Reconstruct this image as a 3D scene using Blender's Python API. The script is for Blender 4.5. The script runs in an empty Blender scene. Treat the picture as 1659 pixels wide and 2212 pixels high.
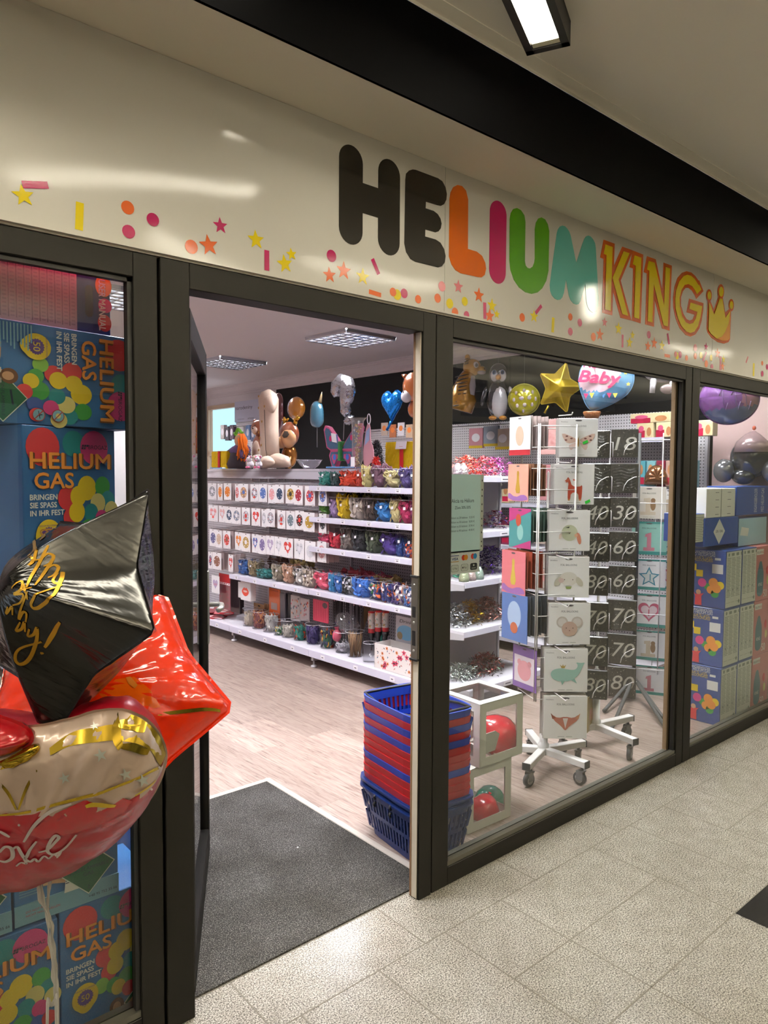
import bpy, bmesh, math, random
from mathutils import Vector, Matrix, noise
PI = math.pi
C = bpy.context.scene.collection
SC = bpy.context.scene
rnd = random.Random(7)

# ------------------------------------------------------------------ camera, world, exposure
W_, H_ = 1659.0, 2212.0
FPX = 1567.9
YAW, PIT, ROL = math.radians(40.724), math.radians(3.024), math.radians(0.3346)
CAM = Vector((0, -1.915, 1.6))
FW = Vector((math.sin(YAW)*math.cos(PIT), math.cos(YAW)*math.cos(PIT), -math.sin(PIT)))
_rt = Vector((math.cos(YAW), -math.sin(YAW), 0)); _up = _rt.cross(FW)
RT = _rt*math.cos(ROL) + _up*math.sin(ROL)
UP = _up*math.cos(ROL) - _rt*math.sin(ROL)
cd = bpy.data.cameras.new('camera'); cam = bpy.data.objects.new('camera', cd); C.objects.link(cam)
cd.sensor_fit = 'VERTICAL'; cd.sensor_height = 36.0; cd.lens = 36.0*FPX/H_
cd.clip_start = 0.02; cd.clip_end = 100
Mr = Matrix((RT, UP, -FW)).transposed()
cam.matrix_world = Matrix.Translation(CAM) @ Mr.to_4x4()
SC.camera = cam
SC.view_settings.view_transform = 'Standard'; SC.view_settings.look = 'None'
SC.view_settings.gamma = 1.0; SC.view_settings.use_curve_mapping = False
SC.view_settings.exposure = 0.0
SC.cycles.max_bounces = 10; SC.cycles.transparent_max_bounces = 40
SC.cycles.diffuse_bounces = 4; SC.cycles.glossy_bounces = 4; SC.cycles.transmission_bounces = 6
SC.cycles.caustics_reflective = False; SC.cycles.caustics_refractive = False
SC.cycles.sample_clamp_indirect = 4.0
wd = bpy.data.worlds.new('sky'); SC.world = wd; wd.use_nodes = True
wd.node_tree.nodes['Background'].inputs[0].default_value = (0.8, 0.9, 1.0, 1)
wd.node_tree.nodes['Background'].inputs[1].default_value = 2.2
E_HALL = 35.0      # corridor strip lights
E_SHOP = 90.0      # ceiling panels in the shop
COL_HALL = (1.0, 0.92, 0.74)
COL_SHOP = (0.97, 0.95, 1.0)

# ------------------------------------------------------------------ finding places: pixel ray meets a plane of the room
def ray(px, py): return (RT*(px-829.5) - UP*(py-1106.0))/FPX + FW
def P(px, py, x=None, y=None, z=None):
    d = ray(px, py)
    t = (x-CAM.x)/d.x if x is not None else (y-CAM.y)/d.y if y is not None else (z-CAM.z)/d.z
    return CAM + d*t
def PD(px, py, dist):      # a point at a distance along the view
    d = ray(px, py); return CAM + d*dist
AL = math.radians(2.0)     # the shop's shelving runs 2 degrees off the front
F0 = Vector((3.385, 2.95, 0)); GD = Vector((-math.sin(AL), math.cos(AL), 0)); GN = Vector((math.cos(AL), math.sin(AL), 0))
GROT = -(PI/2-AL)          # a thing whose front looks into the aisle
def G(s, v, z): return F0 + GD*s + GN*v + Vector((0, 0, z))
def PG(px, py, v):
    d = ray(px, py); t = (v-(CAM-F0).dot(GN))/d.dot(GN); p = CAM + d*t
    return (p-F0).dot(GD), p.z
def MPP(p): return (p-CAM).dot(FW)/FPX
def face_cam(p, off=0.0): return math.atan2(CAM.x-p.x, -(CAM.y-p.y)) + off

# ------------------------------------------------------------------ materials
def lin(c):
    if isinstance(c, str):
        c = c.lstrip('#'); c = ''.join(q*2 for q in c) if len(c) == 3 else c; c = [int(c[i:i+2], 16)/255 for i in (0, 2, 4)]
        return tuple(x/12.92 if x <= 0.04045 else ((x+0.055)/1.055)**2.4 for x in c)
    return c
_M = {}
def mat(name, col='#ffffff', rough=0.5, metal=0.0, coat=0.0, spec=0.5, emit=0, ecol=None, bump=None, var=None):
    if name in _M: return _M[name]
    m = bpy.data.materials.new(name); m.use_nodes = True; nt = m.node_tree
    b = nt.nodes['Principled BSDF']; c = lin(col)
    b.inputs['Base Color'].default_value = (*c, 1); b.inputs['Roughness'].default_value = rough
    b.inputs['Metallic'].default_value = metal; b.inputs['Coat Weight'].default_value = coat
    b.inputs['Coat Roughness'].default_value = 0.05; b.inputs['Specular IOR Level'].default_value = spec
    if emit:
        b.inputs['Emission Color'].default_value = (*(ecol or c), 1); b.inputs['Emission Strength'].default_value = emit
    if bump or var:
        tc = nt.nodes.new('ShaderNodeTexCoord')
        n = nt.nodes.new('ShaderNodeTexNoise'); nt.links.new(tc.outputs['Object'], n.inputs['Vector'])
        if bump:
            n.inputs['Scale'].default_value = bump[0]; n.inputs['Detail'].default_value = 3
            bp = nt.nodes.new('ShaderNodeBump'); bp.inputs['Strength'].default_value = bump[1]; bp.inputs['Distance'].default_value = bump[2] if len(bump) > 2 else 0.01
            nt.links.new(n.outputs['Fac'], bp.inputs['Height']); nt.links.new(bp.outputs['Normal'], b.inputs['Normal'])
        if var:
            n2 = nt.nodes.new('ShaderNodeTexNoise'); n2.inputs['Scale'].default_value = var[0]; n2.inputs['Detail'].default_value = 4
            nt.links.new(tc.outputs['Object'], n2.inputs['Vector'])
            cr = nt.nodes.new('ShaderNodeValToRGB'); c2 = lin(var[1])
            cr.color_ramp.elements[0].position = 0.4; cr.color_ramp.elements[1].position = 0.6
            cr.color_ramp.elements[0].color = (*c, 1); cr.color_ramp.elements[1].color = (*c2, 1)
            nt.links.new(n2.outputs['Fac'], cr.inputs['Fac']); nt.links.new(cr.outputs['Color'], b.inputs['Base Color'])
    _M[name] = m; return m
def clear(name, tint='#ffffff', refl=1.0, rough=0.02, haze=0.0, base=0.04):
    """thin see-through sheet: straight transmission plus a Fresnel reflection and a little milky haze"""
    if name in _M: return _M[name]
    m = bpy.data.materials.new(name); m.use_nodes = True; nt = m.node_tree; nt.nodes.clear()
    o = nt.nodes.new('ShaderNodeOutputMaterial'); t = nt.nodes.new('ShaderNodeBsdfTransparent'); g = nt.nodes.new('ShaderNodeBsdfGlossy')
    fr = nt.nodes.new('ShaderNodeMath'); fr.operation = 'MULTIPLY_ADD'; lw = nt.nodes.new('ShaderNodeLayerWeight'); pw = nt.nodes.new('ShaderNodeMath'); pw.operation = 'POWER'
    nt.links.new(lw.outputs['Facing'], pw.inputs[0]); pw.inputs[1].default_value = 5.0; lw.inputs[0].default_value = 0.5
    nt.links.new(pw.outputs[0], fr.inputs[0]); fr.inputs[1].default_value = 1-base; fr.inputs[2].default_value = base
    mx = nt.nodes.new('ShaderNodeMixShader'); mm = nt.nodes.new('ShaderNodeMath'); mm.operation = 'MULTIPLY'; mm.inputs[1].default_value = refl
    t.inputs[0].default_value = (*lin(tint), 1); g.inputs['Roughness'].default_value = rough; g.inputs[0].default_value = (1, 1, 1, 1)
    nt.links.new(fr.outputs[0], mm.inputs[0]); nt.links.new(mm.outputs[0], mx.inputs[0])
    if haze:
        d = nt.nodes.new('ShaderNodeBsdfDiffuse'); d.inputs[0].default_value = (0.9, 0.9, 0.9, 1)
        m2 = nt.nodes.new('ShaderNodeMixShader'); m2.inputs[0].default_value = haze
        nt.links.new(t.outputs[0], m2.inputs[1]); nt.links.new(d.outputs[0], m2.inputs[2]); nt.links.new(m2.outputs[0], mx.inputs[1])
    else: nt.links.new(t.outputs[0], mx.inputs[1])
    nt.links.new(g.outputs[0], mx.inputs[2]); nt.links.new(mx.outputs[0], o.inputs[0])
    _M[name] = m; return m
def ntmat(name):
    m = bpy.data.materials.new(name); m.use_nodes = True; _M[name] = m
    return m, m.node_tree, m.node_tree.nodes['Principled BSDF']
def node(nt, typ, **kw):
    n = nt.nodes.new(typ)
    for k, v in kw.items():
        if k in n.inputs: n.inputs[k].default_value = v
        else: setattr(n, k, v)
    return n
def ramp(nt, stops):
    cr = nt.nodes.new('ShaderNodeValToRGB'); e = cr.color_ramp.elements
    while len(e) < len(stops): e.new(0.5)
    for el, (p, c) in zip(e, stops): el.position = p; el.color = (*lin(c), 1)
    return cr

# ------------------------------------------------------------------ mesh builder
_fc = bpy.data.curves.new('lettering', 'FONT'); _fo = bpy.data.objects.new('lettering', _fc); _T = {}
def text_geo(s):
    if s not in _T:
        C.objects.link(_fo); _fc.body = s; _fc.size = 1.0; _fc.resolution_u = 3
        bpy.context.view_layer.update()
        me = bpy.data.meshes.new_from_object(_fo.evaluated_get(bpy.context.evaluated_depsgraph_get()))
        C.objects.unlink(_fo)
        vs = [v.co.copy() for v in me.vertices]; fs = [tuple(p.vertices) for p in me.polygons]
        bpy.data.meshes.remove(me)
        x0 = min(v.x for v in vs); x1 = max(v.x for v in vs); y0 = min(v.y for v in vs); y1 = max(v.y for v in vs)
        _T[s] = (vs, fs, x0, x1, y0, y1)
    return _T[s]
class MB:
    def __init__(s): s.v = []; s.f = []; s.mi = []; s.sm = []; s.mats = []
    def add(s, vs, fs, m, M=None, smooth=False):
        if m not in s.mats: s.mats.append(m)
        k = s.mats.index(m); o = len(s.v)
        s.v += [(M @ Vector(p)) if M else Vector(p) for p in vs]
        for f in fs: s.f.append(tuple(i+o for i in f)); s.mi.append(k); s.sm.append(smooth)
        return s
    def box(s, x0, x1, y0, y1, z0, z1, m, M=None):
        v = [(x, y, z) for z in (z0, z1) for y in (y0, y1) for x in (x0, x1)]
        return s.add(v, [(0, 2, 3, 1), (4, 5, 7, 6), (0, 1, 5, 4), (2, 6, 7, 3), (0, 4, 6, 2), (1, 3, 7, 5)], m, M)
    def rbox(s, x0, x1, y0, y1, z0, z1, m, r=0.005, M=None, seg=2):
        bm = bmesh.new(); bmesh.ops.create_cube(bm, size=1)
        for v in bm.verts: v.co = Vector((x0+(v.co.x+.5)*(x1-x0), y0+(v.co.y+.5)*(y1-y0), z0+(v.co.z+.5)*(z1-z0)))
        bmesh.ops.bevel(bm, geom=bm.edges[:], offset=r, segments=seg, affect='EDGES', profile=0.5)
        s.bm(bm, m, M); return s
    def bm(s, bm, m, M=None, smooth=False):
        bm.verts.index_update()
        s.add([v.co.copy() for v in bm.verts], [tuple(v.index for v in f.verts) for f in bm.faces], m, M, smooth); bm.free(); return s
    def tube(s, pts, r, m, n=8, cap=True, smooth=True, M=None):
        pts = [Vector(p) for p in pts]; rr = r if isinstance(r, (list, tuple)) else [r]*len(pts)
        vs = []; fs = []; up = None
        for i, p in enumerate(pts):
            d = (pts[min(i+1, len(pts)-1)] - pts[max(i-1, 0)]).normalized()
            if up is None: up = d.orthogonal().normalized()
            a = (up - d*up.dot(d))
            a = a.normalized() if a.length > 1e-6 else d.orthogonal().normalized()
            up = a; b = d.cross(a)
            for k in range(n):
                t = 2*PI*k/n; vs.append(p + (a*math.cos(t) + b*math.sin(t))*rr[i])
        for i in range(len(pts)-1):
            for k in range(n): fs.append((i*n+k, i*n+(k+1) % n, (i+1)*n+(k+1) % n, (i+1)*n+k))
        if cap: fs.append(tuple(range(n-1, -1, -1))); fs.append(tuple((len(pts)-1)*n+k for k in range(n)))
        return s.add(vs, fs, m, M, smooth)
    def lathe(s, prof, m, n=24, M=None, smooth=True, sx=1, sy=1):
        vs = [(r*math.cos(2*PI*k/n)*sx, r*math.sin(2*PI*k/n)*sy, z) for r, z in prof for k in range(n)]
        fs = [(i*n+k, i*n+(k+1) % n, (i+1)*n+(k+1) % n, (i+1)*n+k) for i in range(len(prof)-1) for k in range(n)]
        return s.add(vs, fs, m, M, smooth)
    def ell(s, c, r, m, M=None, n=16, warp=0, seed=0):
        bm = bmesh.new(); bmesh.ops.create_uvsphere(bm, u_segments=n, v_segments=max(6, n*2//3), radius=1)
        r = r if isinstance(r, (tuple, list)) else (r, r, r)
        for v in bm.verts:
            k = 1 + (warp*noise.noise(v.co*2+Vector((seed, seed*2, 0))) if warp else 0)
            v.co = Vector((c[0]+v.co.x*r[0]*k, c[1]+v.co.y*r[1]*k, c[2]+v.co.z*r[2]*k))
        return s.bm(bm, m, M, True)
    def poly(s, pts, m, y=0.0, M=None, th=0.0):
        """flat outline in the local x-z plane facing -y; th gives it thickness"""
        n = len(pts); a = sum(pts[i][0]*pts[(i+1) % n][1]-pts[(i+1) % n][0]*pts[i][1] for i in range(n))
        if a < 0: pts = pts[::-1]
        from mathutils.geometry import tessellate_polygon
        tris = tessellate_polygon([[Vector((p[0], p[1], 0)) for p in pts]])
        fs = []
        for t in tris:
            A, B, D = (pts[i] for i in t)
            cr = (B[0]-A[0])*(D[1]-A[1])-(D[0]-A[0])*(B[1]-A[1])
            fs.append(tuple(t) if cr > 0 else tuple(t[::-1]))
        vs = [(p[0], y, p[1]) for p in pts]
        if th:
            vs += [(p[0], y+th, p[1]) for p in pts]
            fs = fs + [tuple(i+n for i in f[::-1]) for f in fs] + [((i+1) % n, i, i+n, (i+1) % n+n) for i in range(n)]
        return s.add(vs, fs, m, M)
    def disc(s, cx, cz, rx, m, y=0.0, rz=None, M=None, n=20, th=0.0):
        rz = rz or rx
        return s.poly([(cx+rx*math.cos(2*PI*k/n), cz+rz*math.sin(2*PI*k/n)) for k in range(n)], m, y, M, th)
    def text(s, t, x, z, h, m, y=0.0, M=None, w=None, al='l', rot=0, cap=None, bold=0.0, shear=0.0):
        """flat lettering; h is cap height"""
        vs, fs, x0, x1, y0, y1 = text_geo(t); k = h/0.69
        kx = (w/(x1-x0)) if w else k
        wd_ = (x1-x0)*kx; ox = {'l': 0, 'c': -wd_/2, 'r': -wd_}[al]
        ca, sa = math.cos(rot), math.sin(rot)
        offs = [(0, 0)] if not bold else [(dx*bold*h, dz*bold*h) for dx in (-1, 0, 1) for dz in (-1, 0, 1) if abs(dx)+abs(dz) < 2]
        for i, (bx, bz) in enumerate(offs):
            o = []
            for v in vs:
                lx = (v.x-x0)*kx+ox+bx+shear*v.y*k; lz = v.y*k+bz
                o.append((x+lx*ca-lz*sa, y-i*0.00002, z+lx*sa+lz*ca))
            s.add(o, fs, m, M)
        return s
    def foil(s, outline, depth, m, c=None, rings=9, wr=0.0, M=None, ex=None, fin=0.0, split=None, freq=0.55):
        """inflated foil pillow: two skins over an outline (local x-z, thickness along y); thickness follows the distance to the seam"""
        n = len(outline); O = [Vector((p[0], p[1])) for p in outline]
        if sum(O[i].x*O[(i+1) % n].y-O[(i+1) % n].x*O[i].y for i in range(n)) < 0: O = O[::-1]
        c = Vector(c) if c else sum(O, Vector((0, 0)))/n
        def dist(p):
            best = 9
            for i in range(n):
                a = O[i]; b = O[(i+1) % n]; ab = b-a
                t = max(0, min(1, (p-a).dot(ab)/max(ab.dot(ab), 1e-12))); best = min(best, (p-a-ab*t).length)
            return best
        R = max(dist(c), 1e-6)
        for side in (-1, 1):
            vs = []
            for k in range(rings):
                u = (k/(rings-0.0))**1.6
                for i in range(n):
                    p = O[i].lerp(c, u); d = min(dist(p), R)
                    h = depth*math.sqrt(max(0, d*(2*R-d)))/R if not ex else depth*math.sin(PI/2*(d/R)**ex)
                    if wr and 0 < k < rings: h *= 1 + wr*math.sin(i*freq*2*PI+k*0.3)*(1-u)**1.5 + wr*0.6*noise.noise(Vector((p.x*9/R*0.3, p.y*9/R*0.3, side*3)))
                    if k == 0: h = 0
                    vs.append((p.x, side*h, p.y))
            vs.append((c.x, side*depth, c.y)); fs = []; q = len(vs)-1
            for k in range(rings-1):
                for i in range(n):
                    f = (k*n+i, k*n+(i+1) % n, (k+1)*n+(i+1) % n, (k+1)*n+i); fs.append(f if side < 0 else f[::-1])
            for i in range(n):
                f = ((rings-1)*n+i, (rings-1)*n+(i+1) % n, q); fs.append(f if side < 0 else f[::-1])
            mm = m if not isinstance(m, (list, tuple)) else m[0 if side < 0 else 1]
            if split:
                grp = {}
                for f in fs:
                    cx = sum(vs[i][0] for i in f)/len(f); cz = sum(vs[i][2] for i in f)/len(f)
                    grp.setdefault(split(cx, cz, side) or mm, []).append(f)
                for k2, ff in grp.items(): s.add(vs, ff, k2, M, True)
            else: s.add(vs, fs, mm, M, True)
        if fin:
            o2 = []
            for i in range(n):
                t = (O[(i+1) % n]-O[i-1]).normalized(); nrm = Vector((t.y, -t.x)); o2.append(O[i]+nrm*fin)
            vs = [(p.x, 0, p.y) for p in O] + [(p.x, rnd.uniform(-.15, .15)*fin, p.y) for p in o2]
            s.add(vs, [(i, (i+1) % n, (i+1) % n+n, i+n) for i in range(n)], m if not isinstance(m, (list, tuple)) else m[0], M, True)
        return s
    def mesh(s, name):
        me = bpy.data.meshes.new(name); me.from_pydata([tuple(v) for v in s.v], [], s.f)
        for m in s.mats: me.materials.append(m)
        me.polygons.foreach_set('material_index', s.mi); me.polygons.foreach_set('use_smooth', s.sm); me.update()
        return me
    def build(s, name, parent=None, loc=None, rz=0):
        o = bpy.data.objects.new(name, s.mesh(name)); C.objects.link(o)
        if parent: o.parent = parent
        if loc is not None: o.location = loc
        o.rotation_euler.z = rz
        return o
def tag(o, label=None, cat=None, group=None, kind=None):
    if label: o['label'] = label
    if cat: o['category'] = cat
    if group: o['group'] = group
    if kind: o['kind'] = kind
    return o
def thing(name, label, cat, loc=(0, 0, 0), rz=0, group=None):
    o = bpy.data.objects.new(name, None); C.objects.link(o); o.empty_display_size = 0.05
    o.location = loc; o.rotation_euler.z = rz; return tag(o, label, cat, group)
def struct(name, mb, parent=None):
    o = mb.build(name, parent)
    if not parent: o['kind'] = 'structure'
    return o
def dup(root, loc=None, rz=None, label=None, group=None, name=None):
    def cp(o, par):
        c = o.copy(); C.objects.link(c)
        if par: c.parent = par
        for ch in list(o.children): cp(ch, c)
        return c
    r = cp(root, None)
    if loc is not None: r.location = loc
    if rz is not None: r.rotation_euler.z = rz
    if label: r['label'] = label
    if group: r['group'] = group
    return r
def star_pts(cx, cz, R, r, n=5, rot=0.0, sx=1.0):
    return [(cx+(R if k % 2 == 0 else r)*math.cos(PI/2+rot+PI*k/n)*sx, cz+(R if k % 2 == 0 else r)*math.sin(PI/2+rot+PI*k/n)) for k in range(2*n)]
def heart_pts(cx, cz, w, h, n=36):
    o = []
    for k in range(n):
        t = 2*PI*k/n; x = 16*math.sin(t)**3; z = 13*math.cos(t)-5*math.cos(2*t)-2*math.cos(3*t)-math.cos(4*t)
        o.append((cx+x/32*w, cz+(z+2.5)/29*h))
    return o
def round_pts(pts, it=2, k=0.25):
    for _ in range(it):
        o = []
        for i in range(len(pts)):
            a = Vector(pts[i]); b = Vector(pts[(i+1) % len(pts)]); o += [tuple(a.lerp(b, k)), tuple(a.lerp(b, 1-k))]
        pts = o
    return pts
def resample(pts, step):
    o = []
    for i in range(len(pts)):
        a = Vector(pts[i]); b = Vector(pts[(i+1) % len(pts)]); q = max(1, int((b-a).length/step))
        o += [tuple(a.lerp(b, j/q)) for j in range(q)]
    return o
def capsule(p, q, r, n=10):
    a = Vector(p); b = Vector(q); t = (b-a); an = math.atan2(t.y, t.x); o = []
    for k in range(n+1): u = an-PI/2+PI*k/n; o.append((b.x+r*math.cos(u), b.y+r*math.sin(u)))
    for k in range(n+1): u = an+PI/2+PI*k/n; o.append((a.x+r*math.cos(u), a.y+r*math.sin(u)))
    return o
ORD = ['first', 'second', 'third', 'fourth', 'fifth', 'sixth', 'seventh', 'eighth', 'ninth', 'tenth', 'eleventh', 'twelfth', 'thirteenth', 'fourteenth', 'fifteenth', 'sixteenth', 'seventeenth', 'eighteenth', 'nineteenth', 'twentieth']
# ================================================================== SETTING
# --- granite
def granite(name, a, b_, c_, rough=0.22):
    m, nt, bs = ntmat(name); tc = node(nt, 'ShaderNodeTexCoord')
    n1 = node(nt, 'ShaderNodeTexNoise', Scale=210.0, Detail=3.0, Roughness=0.75); n2 = node(nt, 'ShaderNodeTexNoise', Scale=14.0, Detail=2.0)
    v = node(nt, 'ShaderNodeTexVoronoi', Scale=45.0)
    for q in (n1, n2, v): nt.links.new(tc.outputs['Object'], q.inputs['Vector'])
    cr = ramp(nt, [(0.36, a), (0.47, b_), (0.54, c_), (0.7, '#dad4c8')]); nt.links.new(n1.outputs['Fac'], cr.inputs['Fac'])
    mx = node(nt, 'ShaderNodeMixRGB', blend_type='MULTIPLY'); mx.inputs[0].default_value = 0.35
    cr2 = ramp(nt, [(0.3, '#b8b4aa'), (0.7, '#ffffff')]); nt.links.new(n2.outputs['Fac'], cr2.inputs['Fac'])
    nt.links.new(cr.outputs[0], mx.inputs[1]); nt.links.new(cr2.outputs[0], mx.inputs[2]); nt.links.new(mx.outputs[0], bs.inputs['Base Color'])
    bs.inputs['Roughness'].default_value = rough; bs.inputs['Specular IOR Level'].default_value = 0.5
    return m
GRAN = granite('granite', '#353330', '#7c786f', '#b4afa3')
BLACKG = granite('black_granite', '#0a0a0a', '#151412', '#22201d', 0.12)
for el in BLACKG.node_tree.nodes:
    if el.type == 'VALTORGB' and len(el.color_ramp.elements) == 4: el.color_ramp.elements[3].color = (0.03, 0.03, 0.027, 1)
GROUT = mat('grout', '#6d675b', 0.8)
mb = MB().box(-5, 13, -6.3, 0.066, -0.06, 0.0, GRAN); struct('floor', mb)
# joints between the slabs (measured off the hall floor): rows run along the front, planks and squares beyond
mb = MB(); hw = 0.0022
def jx(x, y0, y1): mb.box(x-hw, x+hw, y0, y1, -0.001, 0.0006, GROUT)
def jy(y, x0, x1): mb.box(x0, x1, y-hw, y+hw, -0.001, 0.0006, GROUT)
k_ = 1.0323; ya, yb, yc = -0.1975, -0.505, -0.806
jy(0.064, -3, 9); jy(ya, -3, 9)
x = 1.0745 - 0.6025*6
while x < 9: jx(x, ya, 0.064); x += 0.6025
per = 1.502; x0 = 1.168 - per*2
while x0 < 9:
    a_, b1, c1, d1 = x0, x0+0.301, x0+0.602, x0+0.903
    for q in (a_, b1, c1, d1): jx(q, ya, -6)
    jy(yb, d1, x0+per); jy(yc, d1, x0+per); jy(yb, c1, d1)
    for j in range(1, 14): jy(yc-0.301*j, d1, x0+per)
    for q in (a_, b1, c1):
        for j in range(0, 9): jy(yc-0.602*j-(0.301 if q == b1 else 0), q, q+0.301)
    x0 += per
struct('floor_joints', mb)
struct('floor_inlay', MB().box(2.662, 3.26, -1.4, -0.808, -0.001, 0.0012, BLACKG))
# --- shop floor: pale oak laminate laid along the shelving
m, nt, bs = ntmat('laminate'); tc = node(nt, 'ShaderNodeTexCoord')
mp = node(nt, 'ShaderNodeMapping'); mp.inputs['Rotation'].default_value = (0, 0, PI/2)
nt.links.new(tc.outputs['Object'], mp.inputs['Vector'])
br = node(nt, 'ShaderNodeTexBrick'); br.offset = 0.37; br.inputs['Scale'].default_value = 1.0
br.inputs['Brick Width'].default_value = 1.25; br.inputs['Row Height'].default_value = 0.19; br.inputs['Mortar Size'].default_value = 0.0012
br.inputs['Mortar Smooth'].default_value = 0.1; br.inputs['Bias'].default_value = 0.0
br.inputs['Color1'].default_value = (*lin('#c9bfb7'), 1); br.inputs['Color2'].default_value = (*lin('#9c9087'), 1); br.inputs['Mortar'].default_value = (*lin('#8f7f79'), 1)
nt.links.new(mp.outputs[0], br.inputs['Vector'])
mp2 = node(nt, 'ShaderNodeMapping'); mp2.inputs['Scale'].default_value = (22, 1.6, 1); nt.links.new(tc.outputs['Object'], mp2.inputs['Vector'])
addv = node(nt, 'ShaderNodeVectorMath', operation='ADD'); nt.links.new(mp2.outputs[0], addv.inputs[0]); nt.links.new(br.outputs['Color'], addv.inputs[1])
ng = node(nt, 'ShaderNodeTexNoise', Scale=3.2, Detail=6.0, Roughness=0.62, Distortion=1.2); nt.links.new(addv.outputs[0], ng.inputs['Vector'])
cr = ramp(nt, [(0.28, '#6f5d55'), (0.42, '#b3a198'), (0.55, "#c6b8af"), (0.8, "#dad0c9")]); nt.links.new(ng.outputs['Fac'], cr.inputs['Fac'])
mx = node(nt, 'ShaderNodeMixRGB', blend_type='MULTIPLY'); mx.inputs[0].default_value = 0.75
nt.links.new(br.outputs['Color'], mx.inputs[2]); nt.links.new(cr.outputs[0], mx.inputs[1])
nt.links.new(mx.outputs[0], bs.inputs['Base Color']); bs.inputs['Roughness'].default_value = 0.38
LAM = m
f = MB().box(-5.3, 4.0, -2.93, 5.6, -0.05, -0.001, LAM).build('floor_shop'); f['kind'] = 'structure'
f.location = F0; f.rotation_euler.z = AL
# --- hall shell
CREAM = mat('hall_plaster', '#f2ecdc', 0.85, bump=(900, 0.08, 0.001)); SOFF = mat('soffit_paint', '#d8d2c2', 0.85)
BLKP = mat('black_paint', '#020203', 0.8, spec=0.05)
ZS, ZC = 2.720, 3.009
struct('ceiling', MB().box(-5, 13, -6.3, -0.272, ZC, ZC+0.1, CREAM))
mb = MB().box(-5, 13, -0.275, -0.272, ZC-0.012, ZC, CREAM).box(-5, 13, -0.33, -0.272, ZC-0.003, ZC, CREAM); struct('trim_1', mb)
struct('trim_2', MB().box(-5, 13, -0.270, 0.06, ZS, ZS+0.01, SOFF))
struct('wall_bulkhead', MB().box(-5, 13, -0.272, -0.262, ZS, ZC-0.0121, BLKP).box(-5, 13, -0.262, 0.06, ZS+0.0101, ZC-0.0121, BLKP))
HW = mat('hall_wall', '#8d877a', 0.8); DKG = mat('dark_shopfront', '#1d2126', 0.25); BLUEG = clear('opposite_glass', '#8fa6b4', 1.0)
struct('wall_opposite', MB().box(-5, 13, -6.4, -6.3, 0, ZC, HW))
struct('wall_left', MB().box(-5.1, -5, -6.3, 0, 0, ZC, HW)); struct('wall_right', MB().box(13, 13.1, -6.3, 0, 0, ZC, HW))
# --- shop shell
SHW = mat('shop_white', '#ece6e8', 0.8); SBLK = mat('shop_black', '#060606', 0.75, spec=0.25); SCEIL = mat('shop_ceiling', '#f4eef0', 0.85)
ZI = 2.88
f = struct('ceiling_shop', MB().box(-5.2, 2.6, -2.88, 5.6, ZI, ZI+0.08, SCEIL)); f.location = F0; f.rotation_euler.z = AL
def shopbox(name, boxes, m):
    mb = MB()
    for b in boxes: mb.box(*b, m)
    o = struct(name, mb); o.location = F0; o.rotation_euler.z = AL; return o
WV = 2.15
shopbox('wall_right_black', [(WV, WV+.1, -2.87, 3.62, 0, ZI)], SBLK)
shopbox('wall_right_white', [(WV, WV+.1, 3.62, 4.50, 0, ZI), (WV, WV+.1, 5.52, 5.6, 0, ZI), (WV, WV+.1, 4.50, 5.52, 0, 1.02), (WV, WV+.1, 4.50, 5.52, 2.63, ZI)], SHW)
shopbox('wall_back', [(-5.2, WV, 5.5, 5.6, 0, ZI)], SHW)
shopbox('wall_shop_left', [(-5.3, -5.2, -2.87, 5.6, 0, ZI)], SHW)
struct('wall_front', MB().box(-2.0, 6.1, 0.075, 0.12, 2.19, ZI, SHW).box(-2.0, -0.75, 0.06, 0.12, 0, 2.19, SHW).box(5.95, 6.1, 0.06, 0.12, 0, 2.19, SHW))
# cornice moulding along the right wall and the back wall
prof = [(0, 2.74), (-.018, 2.74), (-.022, 2.765), (-.032, 2.772), (-.036, 2.80), (-.075, 2.845), (-.085, 2.848), (-.09, 2.868), (-.105, 2.872), (-.108, ZI), (0, ZI)]
CORN = mat('cornice_white', '#e6dee0', 0.7)
mb = MB(); vs = [(WV+p, s, z) for s in (-2.8, 5.5) for p, z in prof]; n = len(prof)
mb.add(vs, [(i, i+1, i+1+n, i+n) for i in range(n-1)], CORN); c = struct('trim_3', mb); c.location = F0; c.rotation_euler.z = AL
mb = MB(); vs = [(q, 5.5+p, z) for q in (-5.2, WV) for p, z in prof]
mb.add(vs, [(i+n, i+1+n, i+1, i) for i in range(n-1)], CORN); c = struct('trim_4', mb); c.location = F0; c.rotation_euler.z = AL
# window to the street in the right wall, blue house beyond it
PVC = mat('window_beige', '#c9b49a', 0.5); HOUSE = mat('blue_house', '#a5d3e2', 0.8)
w2 = MB()
for b in [(WV-.02, WV+.06, 4.50, 5.52, 2.57, 2.63), (WV-.02, WV+.06, 4.50, 5.52, 1.02, 1.08), (WV-.02, WV+.06, 4.50, 4.57, 1.08, 2.57), (WV-.02, WV+.06, 5.45, 5.52, 1.08, 2.57), (WV-.02, WV+.05, 4.50, 5.52, 1.86, 1.93)]: w2.box(*b, PVC)
w = struct('window_4', w2); w.location = F0; w.rotation_euler.z = AL
MB().box(WV+.02, WV+.03, 4.57, 5.45, 1.08, 2.57, clear('pane_thin', '#ffffff', 1.0)).build('pane', w)
hs = MB().box(5.0, 5.2, 7.2, 14.0, -1, 6, HOUSE); o = struct('wall_outside', hs); o.location = F0; o.rotation_euler.z = AL

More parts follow.
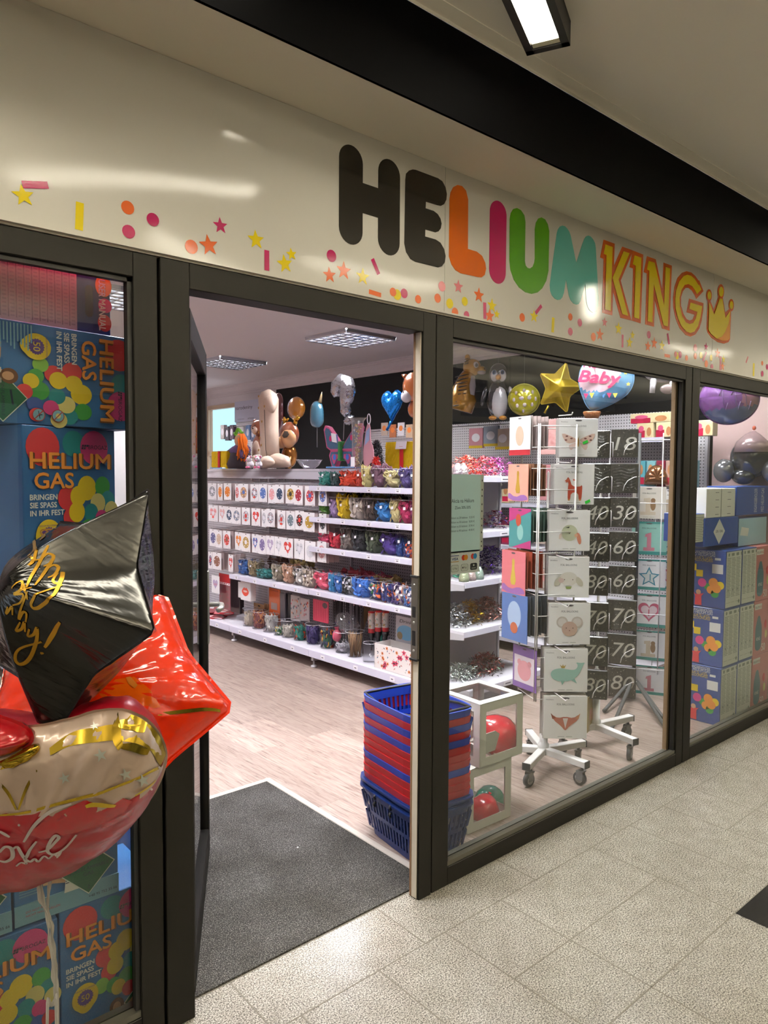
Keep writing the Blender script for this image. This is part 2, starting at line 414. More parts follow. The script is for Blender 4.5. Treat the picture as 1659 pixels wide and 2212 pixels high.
# ------------------------------------------------------------------ shopfront frames
ANTH = mat('anthracite_frame', '#100f0d', 0.5, spec=0.08, bump=(700, 0.05, 0.0006)); GASK = mat('black_gasket', '#070707', 0.6); ALU = mat('aluminium', '#a9a79f', 0.35, metal=0.6)
BEAD = mat('glazing_bead', '#55534a', 0.4, metal=0.2); GLASS = clear('shop_glass', '#f7f9f7', 1.0, 0.0, base=0.055)
def frame(name, x0, x1, ox0, ox1, z0, z1, zt, bottom=True):
    mb = MB(); D = 0.07
    mb.rbox(x0, ox0, 0, D, 0, zt, ANTH, 0.002, seg=1).rbox(ox1, x1, 0, D, 0, zt, ANTH, 0.002, seg=1)
    mb.rbox(ox0, ox1, 0.0004, D, z1, zt, ANTH, 0.002, seg=1)
    if bottom: mb.rbox(ox0, ox1, 0.0004, D, 0, z0, ANTH, 0.002, seg=1)
    return struct(name, mb)
ZT = 2.183
def glazing(w, ox0, ox1, z0, z1):
    MB().box(ox0, ox1, 0.033, 0.041, z0, z1, GLASS).build('glass', w)
    g = MB(); e = 0.012
    g.box(ox0, ox0+e, 0.012, 0.032, z0, z1, GASK).box(ox1-e, ox1, 0.012, 0.032, z0, z1, GASK).box(ox0, ox1, 0.012, 0.032, z1-e, z1, GASK); g.build('gasket', w)
    b = MB().box(ox0, ox1, 0.006, 0.032, z0, z0+0.018, BEAD).box(ox0, ox1, 0.042, 0.066, z0, z0+0.014, BEAD); b.build('bead', w)
w = frame('window_1', -0.72, 0.834, -0.63, 0.767, 0.076, 2.117, ZT); glazing(w, -0.63, 0.767, 0.076, 2.117)
w = frame('window_2', 1.899, 3.843, 1.986, 3.774, 0.072, 2.111, ZT); glazing(w, 1.986, 3.774, 0.072, 2.111)
MB().box(3.752, 3.774, 0.045, 0.068, 0.072, 2.111, mat('tan_reveal', '#8d7354', 0.6)).build('reveal', w)
w = frame('window_3', 3.851, 5.93, 3.933, 5.85, 0.072, 2.113, ZT); glazing(w, 3.933, 5.85, 0.072, 2.113)
mb = MB().rbox(0.841, 0.926, -0.003, 0.075, 0, ZT, ANTH, 0.002, seg=1).rbox(1.829, 1.893, -0.003, 0.03, 0, ZT, ANTH, 0.002, seg=1).rbox(0.926, 1.829, -0.0026, 0.075, 2.111, ZT, ANTH, 0.002, seg=1).box(1.8293, 1.893, 0.03, 0.044, 0, ZT, ANTH)
d1 = struct('door_1', mb)
CREV = mat('cream_reveal', '#d9cfba', 0.5)
MB().box(1.826, 1.8292, 0.008, 0.036, 0.004, 2.111, CREV).box(1.824, 1.8292, 0.036, 0.0442, 0.004, 2.111, mat('brown_seal', '#8a6a4e', 0.6)).build('seal', d1)
sp = MB().rbox(1.820, 1.8262, 0.006, 0.043, 0.915, 1.22, mat('steel_plate', '#7d7a70', 0.3, metal=0.8), 0.002)
for z in (0.945, 1.05, 1.19): sp.tube([(1.8185, 0.026, z), (1.8205, 0.026, z)], 0.006, ALU, 10)
sp.box(1.8185, 1.8205, 0.018, 0.034, 0.965, 1.02, GASK).box(1.8185, 1.8205, 0.018, 0.034, 1.07, 1.11, GASK)
sp.rbox(1.814, 1.826, 0.004, 0.045, 1.218, 1.226, GASK, 0.001).rbox(1.814, 1.826, 0.004, 0.045, 0.909, 0.917, GASK, 0.001)
sp.build('strike_plate', d1)
MB().box(0.8345, 0.8405, 0.02, 0.06, 0, ZT, GASK).box(1.8935, 1.8985, 0.02, 0.06, 0, ZT, GASK).box(3.8435, 3.8505, 0.02, 0.06, 0, ZT, GASK).build('seam', d1)
# the open leaf
leaf = thing('door_leaf', 'open glazed shop door leaf with slim black frame, swung into the shop', 'door', (0.945, 0.085, 0), math.radians(59.9))
LW, LH = 0.86, 2.08
mb = MB(); t = 0.022
mb.rbox(0, 0.03, -t, t, 0.012, LH, ANTH, 0.003, seg=1).rbox(LW-0.055, LW, -t, t, 0.012, LH, ANTH, 0.003, seg=1).rbox(0.03, LW-0.055, -t, t, LH-0.09, LH, ANTH, 0.003, seg=1).rbox(0.03, LW-0.055, -t, t, 0.012, 0.13, ANTH, 0.003, seg=1)
mb.build('leaf_frame', leaf)
MB().box(0.03, LW-0.055, -0.004, 0.004, 0.13, LH-0.09, GLASS).build('glass', leaf)
SATIN = mat('satin_steel', '#b9b8b0', 0.32, metal=0.85)
for sg in (-1, 1):
    h = MB(); h.rbox(LW-0.052, LW-0.008, sg*0.022-0.006, sg*0.022+0.006, 0.90, 1.20, SATIN, 0.004)
    h.tube([(LW-0.03, sg*0.02, 1.06), (LW-0.03, sg*0.065, 1.06), (LW-0.04, sg*0.078, 1.06), (LW-0.075, sg*0.08, 1.06), (LW-0.125, sg*0.078, 1.06), (LW-0.14, sg*0.066, 1.055)], 0.0105, SATIN, 12)
    h.build('door_handle', leaf)
# bottom rails / sill inside (dark step behind the frame)
# ------------------------------------------------------------------ entrance mat with aluminium edge
CARP, nt, bs = ntmat('charcoal_carpet'); tc = node(nt, 'ShaderNodeTexCoord')
n1 = node(nt, 'ShaderNodeTexNoise', Scale=260.0, Detail=2.0); n2 = node(nt, 'ShaderNodeTexVoronoi', Scale=170.0); n3 = node(nt, 'ShaderNodeTexNoise', Scale=5.0, Detail=3.0)
for q in (n1, n2, n3): nt.links.new(tc.outputs['Object'], q.inputs['Vector'])
cr = ramp(nt, [(0.3, '#1d1c1b'), (0.55, '#4a4947'), (0.75, '#8a8884')]); nt.links.new(n1.outputs['Fac'], cr.inputs['Fac'])
mx = node(nt, 'ShaderNodeMixRGB', blend_type='MULTIPLY'); mx.inputs[0].default_value = 0.6; cr3 = ramp(nt, [(0.3, '#a09c94'), (0.7, '#ffffff')]); nt.links.new(n3.outputs['Fac'], cr3.inputs['Fac'])
nt.links.new(cr.outputs[0], mx.inputs[1]); nt.links.new(cr3.outputs[0], mx.inputs[2]); nt.links.new(mx.outputs[0], bs.inputs['Base Color'])
bs.inputs['Roughness'].default_value = 0.95; bs.inputs['Specular IOR Level'].default_value = 0.1
bp = node(nt, 'ShaderNodeBump'); bp.inputs['Strength'].default_value = 0.7; bp.inputs['Distance'].default_value = 0.004; nt.links.new(n2.outputs['Distance'], bp.inputs['Height']); nt.links.new(bp.outputs[0], bs.inputs['Normal'])
o = MB().box(-0.7, 1.945, 0.067, 1.262, 0.0005, 0.007, CARP).build('entrance_mat'); tag(o, 'charcoal entrance mat let into the floor inside the shop door', 'mat')
mb = MB(); pf = [(0, 0.0005), (0.004, 0.009), (0.016, 0.011), (0.018, 0.0065), (0.034, 0.0065), (0.036, 0.0005)]
TRIMA = mat('threshold_alu', '#b9b2a8', 0.4)
vs = [(1.951-0.006+p, y, z) for y, pz in ((0.17, 0), (1.262+0.03, 0)) for p, z in pf]; q = len(pf)
mb.add(vs, [(i, i+1, i+1+q, i+q) for i in range(q-1)], TRIMA)
vs = [(x, 1.262-0.002+p, z) for x in (-0.7, 1.951+0.024) for p, z in pf]
mb.add(vs, [(i, i+q, i+1+q, i+1) for i in range(q-1)], TRIMA)
struct('trim_5', mb)
tag(MB().rbox(1.69, 1.697, 0.60, 0.606, 0.007, 0.009, mat('lint', '#d0c8c0', 0.8), 0.001).build('lint_speck'), 'tiny pale lint speck on the charcoal mat by the door', 'litter')

# ------------------------------------------------------------------ lamps
def strip_light(cx, cy, ang, L, label, wd=0.165, group=None, drop=0.0):
    """black-framed linear ceiling light of the hall; its diffuser gives the light"""
    t = thing('ceiling_light', label, 'light', (cx, cy, ZC-drop), ang, group)
    h = 0.075; mb = MB(); BZ = mat('lamp_black', '#1c1a1c', 0.45)
    mb.box(-L/2, L/2, -wd/2, -wd/2+0.024, -h, 0, BZ).box(-L/2, L/2, wd/2-0.024, wd/2, -h, 0, BZ).box(-L/2, -L/2+0.024, -wd/2, wd/2, -h, 0, BZ).box(L/2-0.024, L/2, -wd/2, wd/2, -h, 0, BZ)
    mb.box(-L/2, L/2, -wd/2, wd/2, -0.02, -0.001, BZ); mb.build('housing', t)
    if drop:      # added pendant type on two wires: lit on top only, to brighten the ceiling
        MB().box(-L/2+.04, L/2-.04, -wd/2+.02, wd/2-.02, 0, .006, mat('added_hall_uplight', '#fff6dd', 0.4, emit=E_HALL*UPL, ecol=COL_HALL)).build('uplight', t)
        s = MB()
        for q in ((-L/2, L/2, -wd/2, -wd/2+.012), (-L/2, L/2, wd/2-.012, wd/2), (-L/2, -L/2+.012, -wd/2, wd/2), (L/2-.012, L/2, -wd/2, wd/2)): s.box(q[0], q[1], q[2], q[3], 0, .035, BZ)
        s.build('shade', t)
        for x in (-L*.4, L*.4): MB().tube([(x, 0, 0), (x, 0, drop)], .002, BZ, 5).build('wire', t)
    MB().box(-L/2+0.05, L/2-0.05, -wd/2+0.026, wd/2-0.026, -h+0.008, -h+0.02, mat('hall_diffuser', '#fff6dd', 0.4, emit=E_HALL, ecol=COL_HALL) if not drop else BZ).build('diffuser' if not drop else 'base_plate', t)
    for a in ((L/2-.05, L/2-.026), (-L/2+.026, -L/2+.05)): MB().box(a[0], a[1], -wd/2+0.026, wd/2-0.026, -h+0.004, -h+0.02, mat('diffuser_end', '#e8e4c8', 0.4)).build('end_cap', t)
    return t
A_ = math.radians(24.7)
ex, ey = 1.928, -0.457
strip_light(ex-0.3*math.cos(A_), ey-0.3*math.sin(A_), A_, 0.6, 'black-framed linear ceiling light in the hall, at the top of the view', 0.136)
gl = 'hall strip lights out of the view'
UPL = 15
for cx, cy, a in [(1.35, -1.42, 30), (2.2, -2.4, -30), (3.2, -1.9, 4), (5.0, -1.4, -32), (7.7, -1.88, 9), (-2.4, -.44, 10), (-.95, -.44, -10), (.40, -.44, 10), (5.0, -.42, -6), (6.5, -.42, 6), (8.0, -.42, -6)]: strip_light(cx, cy, math.radians(a), 1.2, 'black-framed linear ceiling light of the hall, behind the view', 0.136, gl)
gl = 'added hall uplights out of the view'
for cx, cy, a in [(1.9, -2.8, 10), (4.3, -2.6, 0), (-.3, -2.7, -10), (6.6, -2.4, 0), (-1.2, -1.6, 28), (1.0, -4.9, 15), (4.6, -5.0, -15), (8.2, -5.0, 15), (-2.2, -5.0, 15), (11.3, -3.6, 15), (5.0, -3.0, 0), (1.4, -3.1, 0), (8.0, -3.4, 0), (0.2, -3.6, 20), (3.2, -3.8, -25), (6.2, -3.7, 25), (9.5, -2.6, -20), (-3.2, -3.2, -20)]:
    strip_light(cx, cy, math.radians(a), 1.2, 'added black-framed pendant uplight of the hall, unseen behind the view', 0.136, gl, 0.50)  # no such pendants known; added to lift the hall ceiling's brightness
def panel_light(x, y, label, group=None):
    t = thing('ceiling_panel', label, 'light', (x, y, ZI), AL, group)
    S = 0.297; mb = MB(); WM = mat('lamp_white', '#e6e2e4', 0.5)
    for a in ((-S-.012, S+.012, -S-.012, -S), (-S-.012, S+.012, S, S+.012), (-S-.012, -S, -S, S), (S, S+.012, -S, S)): mb.box(a[0], a[1], a[2], a[3], -0.006, -0.0005, WM)
    mb.build('frame', t)
    MB().box(-S, S, -S, S, -0.006, -0.0012, mat('shop_tubes', '#ffffff', 0.5, emit=E_SHOP, ecol=COL_SHOP)).build('diffuser', t)
    g = MB(); SV = mat('louvre_silver', '#cfd3dc', 0.22, metal=0.9)
    for k in range(7):
        u = -S + 2*S*k/6
        for ax in (0, 1):
            # parabolic blade: thin at the bottom, wider at the top
            sec = [(-.011, -.006), (-.004, -.03), (0, -.044), (.004, -.03), (.011, -.006)]
            vs = [((u+p, e, z) if ax == 0 else (e, u+p, z)) for e in (-S, S) for p, z in sec]
            g.add(vs, [(i, i+1, i+6, i+5) for i in range(4)], SV, smooth=True)
    g.build('louvre', t)
    return t
panel_light(4.235, 3.50, 'square louvred ceiling panel light nearer the door')
panel_light(4.14, 5.62, 'square louvred ceiling panel light further into the shop')
gl = 'shop panel lights out of the view'
for x, y in [(2.1, 3.4), (2.0, 5.5), (4.3, 1.35), (2.2, 1.3), (-.2, 3.3), (0.1, 1.2), (4.05, 7.6), (1.9, 7.5), (-.3, 5.5), (2.35, .45), (1.2, .45), (3.5, .45), (4.75, .50)]:  # last four, along the window, are added to brighten the packs there
    panel_light(x, y, 'square louvred ceiling panel light of the shop, unseen outside the view', gl)
# opposite shopfront across the hall, seen only as reflections in the glass
op = thing('opposite_shopfront', 'dark glazed shopfront across the hall, behind the view', 'shopfront', (2.0, -6.29, 0))
MB().box(-6.5, 10.5, 0.0, 0.05, 0.0, 2.45, DKG).build('frame', op)
MB().box(-6.1, -0.6, 0.05, 0.055, 0.1, 2.3, mat('dim_shop_dark', '#20262c', 0.4)).box(-.5, .05, 0.05, 0.055, 0.1, 2.3, mat('dim_shop', '#7d97a8', 0.6, emit=0.10)).build('pane', op)
MB().text('VII', 0.3, 0.95, 0.4, mat('dark_letters', '#15181b', 0.5), 0, Matrix.Translation((0, 0.058, 0)) @ Matrix.Rotation(PI, 4, 'Z')).build('lettering', op)
# ================================================================== SHOP SIGN
def gloss(name, col, rough=0.5):
    """printed glossy film: plain colour under a slightly wavy coat"""
    if name in _M: return _M[name]
    m = mat(name, col, rough, spec=0.0); nt = m.node_tree; b = nt.nodes['Principled BSDF']
    b.inputs['Coat Weight'].default_value = 0.8; b.inputs['Coat Roughness'].default_value = 0.08; b.inputs['Coat IOR'].default_value = 1.5
    tc = node(nt, 'ShaderNodeTexCoord'); mp = node(nt, 'ShaderNodeMapping'); mp.inputs['Scale'].default_value = (1.0, 1.0, 1.0)
    nt.links.new(tc.outputs['Object'], mp.inputs['Vector'])
    n1 = node(nt, 'ShaderNodeTexNoise', Scale=2.6, Detail=1.0); n2 = node(nt, 'ShaderNodeTexNoise', Scale=420.0, Detail=1.0)
    nt.links.new(mp.outputs[0], n1.inputs['Vector']); nt.links.new(mp.outputs[0], n2.inputs['Vector'])
    b1 = node(nt, 'ShaderNodeBump'); b1.inputs['Strength'].default_value = 1.0; b1.inputs['Distance'].default_value = 0.0028
    b2 = node(nt, 'ShaderNodeBump'); b2.inputs['Strength'].default_value = 0.25; b2.inputs['Distance'].default_value = 0.00018
    nt.links.new(n1.outputs['Fac'], b1.inputs['Height']); nt.links.new(n2.outputs['Fac'], b2.inputs['Height'])
    nt.links.new(b1.outputs[0], b2.inputs['Normal']); nt.links.new(b2.outputs[0], b.inputs['Coat Normal'])
    return m
sign = thing('shop_sign', 'long glossy white shop sign with coloured confetti above the shopfront', 'sign', (0, 0, 0))
mb = MB(); SW = gloss('sign_white', '#d6d2c8')
for a, b_ in [(-5, -1.2), (-1.198, 1.935), (1.937, 4.06), (4.062, 6.2), (6.202, 9)]: mb.box(a, b_, 0.0, 0.05, 2.196, ZS-0.001, SW)
mb.build('panel', sign)
mb = MB(); TR = mat('sign_lip', '#b5b0a2', 0.45); mb.box(-5, 9, -0.012, 0.03, 2.190, 2.196, SW).box(-5, 9, -0.004, 0.05, 2.1835, 2.190, TR); mb.build('edge_strip', sign)
def fp(px, py): p = P(px, py, y=0.0); return (p.x, p.z)
def cropB(pts): return [fp(700+a/1.73, 280+b/1.73) for a, b in pts]
def cropK(pts): return [fp(1280+a/5.184, 500+b/5.184) for a, b in pts]
def cropE(pts): return [fp(720+a/6.38, 300+b/6.38) for a, b in pts]
def cropM(pts): return [fp(1170+a/9.22, 460+b/9.22) for a, b in pts]
LB = gloss('print_black', '#16130e'); LO = gloss('print_orange', '#cf6004'); LM = gloss('print_magenta', '#b01257'); LG = gloss('print_green', '#4a8c04')
LT = gloss('print_teal', '#5cada4'); LY = gloss('print_yellow', '#e4cb00'); LDO = gloss('print_dark_orange', '#c4560a'); LAM2 = gloss('print_amber', '#e08f08')
def letter(pts, m, y=-0.0012, label=None, extra=()):
    mb = MB().poly(pts, m, y, th=0.001)
    for p2, m2, y2 in extra: mb.poly(p2, m2, y2)
    o = mb.build('letter', sign)
    if label: o['label'] = label
    return o
# H
a = fp(732.0, 420); b = fp(783.2, 420); r = (b[0]-a[0])/2; xl = (a[0]+b[0])/2; zt = fp(751, 311)[1]; zb = fp(763, 529.5)[1]
a = fp(816.5, 440); b = fp(863.5, 440); xr = (a[0]+b[0])/2; r2 = (b[0]-a[0])/2; zt2 = fp(834, 342)[1]; zb2 = fp(842, 552)[1]
z1b = z2b = fp(785, 396)[1]; z3b = z4b = fp(785, 461)[1]
def arc(cx, cz, r, a0, a1, n=14): return [(cx+r*math.cos(math.radians(a0+(a1-a0)*k/n)), cz+r*math.sin(math.radians(a0+(a1-a0)*k/n))) for k in range(n+1)]
letter(arc(xl, zt-r, r, 180, 0) + [(xl+r, z1b), (xr-r2, z2b)] + arc(xr, zt2-r2, r2, 180, 0) + arc(xr, zb2+r2, r2, 0, -180) + [(xr-r2, z4b), (xl+r, z3b)] + arc(xl, zb+r, r, 0, -180), LB, label='black rounded letter H')
E_ = [(990, 560), (1000, 480), (1040, 438), (1090, 422), (1135, 428), (1440, 543), (1500, 585), (1545, 670), (1562, 760), (1555, 840), (1525, 900), (1480, 925), (1430, 915), (1274, 867), (1270, 957), (1380, 993), (1435, 1035), (1475, 1100), (1490, 1170), (1478, 1235), (1448, 1275), (1405, 1290), (1265, 1250), (1263, 1346), (1410, 1388), (1475, 1432), (1525, 1520), (1545, 1615), (1535, 1700), (1495, 1755), (1440, 1772), (1130, 1695), (1060, 1655), (1000, 1560), (976, 1440)]
letter(cropE(E_), LB, label='black rounded letter E')
letter(cropB([(468, 262), (472, 235), (482, 215), (498, 207), (515, 211), (530, 228), (538, 262), (537, 446), (570, 456), (590, 472), (602, 498), (605, 520), (600, 543), (588, 552), (574, 551), (510, 537), (490, 525), (475, 503), (466, 474)]), LO, label='orange letter L')
a = fp(1057, 530); b = fp(1093, 530); r = (b[0]-a[0])/2; xl = (a[0]+b[0])/2; zt = fp(1072, 432.5)[1]; zb = fp(1077, 613.5)[1]
letter(capsule((xl, zb+r), (xl, zt-r), r, 16), LM, label='magenta letter I')
letter(cropB([(693, 335), (697, 312), (706, 297), (720, 293), (735, 301), (748, 320), (752, 345), (750, 492), (753, 508), (760, 517), (769, 519), (779, 512), (785, 497), (787, 480), (787, 372), (791, 348), (800, 332), (812, 328), (826, 336), (836, 354), (841, 380), (838, 528), (830, 565), (815, 593), (797, 609), (775, 614), (752, 608), (728, 590), (709, 562), (696, 525), (692, 488)]), LG, label='green letter U')
letter(cropM([(160, 1430), (190, 1180), (300, 400), (320, 330), (360, 272), (410, 252), (460, 265), (510, 315), (550, 380), (575, 450), (686, 992), (800, 640), (845, 520), (880, 468), (925, 450), (975, 470), (1025, 530), (1060, 600), (1075, 690), (1110, 1330), (1130, 1700), (1120, 1860), (1085, 1960), (1020, 1990), (950, 1940), (905, 1850), (880, 1700), (865, 1420), (800, 1650), (770, 1760), (735, 1815), (690, 1826), (630, 1805), (575, 1740), (540, 1650), (482, 1325), (440, 1590), (410, 1680), (370, 1725), (315, 1733), (255, 1705), (200, 1640), (168, 1550)]), LT, label='teal letter M')
K_o = [(122, 92), (246, 137), (237, 388), (330, 170), (443, 210), (443, 237), (313, 550), (435, 998), (310, 967), (228, 672), (219, 940), (107, 912), (122, 308), (84, 290)]
K_y1 = [(138, 146), (219, 176), (197, 890), (133, 876), (150, 265), (118, 252)]; K_y2 = [(342, 222), (408, 245), (286, 540), (394, 946), (328, 926), (217, 522)]
letter(cropK(K_o), LDO, label='yellow letter K with orange outline', extra=[(cropK(K_y1), LY, -0.0030), (cropK(K_y2), LY, -0.0030)])
letter(cropK([(446, 212), (566, 260), (538, 1030), (437, 998), (453, 415), (412, 400)]), LDO, label='yellow letter I with orange outline', extra=[(cropK([(464, 268), (541, 296), (516, 980), (459, 964), (476, 384), (444, 370)]), LY, -0.0030)])
N_o = [(607, 277), (706, 312), (778, 655), (793, 348), (886, 383), (860, 1112), (776, 1086), (697, 770), (686, 1068), (588, 1040), (606, 470), (571, 455)]
letter(cropK(N_o), LDO, label='yellow letter N with orange outline', extra=[(cropK([(622, 330), (691, 352), (795, 830), (812, 398), (863, 416), (838, 1066), (790, 1052), (680, 590), (663, 1020), (612, 1006), (630, 440), (602, 428)]), LY, -0.0030)])
G_o = [(1240, 668), (1192, 545), (1186, 553), (1150, 500), (1105, 460), (1050, 445), (1000, 462), (950, 520), (915, 620), (900, 740), (903, 850), (930, 980), (975, 1085), (1040, 1160), (1095, 1178), (1150, 1155), (1195, 1085), (1220, 1000), (1237, 880), (1240, 803), (1080, 752), (1050, 905), (1140, 932), (1120, 985), (1085, 998), (1050, 980), (1015, 920), (990, 830), (990, 735), (1010, 670), (1040, 632), (1072, 632), (1110, 660), (1140, 710), (1160, 757)]
G_y = [(1213, 652), (1188, 597), (1180, 600), (1140, 535), (1100, 498), (1055, 486), (1015, 500), (965, 560), (930, 660), (920, 760), (923, 860), (950, 970), (990, 1060), (1045, 1122), (1090, 1138), (1135, 1122), (1175, 1060), (1203, 960), (1222, 838), (1092, 797), (1077, 868), (1168, 902), (1150, 975), (1122, 1025), (1080, 1037), (1040, 1020), (998, 950), (972, 840), (970, 740), (990, 655), (1025, 600), (1068, 590), (1110, 615), (1145, 665), (1162, 705)]
letter(cropK(G_o), LDO, label='yellow letter G with orange outline', extra=[(cropK(G_y), LY, -0.0030)])
# crown
def ring(cx, cy, rx, ry, n=22): return [(cx+rx*math.cos(2*PI*k/n), cy+ry*math.sin(2*PI*k/n)) for k in range(n)]
cr = MB().poly(cropK([(1288, 770), (1314, 765), (1356, 880), (1405, 730), (1455, 735), (1485, 905), (1525, 870), (1550, 890), (1538, 1205), (1520, 1240), (1470, 1256), (1400, 1240), (1330, 1190), (1285, 1130), (1274, 1090)]), LDO, -0.0012, th=0.001)
for cx, cy, rx, ry in [(1301, 718, 32, 70), (1433, 675, 37, 84), (1549, 826, 30, 70)]: cr.poly(cropK(ring(cx, cy, rx, ry)), LDO, -0.0020)
for cx, cy, rx, ry in [(1302, 718, 20, 46), (1434, 676, 25, 56), (1549, 826, 19, 45)]: cr.poly(cropK(ring(cx, cy, rx, ry)), LY, -0.0034)
cr.poly(cropK([(1300, 795), (1355, 932), (1416, 752), (1447, 756), (1480, 972), (1538, 882), (1530, 1200), (1505, 1222), (1450, 1224), (1380, 1200), (1320, 1150), (1290, 1100)]), LAM2, -0.0030)
cr.poly(cropK([(1300, 795), (1355, 932), (1416, 752), (1447, 756), (1480, 972), (1534, 888), (1515, 1030), (1480, 1120), (1440, 1180), (1385, 1200), (1320, 1150), (1290, 1100)]), LY, -0.0042)
cr.build('crown_emblem', sign)['label'] = 'yellow crown emblem with three balls'
# confetti
NC = [0]; co = gloss('print_confetti_orange', '#dd6320'); cp = gloss('print_confetti_pink', '#dd7f86')
CM = {'o': co, 'm': LM, 'y': LY, 'p': cp}
def conf(px, py, kind, c, size=1.0, rot=0.0):
    x, z = fp(px, py); m = CM[c]; cf = MB(); NC[0] += 1; y = -0.0008 - 0.0002*(NC[0] % 3)
    if kind == 'c': cf.disc(x, z, 0.0175*size, m, y, n=18)
    elif kind == 's': cf.poly(star_pts(x, z, 0.027*size, 0.0115*size, rot=rot), m, y)
    else:
        a, b = 0.0085*size, 0.03*size; ca, sa = math.cos(rot), math.sin(rot)
        cf.poly([(x+u*ca-w*sa, z+u*sa+w*ca) for u, w in ((-a, -b), (a, -b), (a, b), (-a, b))], m, y)
    cf.build('confetti', sign)
s_ = 1/2.304
for a, b, k, c, sz, r in [(115, 190, 's', 'y', 1, .2), (175, 137, 'r', 'm', 1, -1.35), (395, 293, 'r', 'y', 1.15, -.05), (635, 250, 'c', 'o', 1, 0), (760, 310, 'c', 'm', 1, 0), (640, 370, 'c', 'm', 1, 0), (952, 445, 'c', 'o', 1.1, 0), (1038, 438, 's', 'o', 1.15, .2), (1096, 340, 's', 'm', .9, .1), (1273, 410, 's', 'y', 1.1, .1), (1327, 513, 'r', 'm', 1, 0), (1417, 530, 's', 'y', 1.1, .2), (1450, 482, 's', 'y', .75, .2)]:
    conf(a*s_, 340+b*s_, k, c, sz, r)
s_ = 1/1.73
for a, b, k, c, sz, r in [(27, 472, 'c', 'm', 1.1, 0), (20, 544, 's', 'o', 1, .1), (73, 527, 's', 'o', 1.15, 0), (144, 550, 's', 'y', 1.1, 0), (192, 512, 'r', 'm', .9, .55), (190, 612, 'r', 'o', .9, 1.5), (257, 607, 'c', 'o', .85, 0), (273, 617, 'c', 'y', 1.05, 0), (299, 612, 'c', 'm', .95, 0), (351, 634, 'c', 'o', .85, 0), (424, 630, 'c', 'o', .95, 0), (440, 586, 'c', 'p', 1.05, 0), (501, 587, 's', 'p', 1, 0), (578, 619, 's', 'o', 1.15, 0), (469, 650, 'c', 'y', 1.05, 0), (525, 642, 'c', 'y', .95, 0), (489, 683, 'c', 'o', 1, 0), (532, 693, 'c', 'm', .85, 0), (600, 677, 'r', 'm', 1.05, .05), (627, 658, 's', 'y', 1.1, 0), (618, 696, 's', 'o', 1.1, 0), (645, 690, 's', 'y', .7, 0), (740, 702, 'c', 'o', 1, 0), (784, 698, 's', 'y', 1.05, 0), (801, 672, 'r', 'm', .9, -.8), (855, 730, 'r', 'y', 1.05, -.05), (920, 700, 'c', 'o', .9, 0), (955, 721, 'c', 'm', 1, 0), (920, 755, 'c', 'm', 1, 0), (1006, 775, 'c', 'o', 1.1, 0), (1030, 766, 's', 'o', 1.2, 0), (1048, 720, 's', 'p', .9, 0), (1100, 744, 's', 'y', 1.2, 0), (1152, 768, 's', 'y', .8, 0), (1115, 790, 'r', 'm', 1, 0), (1141, 796, 's', 'y', 1.1, 0), (1213, 766, 'c', 'm', 1.05, 0), (1286, 782, 'r', 'm', .95, .35), (1210, 810, 's', 'o', 1.1, 0), (1233, 798, 's', 'o', 1.2, 0), (1262, 808, 's', 'y', 1.15, 0), (1282, 845, 'r', 'o', .95, 1.57), (1313, 840, 'c', 'o', .85, 0), (1319, 845, 'c', 'y', 1.1, 0), (1330, 841, 'c', 'm', 1, 0), (1354, 853, 'c', 'o', .9, 0), (1387, 816, 'c', 'p', 1.15, 0), (1387, 846, 'c', 'o', 1, 0), (1408, 843, 'c', 'y', 1, 0), (1427, 812, 's', 'm', .95, 0), (1422, 848, 'r', 'm', 1.1, -.6), (1446, 853, 'c', 'y', 1, 0), (1470, 836, 's', 'o', 1.2, 0), (1492, 858, 's', 'y', 1, 0), (1428, 875, 'c', 'o', 1.15, 0), (1449, 887, 'c', 'm', 1, 0), (1481, 873, 'r', 'm', 1.3, 0), (1489, 885, 's', 'o', 1, 0), (1637, 873, 'c', 'o', .8, 0), (1655, 887, 'c', 'm', 1, 0), (1637, 912, 'c', 'm', 1, 0), (1605, 897, 'r', 'y', 1.3, 0), (1580, 860, 'r', 'p', .8, -.6)]:
    conf(700+a*s_, 280+b*s_, k, c, sz, r)
# ================================================================== SHELVING IN THE SHOP (runs along the aisle)
def pegmat(name, c, hole, pitch=0.025):
    m, nt, bs = ntmat(name); tc = node(nt, 'ShaderNodeTexCoord'); sx = node(nt, 'ShaderNodeSeparateXYZ'); nt.links.new(tc.outputs['Object'], sx.inputs[0])
    def cell(o):
        d = node(nt, 'ShaderNodeMath', operation='MULTIPLY'); d.inputs[1].default_value = 1/pitch; nt.links.new(o, d.inputs[0])
        fr = node(nt, 'ShaderNodeMath', operation='FRACT'); nt.links.new(d.outputs[0], fr.inputs[0])
        su = node(nt, 'ShaderNodeMath', operation='SUBTRACT'); su.inputs[1].default_value = 0.5; nt.links.new(fr.outputs[0], su.inputs[0])
        pw = node(nt, 'ShaderNodeMath', operation='MULTIPLY'); nt.links.new(su.outputs[0], pw.inputs[0]); nt.links.new(su.outputs[0], pw.inputs[1]); return pw.outputs[0]
    ad = node(nt, 'ShaderNodeMath', operation='ADD'); nt.links.new(cell(sx.outputs['X']), ad.inputs[0]); nt.links.new(cell(sx.outputs['Z']), ad.inputs[1])
    lt = node(nt, 'ShaderNodeMath', operation='LESS_THAN'); lt.inputs[1].default_value = 0.042; nt.links.new(ad.outputs[0], lt.inputs[0])
    mx = node(nt, 'ShaderNodeMixRGB'); mx.inputs[1].default_value = (*lin(c), 1); mx.inputs[2].default_value = (*lin(hole), 1); nt.links.new(lt.outputs[0], mx.inputs[0])
    nt.links.new(mx.outputs[0], bs.inputs['Base Color']); bs.inputs['Roughness'].default_value = 0.55; return m
